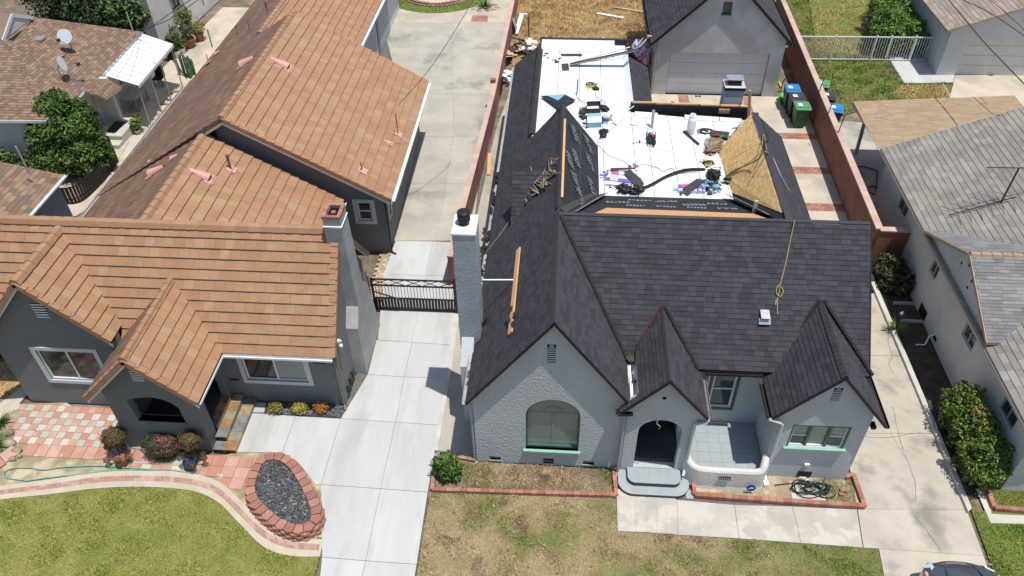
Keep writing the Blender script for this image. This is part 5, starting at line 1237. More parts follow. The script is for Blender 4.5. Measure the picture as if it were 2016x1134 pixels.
f3 = Fr((12.5, 0, 0), (0, 1, 0), (-1, 0, 0))
W3 = [(24.0, 24.85, 1.55, 2.05), (20.65, 21.2, 1.53, 2.2), (17.35, 18.15, 1.55, 2.12), (14.35, 15.2, 1.55, 2.15)]
mb = MB(); wall(f3, [(13.5, 0), (26.9, 0), (26.9, 2.7), (13.5, 2.7)], [rect(*w) for w in W3], .2, mb)
wall(Fr((0, 13.5, 0), (1, 0, 0), (0, -1, 0)), [(12.5, 0), (20, 0), (20, 5.7), (12.5, 2.7)], [], .2, mb); wall(Fr((0, 26.9, 0), (1, 0, 0), (0, 1, 0)), [(12.5, 0), (20, 0), (20, 5.7), (12.5, 2.7)], [], .2, mb)
mb.build('wall', 'white_stucco', H3)
g3 = Fr((12.32, 0, 0), (0, 1, 0), (-1, 0, 0)); y = gyk-2.3
while y < gyk+2.5:
    y1_ = y+.29; t0 = gzk-.1-kk*abs(y+.004-gyk); t1 = gzk-.1-kk*abs(y1_-gyk); tm = gzk-.1
    if t0 > 2.66 and t1 > 2.66:
        q = [(y+.004, 2.62), (y1_, 2.62), (y1_, t1)]+([((gyk), tm)] if y < gyk < y1_ else [])+[(y+.004, t0)]
        MB().ext([g3(a, b, -.02) for a, b in q], g3.n*.035).build('siding_board', 'white_stucco', H3)
    y += .3
for yy, zz in ((19.0, 3.55), (18.55, 3.3), (19.4, 3.3), (18.6, 3.0)): MB().ext([g3(yy-.06, zz, .017), g3(yy+.06, zz, .017), g3(yy, zz+.13, .017)], g3.n*.004).build('gable_hole', 'dark_hole', H3)
for w in W3: window(f3, *w, H3, frm='gutter_grey', nx=2, ny=1, glass='glass')
pbox(f3, 20.2, 20.75, .05, .45, -.02, .03).build('crawl_hatch', 'black_metal', H3); pbox(f3, 19.1, 19.35, .2, .32, .0, .02).build('crawl_vent', 'dark_hole', H3); pbox(f3, 15.6, 15.85, .2, .32, .0, .02).build('crawl_vent', 'dark_hole', H3)
frame4(f3, 21.9, 22.3, .5, .9, .02, .0, .015).build('panel_outline', 'gutter_grey', H3)
MB().tube([(12.5, 19.3, .35), (12.3, 19.25, .3), (12.2, 19.1, .05), (11.9, 19.1, .03)], .03, 6).build('drain_pipe', 'white_plastic', H3)
MB().box((11.75, 20.2, -.02), (12.5, 20.25, .1)).build('well_kerb', 'kerb_concrete', H3); MB().box((11.75, 21.1, -.02), (12.5, 21.15, .1)).build('well_kerb', 'kerb_concrete', H3)
# carport roof
cpq = [at(1680, 199, 2.5), at(1958, 199, 2.75), at(1977, 224, 2.7), at(1870, 262, 2.6), at(1742, 294, 2.5)]
CPq = [(12.18, 31.1, 2.5), (17.9, 31.1, 2.9), (18.6, 30.2, 2.95), (18.6, 27.2, 2.95), (12.4, 27.2, 2.515)]
CPT = empty('carport', (12.9, 30.9, 0), 'tan shingled carport roof on a slanting post between the grey house and the lawn', 'carport')
rc3 = MB().ext([Vector(p) for p in CPq], (0, 0, -.1)).build('roof', 'pale_wood', CPT)
a, n = courses([CPq[0], (18.6, 31.1, 2.949), (18.6, 27.2, 2.949), (12.18, 27.2, 2.5)], X_, .15, .32, .01, jit=.002, wrnd=.4)
lay([p for p in a], 'shingle', 'tan_shingle', rc3, 120)
MB().bar((12.95, 31.0, 0), (12.75, 30.75, 2.45), .12).build('post', 'gutter_grey', CPT); MB().bar((12.2, 31.05, 2.38), (12.45, 27.2, 2.36), .06, .12).build('beam', 'gutter_grey', CPT)
sheet('carport_floor', [(11.95, 26.9), (19, 26.9), (19, 38.7), (18.8, 36.2), (17.2, 31.6), (17.0, 33.), (13.3, 33.9), (11.98, 33.5)], .012, 'old_concrete', .05)
sheet('garage_drive', [tuple(p[:2]) for p in pxy((1881, 146), (2200, 150), (2200, 330), (1940, 330), (1868, 200))], .02, 'cream_concrete', .05)
MB().box((12.4, 28.2, .0), (13.4, 30.0, .02)).build('x', 'dark_grey') if False else None
tag(MB().tube(spline([(12.2, 29.6, .05), (12.9, 29.9, .06), (13.5, 29.6, .05)], 5)+spline([(13.0, 27.8, .05), (12.7, 28.0, .05), (12.9, 28.4, .05), (13.2, 28.3, .05)], 5)[1:], .025, 5).build('garden_hose', 'black_metal'), 'black garden hose lying on the shaded floor under the carport', 'hose')
# right garage
G4 = empty('neighbour_garage', (19.5, 38.8, 0), 'white neighbour garage with rose-grey shingles and wide grey door in the top right corner', 'garage')
f4 = Fr((0, 38.8, 0), (1, 0, 0), (0, -1, 0)); f4w = Fr((18.9, 0, 0), (0, 1, 0), (-1, 0, 0))
mb = MB(); wall(f4, [(18.9, 0), (26, 0), (26, 5.15), (18.9, 2.5)], [rect(19.85, 24.8, 0, 2.15)], .2, mb)
wall(f4w, rect(38.8, 47, 0, 2.6), [rect(39.5, 40.4, 0, 2.05)], .2, mb); mb.build('wall', 'east_white', G4)
pbox(f4, 19.85, 24.8, 0, 2.13, -.18, -.15).build('garage_door', 'joint', G4)
for i in range(4):
    for j in range(3): pbox(f4, 19.86+j*1.65, 19.86+(j+1)*1.65-.01, .01+i*.53, (i+1)*.53-.006, -.15, -.13).build('door_panel', 'white_stucco', G4)
pbox(f4w, 39.52, 40.38, .02, 2.03, -.1, -.05).build('side_door', 'grey_paint', G4)
q4 = [(18.55, 38.5, 2.5), (18.55, 47.5, 2.5), (26, 47.5, 5.33), (26, 38.5, 5.33)]
MB().ext([Vector(p) for p in q4], (0, 0, -.1)).build('roof', 'pale_wood', G4); WP_roof4 = [o for o in C.objects if o.parent == G4 and o.name.startswith('roof')][0]
a, n = courses(q4, Y_, .2, .5, .016, jit=.003, wrnd=.3); lay(a, 'shingle', 'rose_shingle', WP_roof4, 120)
mb = MB(); mb.lathe((22.3, 38.6, 3.1), [(.12, 0), (.14, .1), (.06, .2), (0, .2)], 12); mb.build('lamp', 'white_plastic', G4)
# iron fence
FN = empty('iron_fence', (12, 40.2, 0), 'pale grey iron picket fence with a gate across the neighbour lawn', 'fence')
fx0, fx1, fh = 12.02, 18.85, 1.38
for z in (.1, 1.33): MB().bar((fx0, 40.2, z), (fx1, 40.35, z), .05).build('rail', 'white_paint', FN)
i = 0; x = fx0+.1
while x < fx1-.05: MB().bar((x, 40.2+.02*(x-12), .1), (x, 40.2+.02*(x-12), 1.33), .022).build('picket', 'white_paint', FN); x += .135
for x in (13.9, 16.0, 16.75, 18.0): MB().bar((x, 40.2+.02*(x-12), 0), (x, 40.2+.02*(x-12), 1.42), .07).build('post', 'white_paint', FN)
# roof antenna
p, n = on_plane(1971, 400, mainW)
AN = empty('tv_antenna', p, 'dark rod antenna fallen over on the grey shingle roof', 'antenna')
q1, _ = on_plane(1868, 429, mainW); q2, _ = on_plane(2000, 395, mainW); top = at(2006, 331, p.z+1.3)
MB().tube([q1+n*.12, p+n*.1, q2+n*.15], .02, 5).build('boom', 'black_metal', AN)
MB().tube([p+n*.05, top], .028, 6).build('mast', 'black_metal', AN)
MB().tube([top+Vector((-1.0, 0, .0)), top+Vector((.9, 0, .02))], .018, 5).build('boom', 'black_metal', AN)
for i in range(6):
    b0 = (q1+n*.12).lerp(q2+n*.15, .15+.16*i); MB().tube([b0, b0+Vector((-.05, -.55, -.15))], .008, 4).build('element', 'black_metal', AN)
    b1 = b0+Vector((-.45, .35, .0)); MB().tube([b0, b1], .008, 4).build('element', 'black_metal', AN)
for i in range(4): b0 = top+Vector((-.6+.42*i, 0, 0)); MB().tube([b0, b0+Vector((0, -.1, -.4))], .008, 4).build('element', 'gutter_grey', AN)
# ------------------------------------------------------------ brown house top left
H4 = empty('brown_roof_house', (-24, 31, 0), 'pale house with brown shingle roof and two satellite dishes in the top left corner', 'house')
r4 = empty('roof', (-24, 31, 2.6), parent=H4)
kB = .35; nE4 = Vector((kB, 0, 1)); pE4 = Vector((-21.25, 32, 2.6)); nF4 = Vector((0, -kB, 1)); pF4 = Vector((-25, 27.55, 2.6))
E4 = [atp(x, y, pE4, nE4) for x, y in ((277, 62), (200, 147), (239, 172), (207, 193), (165, 179), (98, 237), (22, 88), (66, 38), (66, 30))]
F4 = [atp(x, y, pF4, nF4) for x, y in ((-120, 236), (98, 237), (22, 88), (-120, 80))]
E4c = [atp(x, y, pE4, nE4) for x, y in ((277, 62), (200, 147), (239, 172), (207, 193), (165, 179), (98, 237), (22, 88), (66, 34))]
dk = MB(); dk.ext(E4c, (0, 0, -.1)); dk.ext(F4, (0, 0, -.1)); dk.build('roof_deck', 'pale_wood', r4)
a, n = courses(E4c, Y_, .15, .21, .016, jit=.003, wrnd=.35); pc = a
a, n = courses(F4, X_, .15, .21, .016, jit=.003, wrnd=.35); pc += a
lay(pc, 'shingle', 'brown_shingle', r4, 300)
caps(F4[1], F4[2], r4, w=.12, ln=.2, drop=.2, m='brown_shingle', t=.04)
fascia(F4[0], F4[1], (0, -1, 0), H4, 'white_paint', h=.12, drop=.0); gutter([E4c[0]+Vector((.06, 0, 0)), E4c[1]+Vector((.06, 0, 0))], .05, H4, 'gutter_grey'); fascia(E4c[4], atp(143, 205, pE4, nE4), (.7, -.7, 0), H4, 'white_paint', h=.1, drop=0)
# gablet
ga4 = atp(8, 86, pE4, nE4)+Vector((0, 0, .1)); gb4 = atp(66, 40, pE4, nE4)+Vector((0, 0, .1)); gp4 = at(24, 31, 4.75)
mb = MB(); mb.ext([ga4, gb4, gp4], (-.05, .05, 0)); gl4 = mb.build('gablet_wall', 'dark_trim', H4)
for i in range(5):
    f = .15+.17*i; a_ = ga4.lerp(gp4, f); b_ = gb4.lerp(gp4, f); MB().bar(a_.lerp(b_, .06)+Vector((.03, -.03, 0)), a_.lerp(b_, .94)+Vector((.03, -.03, 0)), .03, .09).build('louvre_slat', 'east_white', gl4)
MB().bar(ga4+Vector((.06, -.06, .05)), gp4+Vector((.06, -.06, .05)), .05, .16).build('gablet_fascia', 'east_white', H4); MB().bar(gb4+Vector((.06, -.06, .05)), gp4+Vector((.06, -.06, .05)), .05, .16).build('gablet_fascia', 'east_white', H4)
mb = MB(); mb.ext([gp4+Vector((0, 0, .08)), ga4+Vector((0, 0, .08)), ga4+Vector((-3, 1, .08)), gp4+Vector((-3, 1, .08))], (0, 0, -.05)); mb.build('gablet_roof', 'brown_shingle', H4)
mb = MB(); wall(Fr((0, 27.95, 0), (1, 0, 0), (0, -1, 0)), rect(-32, -21.75, 0, 2.6), [], .2, mb)
wall(Fr((-21.75, 0, 0), (0, 1, 0), (1, 0, 0)), rect(27.95, 31.3, 0, 2.7), [], .2, mb)
wall(Fr((-21.75, 31.5, 0), (1, .0, 0), (0, -1, 0)), rect(-.1, .9, 0, 2.6), [], .2, mb)
wall(Fr((-21.6, 0, 0), (0, 1, 0), (1, 0, 0)), rect(31.3, 36.4, 0, 2.6), [], .2, mb)
mb.build('wall', 'pale_wall', H4)
fw4 = Fr((-21.75, 0, 0), (0, 1, 0), (1, 0, 0))
pbox(fw4, 30.2, 31.15, .45, 2.35, .002, .04).build('door', 'grey_paint', H4); pbox(Fr((-21.6, 0, 0), (0, 1, 0), (1, 0, 0)), 33.6, 34.5, 1.2, 2.1, .002, .03).build('window', 'dark_glass', H4)
MB().box((-21.7, 30.2, 0), (-20.3, 31.9, .4)).build('landing', 'kerb_concrete', H4); MB().box((-21.5, 29.75, 0), (-20.3, 30.2, .2)).build('step', 'kerb_concrete', H4); MB().box((-21.2, 30.5, .4), (-20.7, 31.5, .415)).build('door_mat', 'dark_grey', H4)
p, n = on_plane(78, 78, E4c); MB().ext([p+Vector((-.2, -.2, 0)), p+Vector((.2, -.2, 0)), p+Vector((.2, .2, .0)), p+Vector((-.2, .2, 0))], (0, 0, .08)).build('roof_vent', 'galvanized', H4)
def dish(px1, py1, face, lab, s=.34):
    p, n = on_plane(px1, py1, E4c); d = empty('satellite_dish', p, lab, 'satellite dish'); f = Vector(face).normalized(); c = p+Vector((0, 0, .62))+f*.12
    MB().tube([p, p+Vector((0, 0, .5)), c-f*.05], .03, 6).build('mast', 'gutter_grey', d)
    mb = MB(); mb.lathe(c, [(0, 0), (s*.5, .03), (s*.85, .1), (s, .16)], 20, ax=f); mb.build('reflector', 'dish_grey', d)
    u = f.cross(Vector((0, 0, 1))).normalized(); lo = u.cross(f); lo = lo if lo.z < 0 else -lo
    MB().tube([c+lo*s*.9+f*.1, c+f*.75+lo*.25], .018, 5).build('arm', 'gutter_grey', d); MB().box(c+f*.75+lo*.25-Vector((.06,)*3), c+f*.75+lo*.25+Vector((.06,)*3)).build('receiver', 'dark_grey', d)
dish(143, 99, (.12, -.85, .55), 'round pale grey satellite dish facing the camera high on the brown shingle roof')
dish(122, 156, (.93, .25, .28), 'satellite dish seen edge-on lower on the brown shingle roof above the tree')
# metal awning
AW = empty('patio_awning', (-20.2, 34, 0), 'white ribbed metal patio awning on thin posts attached to the brown-roofed house', 'awning')
a0, a1, a2, a3 = at(202, 147, 2.55), at(272, 168, 2.3), at(341, 87, 2.3), at(278, 66, 2.55)
nsl = 22
for i in range(nsl):
    f0, f1 = i/nsl, (i+1)/nsl-.002; q = [a0.lerp(a3, f0), a0.lerp(a3, f1), a1.lerp(a2, f1), a1.lerp(a2, f0)]
    MB().ext([v+Vector((0, 0, .018*(i % 2))) for v in q], (0, 0, -.02)).build('roof_panel', 'alu_white', AW)
mb = MB()
for i in range(nsl): f0, f1 = i/nsl, (i+1)/nsl-.01; p, q = a1.lerp(a2, f0), a1.lerp(a2, f1); m_ = p.lerp(q, .5); mb.ext([p, q, q+Vector((0, 0, -.1)), m_+Vector((0, 0, -.17)), p+Vector((0, 0, -.1))], (.02, 0, 0))
mb.build('scallop_trim', 'alu_white', AW)
for f in (.02, .33, .62, .97):
    p = a1.lerp(a2, f); MB().tube([p+Vector((-.1, 0, -.05)), Vector((p.x-.15, p.y, 0))], .03, 6).build('post', 'gutter_grey', AW)
sheet('patio_floor', [(-21.7, 28.), (-18.0, 27), (-16.9, 30), (-16.9, 46), (-21.2, 46), (-21.7, 36)], .012, 'cream_concrete', .05)
# garage roof at the left edge
G5 = empty('small_outbuilding', (-20, 22, 0), 'blue-grey outbuilding with brown shingle roof at the left edge behind the tile roof', 'building')
kq = .3; q5 = [(-18.85, 18.5, 2.62), (-18.85, 23.8, 2.62), (-21.5, 23.8, 3.4), (-26, 23.0, 3.6), (-26, 18.5, 3.6)]
q5 = [(-18.85, 18.5, 2.62), (-18.85, 23.75, 2.62), (-26, 23.75, 4.2), (-26, 18.5, 4.2)]
q5r = MB().ext([Vector(p) for p in q5], (0, 0, -.1)).build('roof', 'pale_wood', G5); a, n = courses(q5, Y_, .2, .34, .016, jit=.003, wrnd=.25); lay(a, 'shingle', 'brown_shingle', q5r, 100)
gutter([(-18.78, 18.5, 2.62), (-18.78, 23.8, 2.62)], .05, G5)
mb = MB(); wall(Fr((-19.05, 0, 0), (0, 1, 0), (1, 0, 0)), rect(18.5, 23.5, 0, 2.6), [], .2, mb); wall(Fr((0, 23.5, 0), (1, 0, 0), (0, 1, 0)), [(-26, 0), (-19.05, 0), (-19.05, 2.55), (-26, 4)], [], .2, mb); mb.build('wall', 'porch_grey', G5)
# curved pale ground and low dark fence under the citrus tree
sheet('side_path', [tuple(p[:2]) for p in pxy((-200, 300), (215, 285), (262, 262), (290, 250), (190, 400), (150, 425), (90, 430), (-200, 430))], .006, 'cream_concrete', .05)
FD = empty('dark_fence', at(150, 402), 'low dark board fence curving below the citrus tree beside the tile roof', 'fence')
fp = spline(pxy((112, 402), (155, 400), (185, 378), (215, 345), (234, 318)), 6)
cum = 0
for a, b in zip(fp[:-1], fp[1:]):
    L = (b-a).length; k = max(1, round(L/.13))
    for i in range(k):
        p = a.lerp(b, (i+.05)/k); q = a.lerp(b, (i+.92)/k); h = .85+random.uniform(-.03, .03); d = (q-p).normalized(); m_ = p.lerp(q, .5)
        MB().ext([p, q, q+Vector((0, 0, h-.05)), m_+Vector((0, 0, h)), p+Vector((0, 0, h-.05))], Vector((d.y, -d.x, 0))*.02).build('board', 'fence_dark', FD)
    for z in (.25, .8): MB().bar(a+Vector((0, 0, z)), b+Vector((0, 0, z)), .04).build('rail', 'fence_dark', FD)
g1 = empty('side_gate', at(245, 300), 'dark brown wooden side gate behind the citrus tree', 'gate')
ga1, gb1 = at(195, 312), at(231, 312)
for i in range(9): a = ga1.lerp(gb1, i/9); b = ga1.lerp(gb1, (i+.93)/9); MB().ext([a, b, b+Vector((0, 0, 1.15)), a+Vector((0, 0, 1.15))], (0, .03, 0)).build('board', 'brown_wood', g1)
# north building
NB = empty('white_building', (-22, 43, 0), 'weathered white building with one dark framed window behind the awning', 'building')
c0, c1, c2 = Vector((-22.3, 39.9, 0)), Vector((-21.75, 47.5, 0)), Vector((-27, 41.2, 0))
d0 = (c1-c0); dN = d0.length; d0.normalize(); fN = Fr(c0, d0, (d0.y, -d0.x, 0)); hN = 4.2
wn = (1.9, 2.75, 1.5, 3.0)
mb = MB(); wall(fN, rect(0, dN+8, 0, hN), [rect(*wn)], .2, mb); dd = (c2-c0); d2 = dd.length; dd.normalize(); wall(Fr(c0, dd, (dd.y, -dd.x, 0) if dd.y*0-dd.x > 0 else (-dd.y, dd.x, 0)), rect(0, d2, 0, 3.6), [], .2, mb); mb.build('wall', 'pale_wall', NB)
window(fN, *wn, NB, frm='brown_wood', nx=2, ny=1, glass='curtain_glass'); pbox(fN, 1.6, 3.0, 3.3, 3.36, 0, .8).build('window_awning', 'pale_wall', NB)
MB().slab([(c0+d0*a-Vector((d0.y, -d0.x, 0))*b)[:2] for a, b in ((0, 0), (dN+8, 0), (dN+8, 9), (0, 9))], hN-.2, hN-.1).build('roof', 'pale_wall', NB)
for i, y in enumerate((1., 3.2, 5.2)): MB().tube([fN(y, .5, .03), fN(y, 1.1, .03)], .02, 5).build('conduit', 'dark_grey', NB)
# ------------------------------------------------------------ foliage
def cloud(name, ells, n, size, m, parent=None, inner=.45, label=None, cat=None, kind=None, flat=.35, group=None, mesh_only=False):
    vol = np.array([e[1][0]*e[1][1]*e[1][2] for e in ells]); cnt = rng.multinomial(n, vol**.75/(vol**.75).sum()); P = []; Nn = []
    for (c, r), k in zip(ells, cnt):
        d = rng.normal(size=(k, 3)); d /= np.linalg.norm(d, axis=1)[:, None]; rad = inner+(1-inner)*rng.random(k)**.6
        wob = 1+.13*np.sin(d[:, 0]*7+c[0]*3)*np.sin(d[:, 1]*6+c[1]*2)+.1*np.sin(d[:, 2]*9+c[0])
        P.append(np.array(c)+d*np.array(r)*(rad*wob)[:, None]); Nn.append(d)
    P = np.concatenate(P); D = np.concatenate(Nn); k = P[:, 2] > .03; P, D = P[k], D[k]; n = len(P)
    a = rng.normal(size=(n, 3)); nrm = D*flat*2+a*.7+np.array([0, 0, .5]); nrm /= np.linalg.norm(nrm, axis=1)[:, None]
    t = np.cross(nrm, rng.normal(size=(n, 3))); t /= np.linalg.norm(t, axis=1)[:, None]; b = np.cross(nrm, t)
    s = size*rng.uniform(.6, 1.3, n)[:, None]; V = np.stack([P-t*s, P-b*s*.42, P+t*s, P+b*s*.42], 1)
    o = mesh_np(name, V.reshape(-1, 3), np.arange(n*4).reshape(-1, 4), m, parent, rng.random(n), kind, label, cat)
    return o
def limbs(ells, base, r0, m='bark', parent=None, name='trunk'):
    mb = MB(); base = Vector(base); top = Vector(ells[0][0]); fork = base.lerp(top, .45)
    mb.tube([base, base.lerp(fork, .5)+Vector((.03, .02, 0)), fork], [r0, r0*.8, r0*.65], 8)
    for c, r in ells: c = Vector(c); mid = fork.lerp(c, .5)+Vector((0, 0, -.1*r[2])); mb.tube([fork, mid, c+Vector((0, 0, r[2]*.4))], [r0*.55, r0*.35, r0*.12], 6)
    return mb.build(name, m, parent)
def tree(name, loc, ells, n, size, m, label, cat, r0=.12, inner=.45, extra=()):
    t = empty(name, loc, label, cat); limbs(ells, loc, r0, parent=t); ells = list(ells)
    for c, r in list(ells):
        for _ in range(5):
            a, b = random.uniform(0, 6.28), random.uniform(-.1, 1.4); q_ = random.uniform(.16, .3)*min(r); ells.append(((c[0]+r[0]*math.cos(a)*math.cos(b), c[1]+r[1]*math.sin(a)*math.cos(b), c[2]+r[2]*math.sin(b)), (q_, q_, q_*1.2)))
    for _ in ():
        pass
    cloud('crown', ells, n, size, m, t, inner)
    for nm, e2, n2, s2, m2 in extra: cloud(nm, e2, n2, s2, m2, t, .75)
    return t
L0 = at(160, 330)
tree('citrus_tree', L0, [((L0.x-.0, L0.y+.1, 1.7), (1.35, 1.3, 1.35)), ((L0.x-.7, L0.y-.2, 1.3), (1.0, 1., 1.)), ((L0.x+.7, L0.y-.1, 1.2), (.9, 1.0, .95)), ((L0.x-.3, L0.y+.3, 2.6), (.7, .65, .85)), ((L0.x+.1, L0.y+.4, 3.1), (.4, .4, .5)), ((L0.x+1., L0.y+.5, 2.3), (.35, .35, .7)), ((L0.x+.5, L0.y-.7, .9), (1.1, .8, .75)), ((L0.x+1.2, L0.y-.2, .9), (.6, .6, .7)), ((L0.x-.4, L0.y-.8, .9), (1.0, .7, .7)), ((L0.x-1.2, L0.y+.2, 1.9), (.5, .4, .4))], 28000, .085, 'citrus_leaf', 'dense dark green citrus tree standing on pale paving beside the brown tile slope', 'tree', .13, .5)
t = at(60, 275)
tree('shrub', at(30, 330), [((-24.0, 27.2, .7), (1.0, .6, .7)), ((-22.8, 27.2, .6), (.8, .5, .6)), ((-25.3, 27.1, .7), (.9, .5, .7))], 5000, .09, 'loquat_leaf', 'low leafy shrubs against the pale wall left of the citrus tree', 'shrub', .04)
rs_ = at(113, 268, 1.5); mb = MB(); rb = empty('rose_bush', (rs_.x, rs_.y, 0), 'single red rose on a tall stem left of the citrus tree', 'rose'); MB().tube([(rs_.x, rs_.y, 0), (rs_.x+.05, rs_.y, .8), tuple(rs_)], .012, 4).build('stem', 'bark', rb); MB().blob(rs_, .11, (8, 5), .2).build('flower', 'red_plastic', rb)
tree('evergreen_tree', (-24.6, 38.5, 0), [((-24.6, 38.3, 3.2), (2.2, 1.5, 1.9)), ((-26.6, 38.6, 3.6), (1.6, 1.4, 1.8)), ((-23.4, 38.0, 2.2), (1.3, 1.2, 1.5)), ((-28.3, 39.2, 4.2), (1.4, 1.2, 1.2))], 15000, .1, 'dark_leaf', 'large very dark evergreen tree behind the brown shingle roof', 'tree', .2, .5)
tree('loquat_tree', (-22.6, 38.0, 0), [((-22.7, 37.6, 3.0), (1.15, 1.0, 1.2)), ((-23.3, 38., 2.2), (.9, .8, .9))], 4200, .14, 'loquat_leaf', 'olive green loquat tree with long leaves beside the weathered white building', 'tree', .1)
tree('hedge', (18.2, 43, 0), [((17.2, 41.6, 1.0), (1.15, 1.1, 1.15)), ((17.7, 43.4, 1.0), (1.2, 1.4, 1.2)), ((18.2, 45.2, 1.), (1.1, 1.4, 1.1)), ((18.3, 41.5, .8), (.7, 1.1, .9))], 20000, .08, 'bright_leaf', 'bright green hedge behind the iron fence beside the white garage', 'hedge', .06, .6)
tree('hedge', (12.0, 14.6, 0), [((11.9, 13.9, .75), (.62, .75, .75)), ((12.0, 14.8, .85), (.6, .8, .82)), ((11.95, 15.7, .8), (.6, .75, .8)), ((12.0, 15.2, 1.0), (.45, .8, .65)), ((12.25, 14.1, .7), (.45, .7, .7))], 15000, .058, 'hedge_leaf', 'large leafy green hedge with a brown patch between the driveway and the white house', 'hedge', .06, .65,
     extra=[('dead_foliage', [((12.0, 15.0, 1.5), (.26, .42, .2))], 420, .055, 'dead_leaf')])
tree('bed_shrub', at(1745, 560), [((11.9, 22.5, .5), (.55, .6, .5)), ((12.2, 21.9, .4), (.4, .5, .4)), ((11.75, 21.9, .35), (.35, .4, .35))], 2600, .10, 'olive_leaf', 'dark broad-leaved shrub filling the bed corner in front of the red-brown wall', 'shrub', .03, .3)
def spiky(loc, n, L, w, m, name, label, cat, up=.9):
    s = empty(name, loc, label, cat); loc = Vector(loc); mb = MB()
    for i in range(n):
        a = random.uniform(0, 2*math.pi); e = random.uniform(.3, 1.3)*up; l_ = L*random.uniform(.7, 1.1); pv_ = loc+Vector((0, 0, .02)); d = Vector((math.cos(a)*math.cos(e), math.sin(a)*math.cos(e), math.sin(e))); sd_ = Vector((-d.y, d.x, 0)).normalized(); vs = []
        for k in range(4):
            ww = w*(1-k/3.2); vs += [pv_+sd_*ww, pv_-sd_*ww]; pv_ = pv_+d*l_/3; d = (d+Vector((0, 0, -.28))).normalized()
        mb.add(vs, [[0, 1, 3, 2], [2, 3, 5, 4], [4, 5, 7, 6]])
    mb.build('leaves', m, s, kind='stuff'); return s
ag = spiky(at(1763, 655), 90, .55, .022, 'hedge_leaf', 'agapanthus', 'strappy green agapanthus with a pale violet flower head beside the driveway kerb', 'plant')
MB().tube([at(1768, 655), at(1774, 622, .6)], .008, 4).build('flower_stem', 'hedge_leaf', ag); MB().blob(at(1776, 617, .65), .07, (8, 5), .3).build('flower', 'purple_flower', ag)
spiky(at(954, 14), 60, .95, .05, 'agave_leaf', 'agave', 'yellow-green spiky agave in a red brick ring at the end of the old driveway', 'plant')
spiky(at(2, 835), 80, .5, .02, 'hedge_leaf', 'strap_plant', 'spiky green plant at the left edge above the boulders', 'plant'); spiky(at(-4, 880), 80, .55, .02, 'bright_leaf', 'strap_plant', 'spiky green plant at the left edge beside the boulders', 'plant'); spiky(at(0, 706), 60, .5, .02, 'bright_leaf', 'strap_plant', 'green grassy plant at the left edge beside the tile-roofed house corner', 'plant')
p = at(880, 934); tree('shrub', p, [((p.x, p.y+.05, .42), (.42, .36, .4)), ((p.x+.15, p.y-.1, .3), (.3, .28, .28))], 1500, .075, 'citrus_leaf', 'small glossy green shrub in the corner of the brick-edged front bed', 'shrub', .03, .4)
# topiaries and clipped bush by the porch
def ball(c, r, n, size, m, parent, name='crown', solid='olive_leaf'):
    return cloud(name, [(tuple(c), r if isinstance(r, tuple) else (r,)*3)], n, size, m, parent, .86, flat=.9)
for i, (px1, py1, lab) in enumerate(((238, 895, 'rust-green ball topiary in front of the porch left corner, with small balls below it'), (387, 902, 'rust-green ball topiary in front of the porch right corner, with small balls below it'))):
    b = at(px1, py1+14); t = empty('topiary', b, lab, 'topiary')
    c = Vector((b.x-.05, b.y+.25, .85)); MB().tube([b, b+Vector((.05, .05, .35)), c], .028, 6).build('trunk', 'bark', t)
    MB().blob(c, (.29, .26, .23), (12, 8), .03).build('core', 'bark', t); ball(c, (.34, .3, .28), 2600, .03, 'rust_leaf', t)
    for j in range(5):
        a = j*1.3+i; cc = b+Vector((math.cos(a)*.33, math.sin(a)*.26, .3+.1*(j % 3))); MB().tube([b+Vector((0, 0, .15)), cc], .014, 5).build('branch', 'bark', t); ball(cc, .1, 260, .022, 'rust_leaf', t, 'small_ball')
    MB().lathe(b+Vector((.12 if i == 0 else -.1, -.1, 0)), [(.1, 0), (.14, .02), (.17, .28), (.19, .3), (.17, .3), (.15, .26), (0, .25)], 14).build('pot', 'bin_navy' if i else 'terracotta_pot', t)
b = at(322, 905); t = empty('clipped_bush', b, 'clipped oval bush with pink blossoms in front of the porch opening', 'bush')
c = (b.x, b.y+.2, .42); MB().blob(c, (.46, .32, .34), (12, 8), .03).build('core', 'bark', t); limbs([(c, (.4, .3, .3))], b, .03, parent=t)
cloud('crown', [((c[0], c[1], .42), (.56, .4, .42)), ((c[0]-.15, c[1], .4), (.42, .38, .4)), ((c[0]+.18, c[1], .42), (.4, .36, .4))], 9000, .024, 'olive_leaf', t, .85, flat=.9); cloud('blossom', [((c[0]+.16, c[1]+.0, .56), (.34, .33, .30))], 900, .02, 'pink_flower', t, .96)
for i, (px1, m_, lab) in enumerate(((545, 'mixed_leaf', 'leftmost small bush under the front window, green and dull yellow'), (592, 'yellow_leaf', 'middle small bush under the front window, with bright yellow leaves'), (633, 'orange_leaf', 'rightmost small bush under the front window, with orange leaves'))):
    b = at(px1, 812); t = empty('small_bush', b, lab, 'bush'); limbs([((b.x, b.y, .22), (.2, .18, .18))], b, .015, parent=t); cloud('crown', [((b.x, b.y, .22), (.26, .2, .2)), ((b.x+.08, b.y, .3), (.16, .14, .12))], 800, .032, m_, t, .3)
sheet('rock_strip', [(-8.97, 14.92), (-6.56, 14.92), (-6.5, 15.46), (-9.0, 15.46)], .0, 'mulch_dirt')
tag(pebbles('river_pebbles', [(-8.9, 14.96), (-6.58, 14.96), (-6.55, 15.42), (-8.95, 15.42)], 1300, .0, .045, 'pebble'), 'strip of dark river pebbles under the front window of the tile-roofed house', 'pebbles')
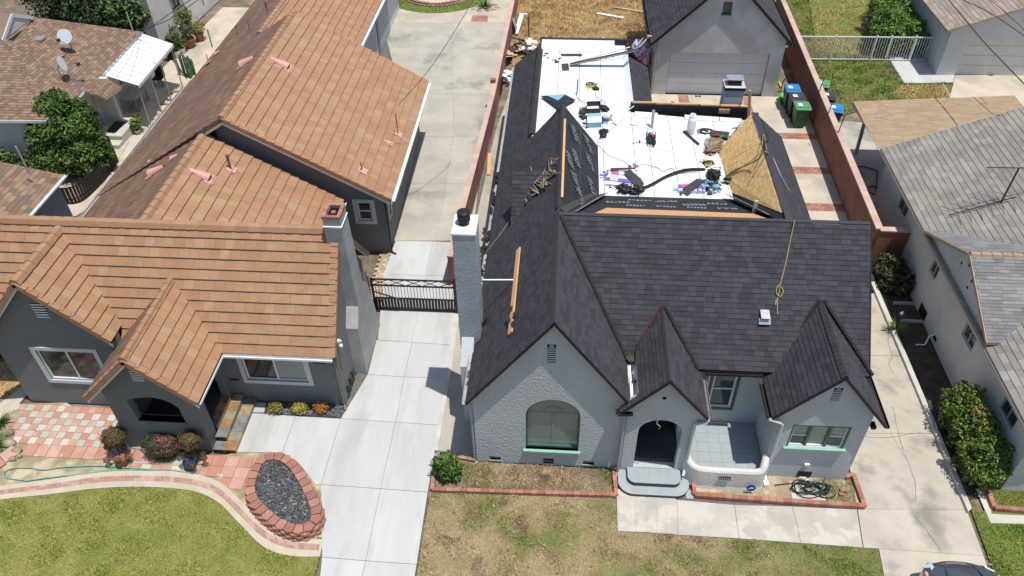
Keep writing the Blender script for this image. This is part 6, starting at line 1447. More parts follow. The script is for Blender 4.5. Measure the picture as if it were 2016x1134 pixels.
for i, (x, y, r, lab) in enumerate(((15, 852, .2, 'brown boulder at the left edge of the checkered pavers'), (18, 872, .22, 'mottled grey boulder at the left edge below the brown one'), (33, 887, .15, 'smooth cream stone, largest of the pale stones beside the pink pavers'), (24, 903, .12, 'round cream stone at the lower left of the pale stones'), (38, 898, .09, 'small cream stone between the pale stones and the pink pavers'))):
    p = at(x, y, .06); tag(MB().blob(p, (r, r*.7, r*.6), (10, 7), .12).build('boulder', 'boulder' if i < 2 else 'sandy_dirt'), lab, 'stone')
for i, q in enumerate([[(0, 900), (25, 880), (42, 893), (12, 914)], [(-20, 912), (0, 898), (14, 915), (-8, 930)]]):
    tag(MB().ext(pxy(*q), (0, 0, .08)).build('edging_stone', 'terracotta_paver'), ['curved pink edging stone beside the cream stones', 'curved pink edging stone at the left image edge'][i], 'stone')
# ------------------------------------------------------------ front beds with brick edging
def brick_edge(root, pts, m='bed_brick', w=.1, h=.12, ln=.2, rows=1, body=False):
    for a, b in zip(pts[:-1], pts[1:]):
        a, b = Vector(a).to_3d(), Vector(b).to_3d(); a.z = b.z = 0; L = (b-a).length; d = (b-a)/L; s = Vector((d.y, -d.x, 0))*w/2; n = max(1, round(L/ln))
        for i in range(n):
            p, q = a+d*(L*i/n+.004), a+d*(L*(i+1)/n-.004); off = s*random.uniform(-.04, .04); dz = random.uniform(-.004, .004)
            if body:
                MB().ext([p+s+off, q+s+off, q-s+off, p-s+off], (0, 0, h*.5-.004)).build('brick', m, root)
                MB().ext([v+Vector((0, 0, h*.5)) for v in (p+s-off, q+s-off, q-s-off, p-s-off)], (0, 0, h*.5+dz)).build('brick', m, root)
            else: MB().ext([p+s+off, q+s+off, q-s+off, p-s+off], (0, 0, h+dz)).build('brick', m, root)
b1 = empty('brick_edging', at(850, 968), 'brick edging around the brown bed left of the grey front steps', 'edging')
brick_edge(b1, pxy((858, 904), (851, 967)), w=.11); brick_edge(b1, pxy((851, 967), (1213, 978)), w=.11, body=True, h=.13); brick_edge(b1, pxy((1213, 978), (1208, 926)), w=.11); brick_edge(b1, pxy((905, 904), (936, 909)), w=.1)
bedL = [tuple(p[:2]) for p in pxy((858, 904), (936, 909), (1210, 925), (1210, 976), (852, 966))]
sheet('front_bed', bedL, .004, 'dirt'); grass('bed_weeds', bedL, 13000, .05, 'dry_blade', 'sparse dry and green weeds in the brown bed left of the grey front steps', .012, clump=1)
sheet('bed_end', [(-3.3, 13.0), (-2.2, 13.5), (-2.2, 13.9), (-3.3, 13.9)], -.002, 'dirt')
MB().slab([tuple(p[:2]) for p in pxy((1069, 922), (1088, 921), (1088, 936), (1068, 935))], 0, .02).build('flat_stone', 'terracotta_paver', b1)
b2 = empty('brick_edging', at(1690, 998), 'brick edging around the bed with the coiled black hose right of the grey front steps', 'edging')
brick_edge(b2, pxy((1366, 978), (1440, 984), (1700, 1001)), w=.13, body=True, h=.17, m='bed_brick'); brick_edge(b2, pxy((1700, 1001), (1678, 938)), w=.12, h=.15); brick_edge(b2, pxy((1366, 978), (1364, 955)), w=.1, h=.15); brick_edge(b2, pxy((1678, 938), (1663, 944)), w=.1, h=.15)
bedR = [tuple(p[:2]) for p in pxy((1364, 955), (1450, 950), (1520, 925), (1664, 944), (1680, 938), (1698, 998), (1366, 976))]
sheet('side_bed', bedR, .012, 'sandy_dirt'); grass('side_bed_weeds', [tuple(p[:2]) for p in pxy((1600, 945), (1680, 940), (1698, 998), (1625, 988))], 5000, .035, 'patchy_blade', 'green weeds in the right end of the brick-edged bed by the hose', .012)
grass('side_bed_stubble', bedR, 2600, .03, 'dry_blade', 'thin dry stubble in the brick-edged bed below the curved parapet', .012)
MB().slab([tuple(p[:2]) for p in pxy((1552, 948), (1622, 950), (1625, 990), (1560, 985))], 0, .03).build('stepping_slab', 'walk_concrete', b2)
for q, r in (((1660, 968), .1), ((1655, 975), .06)): p = at(*q); tag(MB().box((p.x-r, p.y-.05, .01), (p.x+r, p.y+.05, .08)).build('loose_brick', 'bed_brick'), 'loose broken brick lying on the weeds, '+('the larger of two' if r > .08 else 'the smaller of two'), 'brick')
b3 = empty('brick_edging', at(1950, 1010), 'brick edging of the small lawn bed at the right edge by the white house', 'edging')
brick_edge(b3, pxy((1938, 960), (1955, 1003), (2060, 1012)), w=.12, h=.14); sheet('bed_path', pxy((1920, 962), (1940, 960), (1952, 1012), (2100, 1020), (2100, 1035), (1950, 1030)), .014, 'kerb_concrete')
bedW = [tuple(p[:2]) for p in pxy((1945, 955), (2100, 962), (2100, 1008), (1960, 1000))]; sheet('lawn_bed', bedW, .012, 'lush_soil'); grass('lawn_bed_grass', bedW, 4000, .05, 'patchy_blade', 'patchy grass in the brick-edged bed at the right edge', .012)
# ------------------------------------------------------------ hoses and small ground things
hs = spline(pxy((160, 947), (240, 940), (330, 930), (380, 918), (440, 922), (520, 928)), 1)
h1 = spline([at(x, y, .05) for x, y in ((52, 946), (12, 940), (10, 928), (30, 921), (60, 921), (85, 925), (120, 920), (190, 917), (250, 921), (300, 924), (335, 925), (375, 931), (392, 928), (393, 905))], 6)
tag(MB().tube(h1, .016, 5).build('garden_hose', 'hose_teal'), 'pale teal garden hose looping along the sandy strip, its longer upper run', 'hose')
h2 = spline([at(x, y, .05) for x, y in ((50, 947), (90, 941), (150, 934), (200, 928), (230, 926), (262, 925), (300, 926), (326, 923))], 6)
tag(MB().tube(h2, .016, 5).build('garden_hose', 'hose_teal'), 'pale teal garden hose along the sandy strip, its lower run ending by the clipped bush', 'hose')
h3 = spline([at(x, y, .05) for x, y in ((237, 845), (245, 862), (258, 880), (285, 885))], 6); tag(MB().tube(h3, .016, 5).build('garden_hose', 'hose_teal'), 'short teal hose hanging at the left corner of the tile-roof porch', 'hose')
cc = at(1590, 967); pts = []
for i in range(210):
    a = i*.31; r = .42*(1-.4*abs(math.sin(a*.173)))+.05*math.sin(i*.9); cx_ = cc.x+.10+.24*math.sin(a*.11); pts.append((cx_+r*1.1*math.cos(a), cc.y+.04+.05*math.sin(a*.21)+r*.58*math.sin(a), .04+.07*abs(math.sin(i*.23))))
pts = [at(1525, 955, .05), at(1570, 950, .05)]+[Vector(p) for p in pts]+[at(1620, 960, .06), at(1624, 940, .12)]
tag(MB().tube(pts, .014, 5).build('coiled_hose', 'hose_black'), 'tangled coil of dark green garden hose in the brick-edged bed', 'hose')
def leaves_on(name, P, n, label, z=.03, size=.05, m='bark_leaf'):
    X = rng.uniform(min(p[0] for p in P), max(p[0] for p in P), n*3); Y = rng.uniform(min(p[1] for p in P), max(p[1] for p in P), n*3); k = np.where(inpoly(P, X, Y))[0][:n]; mb = MB()
    for i in k:
        a = random.uniform(0, 6.28); s = size*random.uniform(.5, 1.2); c = Vector((X[i], Y[i], z)); u = Vector((math.cos(a), math.sin(a), random.uniform(-.2, .3)))*s; v = Vector((-math.sin(a), math.cos(a), random.uniform(0, .4)))*s*.5
        mb.add([c-u, c-v, c+u, c+v], [[0, 1, 2, 3]])
    return tag(mb.build(name, m, kind='stuff'), label, 'leaves')
leaves_on('fallen_leaves', [tuple(p[:2]) for p in pxy((822, 1134), (848, 970), (1210, 980), (1210, 1134))], 40, 'fallen dry leaves scattered on the straw-coloured front turf', .055)
leaves_on('fallen_leaves', [tuple(p[:2]) for p in pxy((826, 1134), (845, 985), (860, 985), (850, 1134))], 14, 'fallen dry leaves along the edge of the white driveway', .055)
leaves_on('fallen_leaves', [tuple(p[:2]) for p in pxy((1920, 1010), (1950, 1134), (2016, 1134), (2016, 1040))], 12, 'fallen dry leaves on the lush green turf at the lower right', .06)
leaves_on('fallen_leaves', bedL, 25, 'fallen dry leaves in the brown bed left of the steps', .05, .04)
# ------------------------------------------------------------ round bed behind the old driveway
rb = empty('round_bed', at(855, 0)); rc_ = Vector((-8.25, 48.2, 0)); RB = [(rc_.x+3.1*math.cos(t)*(1 if True else 1), rc_.y+2.65*math.sin(t)) for t in [2*math.pi*i/36 for i in range(36)]]
tag(rb, kind='structure'); MB().slab(RB, -.03, .034).build('turf_base', 'lush_soil', rb); grass('round_lawn_grass', RB, 16000, .08, 'lush_blade', 'ring of lush green turf around the stacked block bed behind the old driveway', .025)
RS = empty('block_ring', rc_, 'two-tier ring of small pinkish blocks in the round lawn at the top', 'planter')
for rr_, z0, n in ((2.05, 0, 46), (1.95, .12, 44), (1.1, .22, 26)):
    for i in range(n):
        a0_, a1_ = 2*math.pi*(i+.08)/n, 2*math.pi*(i+.92)/n; q = [(rc_.x+r*math.cos(a), rc_.y+r*.85*math.sin(a)) for r, a in ((rr_, a0_), (rr_, a1_), (rr_-.22, a1_), (rr_-.22, a0_))]
        MB().slab(q, z0, z0+.12).build('block', 'path_brick', RS)
MB().slab([(rc_.x+1.8*math.cos(t), rc_.y+1.53*math.sin(t)) for t in [2*math.pi*i/24 for i in range(24)]], 0, .2).build('fill', 'path_cream', RS)
bp = empty('brick_inlay', at(945, 38)); tag(bp, kind='structure')
A0, A1 = at(927, 44), at(962, 32); brick_band(bp, A0.x, A1.x, A0.y, A1.y, bw=.3, bh=.2, z=.04)
A0, A1 = at(938, 18), at(966, 9); 
for i in range(10):
    a = 2*math.pi*i/10; p = at(953, 15); MB().box((p.x+.8*math.cos(a)-.13, p.y+.6*math.sin(a)-.08, 0), (p.x+.8*math.cos(a)+.13, p.y+.6*math.sin(a)+.08, .05)).build('brick', 'bed_brick', bp)
# ------------------------------------------------------------ wheeled bins
def make_bin(body, lid, label, mark=False, rz=0.):
    b = empty('wheeled_bin', (0, 0, 0), label, 'bin', 'wheeled bins along the block wall')
    mb = MB(); w0, w1, d0, d1, h = .24, .31, .27, .36, .98
    lo = [(-w0, -d0, .06), (w0, -d0, .06), (w0, d0, .06), (-w0, d0, .06)]; hi = [(-w1, -d1, h), (w1, -d1, h), (w1, d1, h), (-w1, d1, h)]
    mb.add(lo+hi, [[3, 2, 1, 0], [4, 5, 6, 7], [0, 1, 5, 4], [1, 2, 6, 5], [2, 3, 7, 6], [3, 0, 4, 7]])
    mb.build('body', body, b, origin=(0, 0, 0))
    mb = MB()
    for a, c in (((-w1-.02, -d1-.02), (w1+.02, -d1+.02)), ((-w1-.02, d1-.02), (w1+.02, d1+.02)), ((-w1-.02, -d1), (-w1+.02, d1)), ((w1-.02, -d1), (w1+.02, d1))): mb.box((a[0], a[1], h-.05), (c[0], c[1], h+.01))
    mb.build('rim', body, b, origin=(0, 0, 0))
    mb = MB(); pr_ = [(-d1-.05, h+.0), (-d1-.05, h+.035), (-d1+.05, h+.06), (0, h+.085), (d1-.08, h+.06), (d1+.05, h+.04), (d1+.05, h)]
    mb.ext([(-w1-.03, y, z) for y, z in pr_], (2*w1+.06, 0, 0)); mb.box((-w1+.05, -d1+.08, h+.05), (w1-.05, d1-.1, h+.09)); mb.build('lid', lid, b, origin=(0, 0, 0))
    MB().ext([(-.2, -.12, h+.0915), (.0, -.12, h+.0915), (-.02, .1, h+.0915), (-.22, .1, h+.0915)], (0, 0, .003)).build('sticker', 'white_plastic', b, origin=(0, 0, 0))
    MB().tube([(-w1, d1+.08, h-.02), (w1, d1+.08, h-.02)], .018, 6).build('handle', 'bin_black', b, origin=(0, 0, 0))
    for s in (-1, 1): MB().lathe((s*.25, .28, .12), [(.12, -.03), (.12, .03)], 12, ax=(1, 0, 0)).build('wheel', 'tyre', b, origin=(0, 0, 0))
    if mark:
        n = Vector((0, -.92, -.09)).normalized(); fb = lambda x, z: Vector((x, -d0-(z-.06)*(d1-d0)/.92-.003, z))
        mb = MB()
        for k in range(3):
            a = math.pi/2+k*2*math.pi/3; p = [(.05*math.cos(a+t), .76+.05*math.sin(a+t)) for t in (-.75, 0, .75)]
            mb.tube([fb(*q) for q in p], .009, 4)
        mb.build('recycling_mark', 'print_grey', b, origin=(0, 0, 0))
        f = Fr((0, -d0-.065-.004, 0), (1, 0, 0), (0, -1, 0)); text('SOUTH', f, 0, .68, .055, 'print_grey', b, 'lettering', .0); text('GATE', f, 0, .63, .05, 'print_grey', b, 'lettering', -.0)
    b.rotation_euler = (0, 0, rz); return b
gb_ = make_bin('bin_green', 'bin_lid_green', 'green wheeled bin with a white sticker, nearest of the three beside the red-brown wall', True); gb_.location = (10.86, 33.35, .03)
kb = make_bin('bin_black', 'bin_lid_black', 'black wheeled bin with a white sticker, between the green and the blue bins'); kb.location = (10.80, 34.2, .03)
bb = make_bin('bin_navy', 'bin_blue', 'dark bin with a bright blue lid, farthest of the three beside the red-brown wall'); bb.location = (10.74, 35.05, .03)
g2_ = dup(gb_, (12.24, 35.6, .03), 'green-lidded bin just beyond the red-brown wall, half hidden behind it'); k2_ = dup(kb, (12.28, 34.4, .03), 'black-lidded bin just beyond the red-brown wall, in the middle of that row'); b2_ = dup(bb, (12.32, 33.2, .03), 'blue-lidded bin just beyond the red-brown wall, nearest the carport')
for o in (g2_, k2_, b2_): o.rotation_euler = (0, 0, -.25); o['group'] = 'wheeled bins on the neighbour side of the wall'
p = at(1541, 199); bo = empty('green_tub', p, 'bright green plastic tub beside the black bin', 'tub'); MB().lathe(p+Vector((0, 0, .03)), [(.17, 0), (.25, .26), (.27, .26), (.27, .28), (.235, .28), (.16, .05), (0, .05)], 18).build('tub', 'bright_green', bo); MB().tube([p+Vector((.2*math.cos(t), -.26, .2+.1*math.sin(t))) for t in [math.pi*i/6 for i in range(7)]], .012, 5).build('handle', 'bright_green', bo)
tag(MB().tube([at(1538, 175), at(1542, 160, .6), at(1566, 132, 1.3)], .025, 5).build('leaning_pole', 'rust'), 'rusty pole leaning on the red-brown wall behind the blue bin', 'pole')
tag(MB().box(at(1537, 172)+Vector((-.03, 0, 0)), at(1537, 172)+Vector((.05, .5, .06))).build('yellow_level', 'yellow'), 'yellow tool lying beside the garage corner behind the blue bin', 'tool')
mb = MB(); q = at(1374, 190, .03)
for a, b in (((-.14, -.06), (.14, .06)), ((-.14, .06), (.14, -.06))): mb.bar(q+Vector((a[0], a[1], .02)), q+Vector((b[0], b[1], .02)), .025)
tag(mb.build('crossed_sticks', 'dark_grey'), 'two short dark sticks crossed in front of the garage door', 'sticks')
tag(MB().bar(at(1322, 200, .05), at(1333, 205, .05), .05).build('wood_offcut', 'dark_grey'), 'short dark offcut on the pale apron left of the brick band', 'offcut')
tag(MB().bar(at(1473, 240, 4.6), at(1477, 178, 6.0), .1, .03).build('leaning_board', 'raw_wood'), 'upright raw board standing against the rear parapet beside the rear chimney', 'board')
# ------------------------------------------------------------ things lying on the dark-roofed house
Z = zD+.012
def A(x, y, h=0.): return at(x, y, Z+h)
def thing_mesh(name, mb, m, label, cat): return tag(mb.build(name, m), label, cat)
# plank with felt scraps on the west slope
SW = lambda x, y, h=.04: (lambda pn: pn[0]+pn[1]*h)(on_plane(x, y, [(xL, yF, zR), (xL, yB, zR), (-2.37, yF, 2.75)]))
pa, pb = SW(1024, 492, .06), SW(1008, 658, .06); nW1 = Vector((-kW, 0, 1)).normalized()
pk = empty('plank', pb, 'long raw plank lying on the charcoal slope beside the tall chimney', 'plank'); MB().bar(pa, pb, .17, .045, up=tuple(nW1)).build('board', 'raw_wood', pk)
mb = MB()
for x, y in ((1012, 612), (1019, 622), (1008, 635), (1016, 640), (1006, 628)):
    p = SW(x, y, .1); a = random.uniform(0, 3); u = Vector((math.cos(a)*.3, math.sin(a), .0)); u = (u-nW1*u.dot(nW1)).normalized(); v = nW1.cross(u); mb.ext([p+u*.1+v*.07, p-u*.1+v*.06, p-u*.09-v*.07, p+u*.11-v*.05], nW1*.01)
thing_mesh('shingle_scrap', mb, 'ridge_shingle', 'torn grey shingle scraps on the lower end of the raw plank', 'scraps')
mb = MB(); mb.blob(SW(950, 628, .05), (.16, .2, .1), (8, 5), .3); mb.ext([SW(936, 655, .05), SW(962, 612, .05), SW(968, 622, .12), SW(945, 660, .1)], nW1*.03); thing_mesh('debris_pile', mb, 'ridge_shingle', 'heap of torn grey felt on the roof edge beside the tall chimney', 'debris')
# ropes
def rope(name, pts, r, m, label, cat='rope', n=6): return tag(MB().tube(spline(pts, n), r, 5).build(name, m), label, cat)
fp_ = lambda x, y, h=.025: (lambda pn: pn[0]+pn[1]*h)(on_plane(x, y, front2))
rp = [fp_(1562, 434, .12), fp_(1556, 470), fp_(1548, 510), fp_(1537, 555), fp_(1534, 562), fp_(1541, 572, .05), fp_(1535, 584, .05), fp_(1527, 576, .05), fp_(1530, 563, .06), fp_(1534, 572), fp_(1530, 590), fp_(1530, 618)]
rope('safety_rope', rp, .016, 'yellow_rope', 'yellow rope hanging down the big front slope to a loop above the metal vent')
MB().tube([fp_(1527, 590, .04), fp_(1526, 600, .04)], .02, 6).build('rope_clip', 'galvanized') and tag(C.objects['rope_clip'], 'small metal clip on the loop of the yellow roof rope', 'clip')
mb = MB()
for k in range(26):
    f = k/26; x, y = 1100-75*f, 328+80*f; s_ = 16*(1-f)+4; pts = [SW(x+random.uniform(-s_, s_), y+random.uniform(-s_, s_)*.8, random.uniform(.03, .16)) for _ in range(4)]; mb.tube(spline(pts, 3), .014, 4, cap=False)
rpile = thing_mesh('rope_pile', mb, 'rope', 'heap of tangled tan ropes draped over the west ridge above the small shingled dormer', 'ropes')
rope('safety_rope', [SW(1050, 385, .04), SW(1010, 430, .04), SW(985, 465, .04), SW(950, 510, .05), SW(935, 535, .05)], .014, 'rope', 'thin grey rope running down the west slope from the tan rope heap')
rope('safety_rope', [SW(1108, 218, .05), SW(1100, 218, .06), SW(1085, 240, .03), SW(1066, 272, .03)], .018, 'brown_wood', 'dark rope tied around the far end of the west ridge')
rope('lifeline_strap', [SW(1048, 331, .06), SW(1052, 350, .05), SW(1062, 362, .05)], .012, 'gutter_grey', 'short pale strap on the dormer slope left of the tan rope heap', 'strap')
# ropes across OSB and the east slope
OS = lambda x, y, h=.03: (lambda pn: pn[0]+pn[1]*h)(on_plane(x, y, osb)); ES = lambda x, y, h=.03: (lambda pn: pn[0]+pn[1]*h)(on_plane(x, y, eastS))
rope('safety_rope', [OS(1420, 356, .06), OS(1450, 335), OS(1480, 322), OS(1502, 308, .06), Vector((6.3, 21.9, zR+.1)), ES(1512, 300)], .016, 'brown_wood', 'dark rope crossing the raw board slope, the lower and thicker of two')
rope('safety_rope', [OS(1428, 350, .06), OS(1470, 325), OS(1500, 300, .06), Vector((6.28, 22.3, zR+.1)), ES(1508, 298)], .012, 'rope', 'tan rope crossing the raw board slope, the upper and thinner of two')
rope('safety_rope', [ES(1503, 300, .05), ES(1512, 303), ES(1520, 312), ES(1535, 345), ES(1552, 376)], .016, 'gutter_grey', 'pale grey rope lying down the east charcoal slope')
mb = MB(); mb.blob(A(1432, 352, .2), (.12, .08, .06), (7, 5), .3); thing_mesh('rope_knot', mb, 'black_plastic', 'black knot of webbing at the bottom of the raw board slope', 'webbing')
# bundles of shingles
def bundle(corners, label, n=4):
    b = empty('shingle_bundle', corners[0], label, 'shingle bundle', 'wrapped shingle bundles on the white deck'); q = [A(*c) for c in corners]; d = (q[3]-q[0])
    for i in range(n):
        f0, f1 = i/n, (i+.93)/n; a, b_, c, d_ = q[0].lerp(q[3], f0), q[1].lerp(q[2], f0), q[1].lerp(q[2], f1), q[0].lerp(q[3], f1); h = .09+.02*(i % 2)
        MB().ext([a, b_, c, d_], (0, 0, h), r=.1+.2*i).build('wrapped_bundle', ['pink_wrap', 'blue_wrap', 'pink_wrap', 'alu_white'][i % 4], b)
        m1 = a.lerp(b_, .12); m2 = a.lerp(b_, .42); MB().ext([m1+Vector((0, 0, h+.002)), m2+Vector((0, 0, h+.002)), d_.lerp(c, .42)+Vector((0, 0, h+.002)), d_.lerp(c, .12)+Vector((0, 0, h+.002))], (0, 0, .004), r=.25).build('wrap_print', 'pink_wrap', b)
    return b
bundle([(1192, 366), (1248, 374), (1244, 337), (1200, 334)], 'stack of pink and blue wrapped shingle bundles at the front left of the white deck', 5)
bundle([(1334, 380), (1388, 382), (1384, 362), (1338, 362)], 'stack of pink and white wrapped shingle bundles at the front right of the white deck', 3)
# shingle sheets on the bundles
def sheet3(name, pts, m, label, cat, t=.012): return tag(MB().ext(pts, (0, 0, t)).build(name, m), label, cat)
sheet3('shingle_sheet', [A(1204, 331, .2), A(1252, 330, .2), A(1250, 333, .16), A(1200, 336, .16)], 'dark_grey', 'narrow grey shingle strip across the top of the front left bundle stack', 'shingle')
tag(MB().ext([A(1228, 338, .2), A(1240, 334, .22), A(1262, 352, .14), A(1268, 362, .03), A(1258, 378, .02), A(1250, 366, .1)], (0, 0, .012)).build('shingle_sheet', 'dark_grey'), 'curved grey shingle sheet sliding off the front left bundle stack', 'shingle')
tag(MB().ext([A(1344, 371, .16), A(1372, 352, .18), A(1388, 355, .18), A(1356, 380, .16)], (0, 0, .012)).build('shingle_sheet', 'dark_grey'), 'grey shingle sheet lying across the front right bundle stack', 'shingle')
def scraps(name, lst, n, label, mats_, s=.1):
    o = empty(name, A(*lst[0]), label, 'scraps')
    for i in range(n):
        x, y = random.choice(lst); p = A(x+random.uniform(-13, 13), y+random.uniform(-6, 6), random.uniform(.0, .03)); a = random.uniform(0, 6.3); u = Vector((math.cos(a), math.sin(a), random.uniform(-.1, .35)))*s*random.uniform(.5, 1.6); v = Vector((-math.sin(a), math.cos(a), random.uniform(-.1, .2)))*s*random.uniform(.2, .9)
        MB().ext([p+u+v*random.uniform(.4, 1), p-u*.8+v, p-u-v*.7, p+u*.7-v], (0, 0, .006)).build('scrap', random.choice(mats_), o)
scraps('torn_wrapping', [(1200, 340), (1250, 332), (1215, 372), (1196, 350)], 30, 'torn pink and clear wrapping around the front left bundle stack', ['pink_wrap', 'pink_wrap', 'alu_white', 'blue_wrap', 'dark_grey'])
scraps('torn_wrapping', [(1345, 378), (1385, 380), (1410, 372), (1420, 362)], 34, 'torn wrapping and blue cloth scraps around the front right bundle stack', ['pink_wrap', 'sky_cloth', 'black_plastic', 'alu_white', 'dark_grey'])
scraps('roof_scraps', [(1400, 300), (1428, 268), (1390, 322), (1380, 262)], 34, 'dark scraps and small tools scattered along the right edge of the white deck', ['black_plastic', 'dark_grey', 'pale_wood', 'dark_grey', 'red_plastic'], .08)
scraps('roof_scraps', [(1190, 232), (1160, 245), (1150, 215)], 18, 'dark scraps scattered around the open box and bucket', ['black_plastic', 'dark_grey', 'pale_wood', 'sky_cloth'], .09)
scraps('roof_scraps', [(1080, 112), (1090, 118), (1200, 112), (1235, 100)], 12, 'small dark scraps on the rear end of the white deck', ['dark_grey', 'dark_grey', 'black_plastic'], .07)
# black bags / harnesses
def heap(name, cx_, cy_, rx, ry, h, m, label, cat, n=9, extra=None):
    o = empty(name, A(cx_, cy_), label, cat); mb = MB()
    for i in range(n):
        x, y = cx_+random.uniform(-rx, rx)*.8, cy_+random.uniform(-ry, ry)*.8; mb.blob(A(x, y, random.uniform(.02, h*.5)), (random.uniform(.07, .16), random.uniform(.06, .12), random.uniform(.04, h*.6)), (7, 5), .25)
    mb.build('cloth', m, o); mb = MB()
    for i in range(7):
        pts = [A(cx_+random.uniform(-rx, rx)*1.2, cy_+random.uniform(-ry, ry)*1.2, random.uniform(.01, h)) for _ in range(4)]; mb.tube(spline(pts, 3), .013, 4, cap=False)
    mb.build('strap', extra or m, o); return o
heap('black_bag', 1232, 371, 16, 7, .2, 'black_plastic', 'crumpled black bag at the front of the front left bundle stack', 'bag')
heap('black_bag', 1256, 374, 10, 8, .16, 'black_plastic', 'small black bag with straps beside the curved shingle sheet', 'bag')
heap('tool_harness', 1282, 273, 9, 14, .16, 'black_plastic', 'black tool harness with a red buckle in the middle of the white deck', 'harness', extra='dark_grey')
mb = MB(); mb.blob(A(1286, 268, .16), (.06, .05, .03), (6, 4)); thing_mesh('buckle', mb, 'red_plastic', 'red buckle on the black tool harness in the middle of the deck', 'buckle')
heap('tool_harness', 1187, 261, 8, 8, .14, 'black_plastic', 'small dark harness left of centre on the white deck beside the cable', 'harness')
heap('safety_harness', 1165, 169, 13, 7, .12, 'black_plastic', 'black and yellow safety harness on the rear part of the white deck', 'harness', 8, 'yellow')
heap('black_bag', 1406, 345, 12, 13, .3, 'black_plastic', 'crumpled black plastic bag on the light blue cloth at the front right of the deck', 'bag', 12)
heap('blue_cloth', 1396, 363, 18, 12, .2, 'sky_cloth', 'heap of light blue cloth beside the front right bundle stack', 'cloth', 12, 'black_plastic')
heap('tool_tangle', 1393, 320, 8, 6, .1, 'black_plastic', 'black and yellow tool tangle beside the raw board slope', 'tools', 6, 'yellow')
mb = MB()
for k in range(46):
    cx_, cy_ = 1407, 286; pts = [A(cx_+random.uniform(-18, 18), cy_+random.uniform(-17, 14), random.uniform(.02, .2)) for _ in range(4)]; mb.tube(spline(pts, 3), .012, 4, cap=False)
thing_mesh('cord_tangle', mb, 'rope', 'big tangle of pinkish ropes and cords at the back right of the white deck', 'ropes')
mb = MB(); mb.ext([A(1398, 258, .1), A(1436, 262, .1), A(1432, 274, .08), A(1402, 270, .08)], (0, 0, .05)); thing_mesh('tool_bag', mb, 'dark_grey', 'dark flat tool bag behind the pinkish rope tangle', 'bag'); mb = MB(); mb.blob(A(1412, 266, .18), (.08, .05, .04)); thing_mesh('red_tool', mb, 'red_plastic', 'red tool on top of the flat dark tool bag', 'tool'); mb = MB(); mb.blob(A(1422, 268, .18), (.09, .03, .02)); thing_mesh('green_tool', mb, 'bright_green', 'green tool on top of the flat dark tool bag', 'tool')
ring_ = lambda cx_, cy_, rx, ry, n=14, h=.03: [A(cx_+rx*math.cos(2*math.pi*i/n), cy_+ry*math.sin(2*math.pi*i/n), h) for i in range(n+1)]
mb = MB()
for i in range(5): mb.tube(ring_(1390+random.uniform(-3, 3), 258+random.uniform(-1, 1), 15-i, 5-i*.3), .013, 4, cap=False)
thing_mesh('cable_coil', mb, 'black_plastic', 'coiled black cable at the back of the white deck beside the gas cylinder', 'cable')
# long black strip across the deck
pts = spline([A(1265, 371, .05), A(1285, 362, .06), A(1310, 348, .06), A(1335, 338, .08), A(1360, 333, .07), A(1388, 333, .05)], 5); mb = MB()
for a, b in zip(pts[:-1], pts[1:]): mb.bar(a, b+(b-a)*.1, .1, .03)
thing_mesh('edge_strip', mb, 'black_metal', 'long bent black metal strip snaking across the front of the white deck', 'metal strip')
# gas cylinder, standing pipe, black bar, hammer, box, bucket
c = A(1359, 262); t = empty('gas_cylinder', c, 'white gas cylinder standing at the back of the deck near the parapet', 'gas cylinder'); MB().lathe(c, [(.13, 0), (.15, .03), (.155, .1), (.155, .52), (.13, .6), (.06, .66), (0, .66)], 18).build('tank', 'alu_white', t); MB().lathe(c+Vector((0, 0, .62)), [(.1, 0), (.1, .13), (.085, .13), (.085, 0)], 14).build('collar', 'alu_white', t); MB().tube([c+Vector((0, 0, .66)), c+Vector((0, 0, .76))], .025, 8).build('valve', 'galvanized', t)
c = A(1283, 255); t = empty('standing_pipe', c, 'tall galvanized vent pipe standing at the back of the white deck', 'pipe'); MB().tube([c, at(1287, 216, Z+.62)], .055, 12).build('pipe', 'galvanized', t); MB().lathe(c+Vector((-.05, 0, 0)), [(.14, 0), (.07, .05), (.055, .06)], 12).build('flashing', 'dish_grey', t)
thing_mesh('metal_bar', MB().bar(A(1346, 258, .05), A(1376, 284, .05), .07, .04), 'black_metal', 'straight black metal bar lying on the deck beside the gas cylinder', 'bar')
hm = empty('hammer', A(1244, 281), 'small hammer lying alone on the white deck', 'hammer'); MB().tube([A(1244, 282, .03), A(1258, 279, .03)], .012, 6).build('handle', 'pale_wood', hm); MB().bar(A(1259, 276.5, .04), A(1260, 280.5, .04), .04).build('head', 'dark_grey', hm)
thing_mesh('knife', MB().bar(A(1239, 244, .02), A(1257, 248, .02), .03, .01), 'gutter_grey', 'thin knife lying near the back left of the main white deck', 'knife')
thing_mesh('pry_bar', MB().tube([A(1136, 184, .04), A(1138, 156, .04)], .02, 6), 'black_metal', 'short black pry bar standing out on the rear white deck', 'pry bar')
bx = empty('cardboard_box', A(1150, 235), 'open printed cardboard box with tools on the white deck behind the felt slope', 'box'); q = [A(1156, 252), A(1184, 251), A(1182, 232), A(1155, 233)]
MB().ext(q, (0, 0, .2)).build('carton', 'sky_cloth', bx); MB().ext([v+Vector((0, 0, .21)) for v in q[:2]]+[q[1].lerp(q[2], .5)+Vector((0, 0, .24)), q[0].lerp(q[3], .5)+Vector((0, 0, .24))], (0, 0, .01)).build('flap', 'white_plastic', bx)
mb = MB(); q2 = [A(1154, 224), A(1182, 223), A(1182, 208), A(1155, 209)]
for i in range(4): a, b = q2[i], q2[(i+1) % 4]; mb.ext([a, b, b+Vector((0, 0, .2)), a+Vector((0, 0, .2))], (b-a).cross(Vector((0, 0, 1))).normalized()*-.015)
mb.build('tray', 'dark_grey', bx)
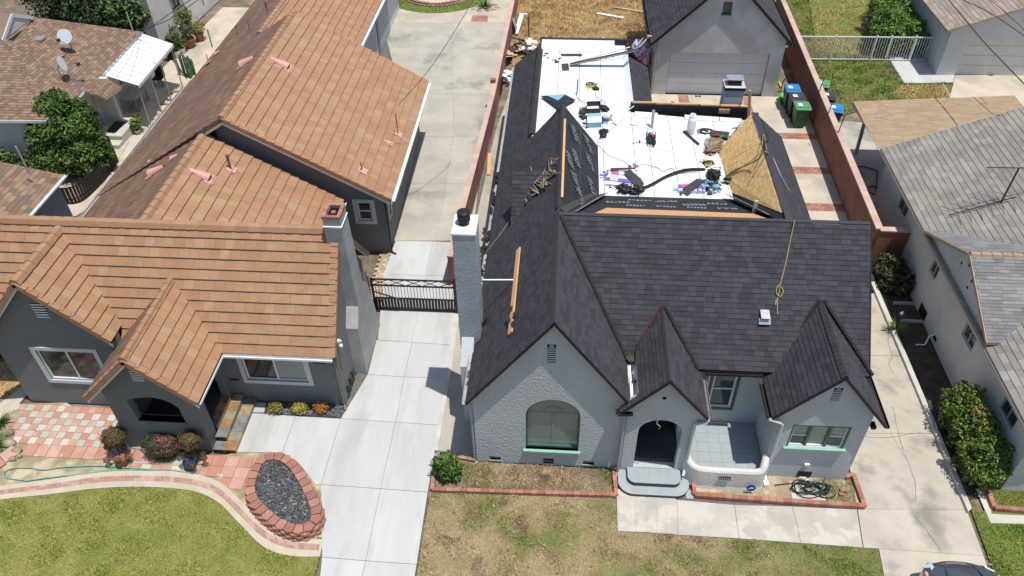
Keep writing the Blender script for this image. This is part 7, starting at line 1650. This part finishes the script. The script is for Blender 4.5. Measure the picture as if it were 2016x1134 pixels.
text('PAINTS', Fr(q[0].lerp(q[1], .5)+Vector((0, 0, .232))+(q[3]-q[0])*.2, (q[1]-q[0]).normalized(), (0, 0, 1)), 0, 0, .12, 'blue_wrap', bx, 'lettering', 0) if False else None
c = A(1192, 240); bk = empty('bucket', c, 'white and blue bucket beside the open box on the white deck', 'bucket'); MB().lathe(c, [(.13, 0), (.155, .28), (.165, .28), (.165, .3), (.14, .3), (.12, .03), (0, .03)], 18).build('pail', 'white_plastic', bk); MB().lathe(c, [(.141, .07), (.153, .2)], 18).build('label_band', 'blue_wrap', bk); MB().tube([c+Vector((.165*math.cos(t), -.16-.02*math.sin(t), .28-.12*math.sin(t))) for t in [math.pi*i/8 for i in range(9)]], .006, 4).build('bail', 'dark_grey', bk)
thing_mesh('orange_stick', MB().tube([A(1187, 224, .2), A(1202, 236, .25)], .018, 5), 'raw_wood', 'orange wooden stick leaning over the bucket', 'stick')
heap('dark_rag', 1148, 224, 4, 9, .12, 'dark_grey', 'dark rag on the left side of the open box', 'rag', 5); heap('dark_rag', 1190, 215, 5, 7, .12, 'black_plastic', 'black rag on the right side of the open box', 'rag', 5)
rope('cord', [A(1133, 182, .02), A(1140, 196, .02), A(1155, 203, .02), A(1165, 208, .03)], .009, 'dark_grey', 'thin cord from the pry bar to the open box', 'cord')
rope('cord', [A(1172, 180, .02), A(1175, 192, .02), A(1190, 200, .02), A(1190, 208, .02)], .009, 'dark_grey', 'thin cord from the yellow harness toward the open box', 'cord')
rope('cord', [A(1230, 232, .02), A(1200, 258, .02), A(1178, 274, .02), A(1176, 281, .02), A(1184, 279, .02), A(1177, 284, .02), A(1200, 306, .02), A(1230, 318, .02), A(1238, 328, .02)], .009, 'rope', 'long thin cable curving down the west side of the white deck', 'cable')
rope('cord', [A(1250, 335, .02), A(1262, 324, .02), A(1290, 328, .02), A(1305, 337, .02), A(1322, 332, .02), A(1335, 341, .02), A(1372, 338, .02)], .009, 'rope', 'thin cable waving from the front left bundles across to the front right of the deck', 'cable')
rope('cord', [A(1276, 296, .014), A(1298, 294, .014), A(1322, 299, .014)], .006, 'gutter_grey', 'faint thin string across the middle of the white deck', 'string')
rope('cord', [A(1196, 228, .03), A(1210, 243, .03), A(1213, 246, .03), A(1202, 242, .03)], .009, 'brown_wood', 'short looped cord beside the bucket', 'cord')
# long metal flashing over the rear deck edge and pieces at the back
fl_ = empty('metal_flashing', A(1124, 127), 'long dark metal flashing strip resting on the rear deck past its east edge', 'metal strip')
a, b = A(1122, 127, .05), at(1258, 98, zD+.75); d_ = (b-a).normalized(); MB().bar(a, b, .22, .03).build('strip', 'dark_grey', fl_); MB().bar(a+Vector((0, -.12, .03)), b+Vector((0, -.12, .03)), .02).build('edge', 'galvanized', fl_)
fl2 = tag(MB().tube([A(1130, 122, .05), at(1240, 93, zD+.5)], .03, 5).build('metal_strip', 'galvanized'), 'thin pale metal strip behind the long dark flashing', 'metal strip')
for q, lab in (([(1104, 106), (1146, 106), (1146, 111), (1105, 111)], 'long dark grey shingle strip on the rear white deck'), ([(1105, 126), (1119, 125), (1121, 139), (1107, 140)], 'square dark grey shingle on the rear white deck'), ([(1072, 104), (1080, 104), (1080, 107), (1072, 107)], 'tiny dark scrap at the back left corner of the white deck')):
    sheet3('shingle_sheet', [A(*v) for v in q], 'dark_grey', lab, 'shingle')
mb = MB(); mb.blob(at(1262, 96, 1.2), (.5, .8, .35), (9, 6), .3); mb.blob(at(1270, 112, .9), (.4, .6, .3), (9, 6), .3); dbp = thing_mesh('wrap_pile', mb, 'pink_wrap', 'pile of pink plastic wrapping between the flat roof and the garage', 'wrapping')
mb = MB()
for k in range(24): x, y = 1268+random.uniform(-12, 10), 105+random.uniform(-22, 22); p = at(x, y, 1.2+random.uniform(0, .5)); mb.ext([p+Vector([random.uniform(-.25, .25) for _ in range(3)]) for _ in range(4)], (0, 0, .01))
thing_mesh('plastic_wrap', mb, 'pink_wrap', 'loose magenta and white plastic sheets beside the garage wall', 'wrapping')
mb = MB()
for k in range(14): x, y = 1262+random.uniform(-8, 12), 100+random.uniform(-18, 28); mb.blob(at(x, y, .6), (.25, .3, .2), (6, 4), .3)
thing_mesh('black_bags', mb, 'black_plastic', 'dark rubbish heap between the flat roof and the garage', 'rubbish')
for (p1, p2, z1_, z2_, m_, lab) in (((1258, 97), (1287, 32), 2.4, 3.0, 'black_metal', 'long black pipe leaning up from the gap toward the garage roof'), ((1252, 92), (1280, 60), 2.4, 2.6, 'gutter_grey', 'pale metal ladder rail leaning beside the garage, the left one'), ((1257, 94), (1284, 66), 2.5, 2.7, 'gutter_grey', 'pale metal ladder rail leaning beside the garage, the right one')):
    tag(MB().tube([at(*p1, z1_), at(*p2, z2_)], .04, 6).build('leaning_pipe', m_), lab, 'pipe')
tag(MB().bar(at(1274, 70, 2.8), at(1288, 73, 2.8), .12, .04).build('wood_offcut', 'raw_wood'), 'short orange board wedged between the leaning pipes and the garage', 'board')
# ------------------------------------------------------------ back yard things
tag(MB().bar(at(1176, 26, .06), at(1227, 35, .06), .2, .04).build('white_board', 'white_plastic'), 'white board lying on the dead grass, left of the two', 'board')
tag(MB().bar(at(1208, 14, .06), at(1278, 25, .06), .18, .04).build('pink_board', 'pale_wood'), 'pinkish timber lying on the dead grass near the garage', 'board')
wf = empty('window_frame', at(1015, 65), 'white window frame leaning at the top of the maroon wall in the back yard', 'frame')
q = [at(1015, 67, .1), at(1020, 67, .1), at(1031, 30, .7), at(1024, 28, .7)]; MB().ext(q, (0, 0, .04)).build('frame_board', 'white_plastic', wf); MB().bar(at(1022, 27, .7), at(1038, 28, .7), .12, .04).build('frame_board', 'white_plastic', wf); MB().bar(at(1024, 30, .65), at(1018, 52, .3), .1, .04).build('frame_board', 'white_plastic', wf)
sheet3('plaster_slab', [at(1003, 10, 1.3), at(1012, 10, .2), at(1016, 60, .2), at(1003, 25, 1.3)], 'old_concrete', 'grey panel leaning against the far end of the maroon wall', 'panel', .03)
mast(1041, 72, .02, 32, .035, 't_post', 'rust', 'thin rusty post standing in the dead grass behind the flat roof', 'post')
def junk(cx_, cy_, rx, ry, n, mats_, lab, z=.1, s=.3):
    o = empty('debris_pile', at(cx_, cy_), lab, 'debris')
    for i in range(n):
        p = at(cx_+random.uniform(-rx, rx), cy_+random.uniform(-ry, ry), z+random.uniform(0, .35)); a = random.uniform(0, 3.1); u = Vector((math.cos(a), math.sin(a), random.uniform(-.4, .4)))*random.uniform(.4, 1.3)*s; v = Vector((-math.sin(a), math.cos(a), random.uniform(-.3, .3)))*random.uniform(.15, .7)*s
        MB().ext([p+u+v, p-u+v*.8, p-u*.9-v, p+u-v], (0, 0, .025)).build(random.choice(['scrap', 'board_piece', 'sheet_piece']), random.choice(mats_), o)
    return o
junk(1035, 88, 20, 12, 26, ['dark_grey', 'white_plastic', 'raw_wood', 'black_plastic', 'pale_wood', 'alu_white'], 'heap of dark sheets and broken boards behind the back left corner of the flat roof')
junk(1012, 105, 16, 7, 10, ['dark_grey', 'raw_wood', 'white_plastic'], 'scattered dark strips and boards on the bare dirt beside the maroon wall')
junk(1000, 148, 7, 8, 9, ['white_plastic', 'alu_white', 'dark_grey'], 'small heap of white plastic scraps beside the maroon wall', s=.25)
sheet3('maroon_panel', [at(985, 195, .05), at(989, 178, .6), at(991, 150, 1.0), at(986, 160, .3)], 'maroon_wall', 'broken maroon panel leaning behind the maroon wall beside a dark opening', 'panel', .03)
tag(MB().bar(at(964, 302, .06), at(962, 344, .06), .16, .05).build('orange_board', 'raw_wood'), 'orange raw board lying in the narrow walk beside the maroon wall', 'board')
leaves_on('roof_debris', [tuple(at(x, y, 2.7)[:2]) for x, y in ((972, 470), (940, 600), (925, 770), (918, 790), (930, 600), (960, 470), (990, 330), (996, 330))], 160, 'grey shingle crumbs and scraps along the west eave gutter', 2.72, .06, 'ridge_shingle')
for i in range(16):
    y = 430+i*14+random.uniform(-5, 5); 
mb = MB()
for i in range(22):
    Yc = random.uniform(17.5, 24.5); p = Vector((-2.43+random.uniform(-.08, .03), Yc, 2.78)); mb.blob(p, (.07, .14, .035), (6, 4), .4)
tag(mb.build('gutter_debris', 'black_plastic', kind='stuff'), 'torn black felt scraps caught in the west eave gutter', 'debris')
rope('drain_line', [at(985, 240, .03), at(984, 290, .03), at(978, 330, .03), at(975, 345, .03)], .02, 'gutter_grey', 'thin pale pipe lying in the narrow walk beside the dark-roofed house', 'pipe')
# ------------------------------------------------------------ west patio things
def pot(x, y, r, h, m, lab, n=500, lm='hedge_leaf', ch=.6):
    p = at(x, y); t = empty('potted_plant', p, lab, 'potted plant', None); MB().lathe(p, [(r*.7, 0), (r, h), (r*1.1, h), (r*.9, h-.02), (0, h-.04)], 14).build('pot', m, t)
    limbs([((p.x, p.y, h+ch*.5), (r, r, ch*.5))], p+Vector((0, 0, h*.8)), .02, parent=t); cloud('foliage', [((p.x, p.y, h+ch*.55), (r*1.7, r*1.5, ch*.6)), ((p.x+.1, p.y+.2, h+ch*.9), (r*1.2, r*1.2, ch*.4))], n, .07, lm, t, .3); return t
pot(374, 93, .36, .5, 'terracotta_pot', 'bushy green plant in a big terracotta pot against the white building', 1300, 'hedge_leaf', 1.4)
pot(395, 80, .26, .4, 'terracotta_pot', 'yellowing plant in a small terracotta pot beside the large one', 500, 'mixed_leaf', .5)
pot(350, 112, .22, .38, 'white_plastic', 'green plant in a white bucket beside the awning corner', 900, 'loquat_leaf', 1.0)
pot(360, 104, .2, .3, 'white_plastic', 'low plant in a smaller white pot behind the white bucket', 400, 'hedge_leaf', .4)
pot(338, 116, .22, .3, 'black_plastic', 'leafy plant in a black pot under the awning corner', 700, 'loquat_leaf', .7)
pot(272, 262, .16, .2, 'pale_wall', 'yellow-green plant beside the pale landing at the brown-roofed house', 600, 'bright_leaf', .5)
c = at(372, 150); t = empty('cactus', c, 'blue-green columnar cactus cluster beside the tile roof edge', 'cactus')
for i in range(16):
    a = random.uniform(0, 6.28); r = random.uniform(0, .38); p = c+Vector((math.cos(a)*r, math.sin(a)*r*1.2, 0)); h = random.uniform(.5, 1.25)
    MB().lathe(p, [(.055, 0), (.075, h*.3), (.075, h*.85), (.045, h*.97), (0, h)], 8).build('stem', 'cactus', t)
MB().lathe(c+Vector((-.5, .1, 0)), [(.05, 0), (.07, .5), (.05, .9), (0, .95)], 8).build('stem', 'cactus', t)
p = at(230, 236, .4); st = empty('blue_crate', p, 'small white stand with a blue tub on the landing by the grey door', 'stand'); MB().box(p+Vector((-.2, -.15, 0)), p+Vector((.2, .15, .3))).build('stand', 'white_plastic', st); MB().box(p+Vector((-.17, -.12, .3)), p+Vector((.17, .12, .4))).build('tub', 'bin_blue', st)
tb = empty('patio_table', at(270, 215), 'weathered table in the shade under the white awning', 'table'); q = at(268, 213)
MB().box(q+Vector((-.5, -.5, .68)), q+Vector((.4, .9, .74))).build('table_top', 'gutter_grey', tb)
for sx in (-.42, .32):
    for sy in (-.4, .8): MB().box(q+Vector((sx-.03, sy-.03, 0)), q+Vector((sx+.03, sy+.03, .68))).build('leg', 'gutter_grey', tb)
p = at(317, 168); ch_ = empty('chair', p, 'black patio chair in the shade at the far end of the awning', 'chair'); MB().box(p+Vector((-.25, -.25, .4)), p+Vector((.25, .25, .46))).build('seat', 'black_plastic', ch_); MB().box(p+Vector((-.25, .22, .46)), p+Vector((.25, .27, .95))).build('backrest', 'black_plastic', ch_)
for sx in (-.22, .2):
    for sy in (-.22, .2): MB().box(p+Vector((sx, sy, 0)), p+Vector((sx+.03, sy+.03, .4))).build('leg', 'black_plastic', ch_)
rp_ = [at(x, y, .06) for x, y in ((300, 238), (308, 228), (318, 215), (327, 204), (336, 190), (343, 178))]
for i, p in enumerate(rp_):
    for j in range(2): q = p+Vector((random.uniform(-.12, .25), random.uniform(-.25, .25), 0)); tag(MB().blob(q, (.16, .14, .1), (8, 5), .2).build('edging_rock', 'path_cream'), ['nearest', 'second nearest', 'third nearest', 'fourth nearest', 'fifth nearest', 'farthest'][i]+' pair of cream edging rocks by the shaded patio, '+('its left rock' if j == 0 else 'its right rock'), 'rock', 'cream edging rocks beside the shaded patio')
bh = spline([at(x, y, 2.45) for x, y in ((190, 18), (205, 38), (215, 60), (218, 64))], 1)
mast(262, 62, 2.7, 24, .04, 'service_mast', 'gutter_grey', 'grey service mast rising behind the brown shingle roof beside the loquat tree', 'mast')
tag(MB().tube([at(324, 84, .5), at(352, 51, 3.0)], .05, 6).build('leaning_pole', 'gutter_grey'), 'pale pole leaning against the white building behind the awning', 'pole')
mast(58, 342, 3.2, 288, .035, 'roof_mast', 'gutter_grey', 'grey mast standing at the edge of the outbuilding roof', 'mast')
# ------------------------------------------------------------ overhead wires
def wire(pts, lab, r=.012): tag(MB().tube(spline(pts, 8), r, 4).build('overhead_wire', 'dark_grey'), lab, 'wire', None)
wire([at(1868, 0, 6.), at(1935, 80, 5.6), at(2016, 165, 5.6)], 'dark overhead wire crossing in front of the neighbour garage door', .025)
wire([at(1895, 0, 6.), at(1960, 32, 5.8), at(2100, 130, 5.8)], 'dark overhead wire crossing the gable of the neighbour garage', .018)
wire([at(1950, 0, 6.), at(1985, 30, 5.8), at(2040, 80, 5.8)], 'thin overhead wire at the far top right corner', .014)
wire([at(288, 60, 4.), at(330, 30, 5.), at(382, -5, 6)], 'dark overhead wire over the weathered white building, the left one', .016)
wire([at(262, 62, 2.9), at(330, 40, 4.), at(400, -8, 5)], 'dark overhead wire over the weathered white building, the right one', .016)
wire([at(277, 64, 2.7), at(245, 130, 3.2), at(150, 245, 3.6), at(60, 345, 3.8)], 'pale overhead wire running down in front of the awning and the citrus tree', .01)
wire([at(784, 207, 4.8), at(850, 130, 6), at(920, 20, 7.5), at(940, -20, 8)], 'dark overhead wire from the roof antenna mast across the old driveway', .012)
sideL = [tuple(p[:2]) for p in pxy((-120, 640), (0, 640), (66, 770), (44, 765), (0, 800), (-120, 830))]
sheet('side_yard', sideL, .0, 'straw_soil'); grass('side_yard_grass', sideL, 9000, .06, 'straw_blade', 'dry brown grass left of the tile-roofed house corner', .014, clump=1)
sheet('side_kerb', pxy((-60, 850), (0, 795), (44, 762), (58, 772), (10, 830), (-60, 890)), .03, 'cream_concrete', .05)
# ------------------------------------------------------------ car
CAR = empty('parked_car', (10.25, 8.2, 0), 'dark blue-grey car whose front end just shows at the bottom right edge', 'car')
def car():
    st = []   # cross sections along y (front at +y)
    for y, w, zb, zt_, ztop in ((10.58, .42, .42, .62, .66), (10.50, .70, .28, .72, .78), (10.3, .86, .25, .80, .90), (9.9, .92, .22, .86, .98), (9.3, .94, .22, .90, 1.05), (8.9, .94, .22, .92, 1.08), (6.6, .94, .22, .92, 1.06), (6.2, .90, .25, .88, 1.02), (6.02, .8, .3, .8, .92)):
        c = 10.25; st.append([(c-w, y, zb), (c-w*1.0, y, zt_), (c-w*.86, y, ztop-.05), (c-w*.5, y, ztop), (c, y, ztop+.02), (c+w*.5, y, ztop), (c+w*.86, y, ztop-.05), (c+w, y, zt_), (c+w, y, zb)])
    mb = MB(); k = len(st[0]); vs = [p for s in st for p in s]; mb.add(vs, [[i*k+j, (i+1)*k+j, (i+1)*k+(j+1) % k, i*k+(j+1) % k] for i in range(len(st)-1) for j in range(k)], 0, True); mb.add(st[0], [list(range(k))], 0); mb.add(st[-1], [list(range(k))[::-1]], 0)
    mb.build('body', 'car_paint', CAR)
    mb = MB(); lo = [(9.4, 9.2, 1.0), (11.1, 9.2, 1.0), (11.1, 6.7, 1.0), (9.4, 6.7, 1.0)]; hi = [(9.6, 8.5, 1.42), (10.9, 8.5, 1.42), (10.9, 7.1, 1.42), (9.6, 7.1, 1.42)]
    mb.add(lo+hi, [[4, 7, 6, 5], [0, 1, 5, 4], [1, 2, 6, 5], [2, 3, 7, 6], [3, 0, 4, 7]]); mb.build('windows', 'dark_glass', CAR); mb = MB(); mb.box((9.62, 7.15, 1.42), (10.88, 8.45, 1.46)); mb.build('roof_panel', 'car_paint', CAR)
    for x in (9.42, 11.08):
        for y in (9.75, 7.0): w = MB().lathe((x, y, .33), [(.2, -.1), (.33, -.1), (.33, .1), (.2, .1)], 18, ax=(1, 0, 0)).build('wheel', 'tyre', CAR); MB().lathe((x, y, .33), [(.2, -.08), (.2, .08)], 14, ax=(1, 0, 0)).build('rim', 'galvanized', w)
    for s in (-1, 1):
        c = 10.25; h = MB().ext([(c+s*.88, 10.05, .80), (c+s*.84, 10.36, .76), (c+s*.62, 10.49, .75), (c+s*.64, 10.3, .86)], (0, 0, .03)).build('headlight', 'dish_grey', CAR); MB().blob((c+s*.86, 10.12, .84), (.05, .1, .03), (7, 4), 0).build('indicator', 'orange_plastic' if 'orange_plastic' in MATS else 'raw_wood', h)
        MB().tube(spline([(c+s*.34, 10.42, .86), (c+s*.42, 10.1, .965), (c+s*.46, 9.6, 1.04)], 5), .02, 6).build('hood_crease', 'car_paint', CAR)
    MB().tube(spline([(9.5, 10.33, .8), (9.85, 10.5, .77), (10.25, 10.57, .72), (10.65, 10.5, .77), (11.0, 10.33, .8)], 5), .014, 5).build('hood_seam', 'black_metal', CAR)
car()
CAR.location = Vector((10.1, 8.42, 0))
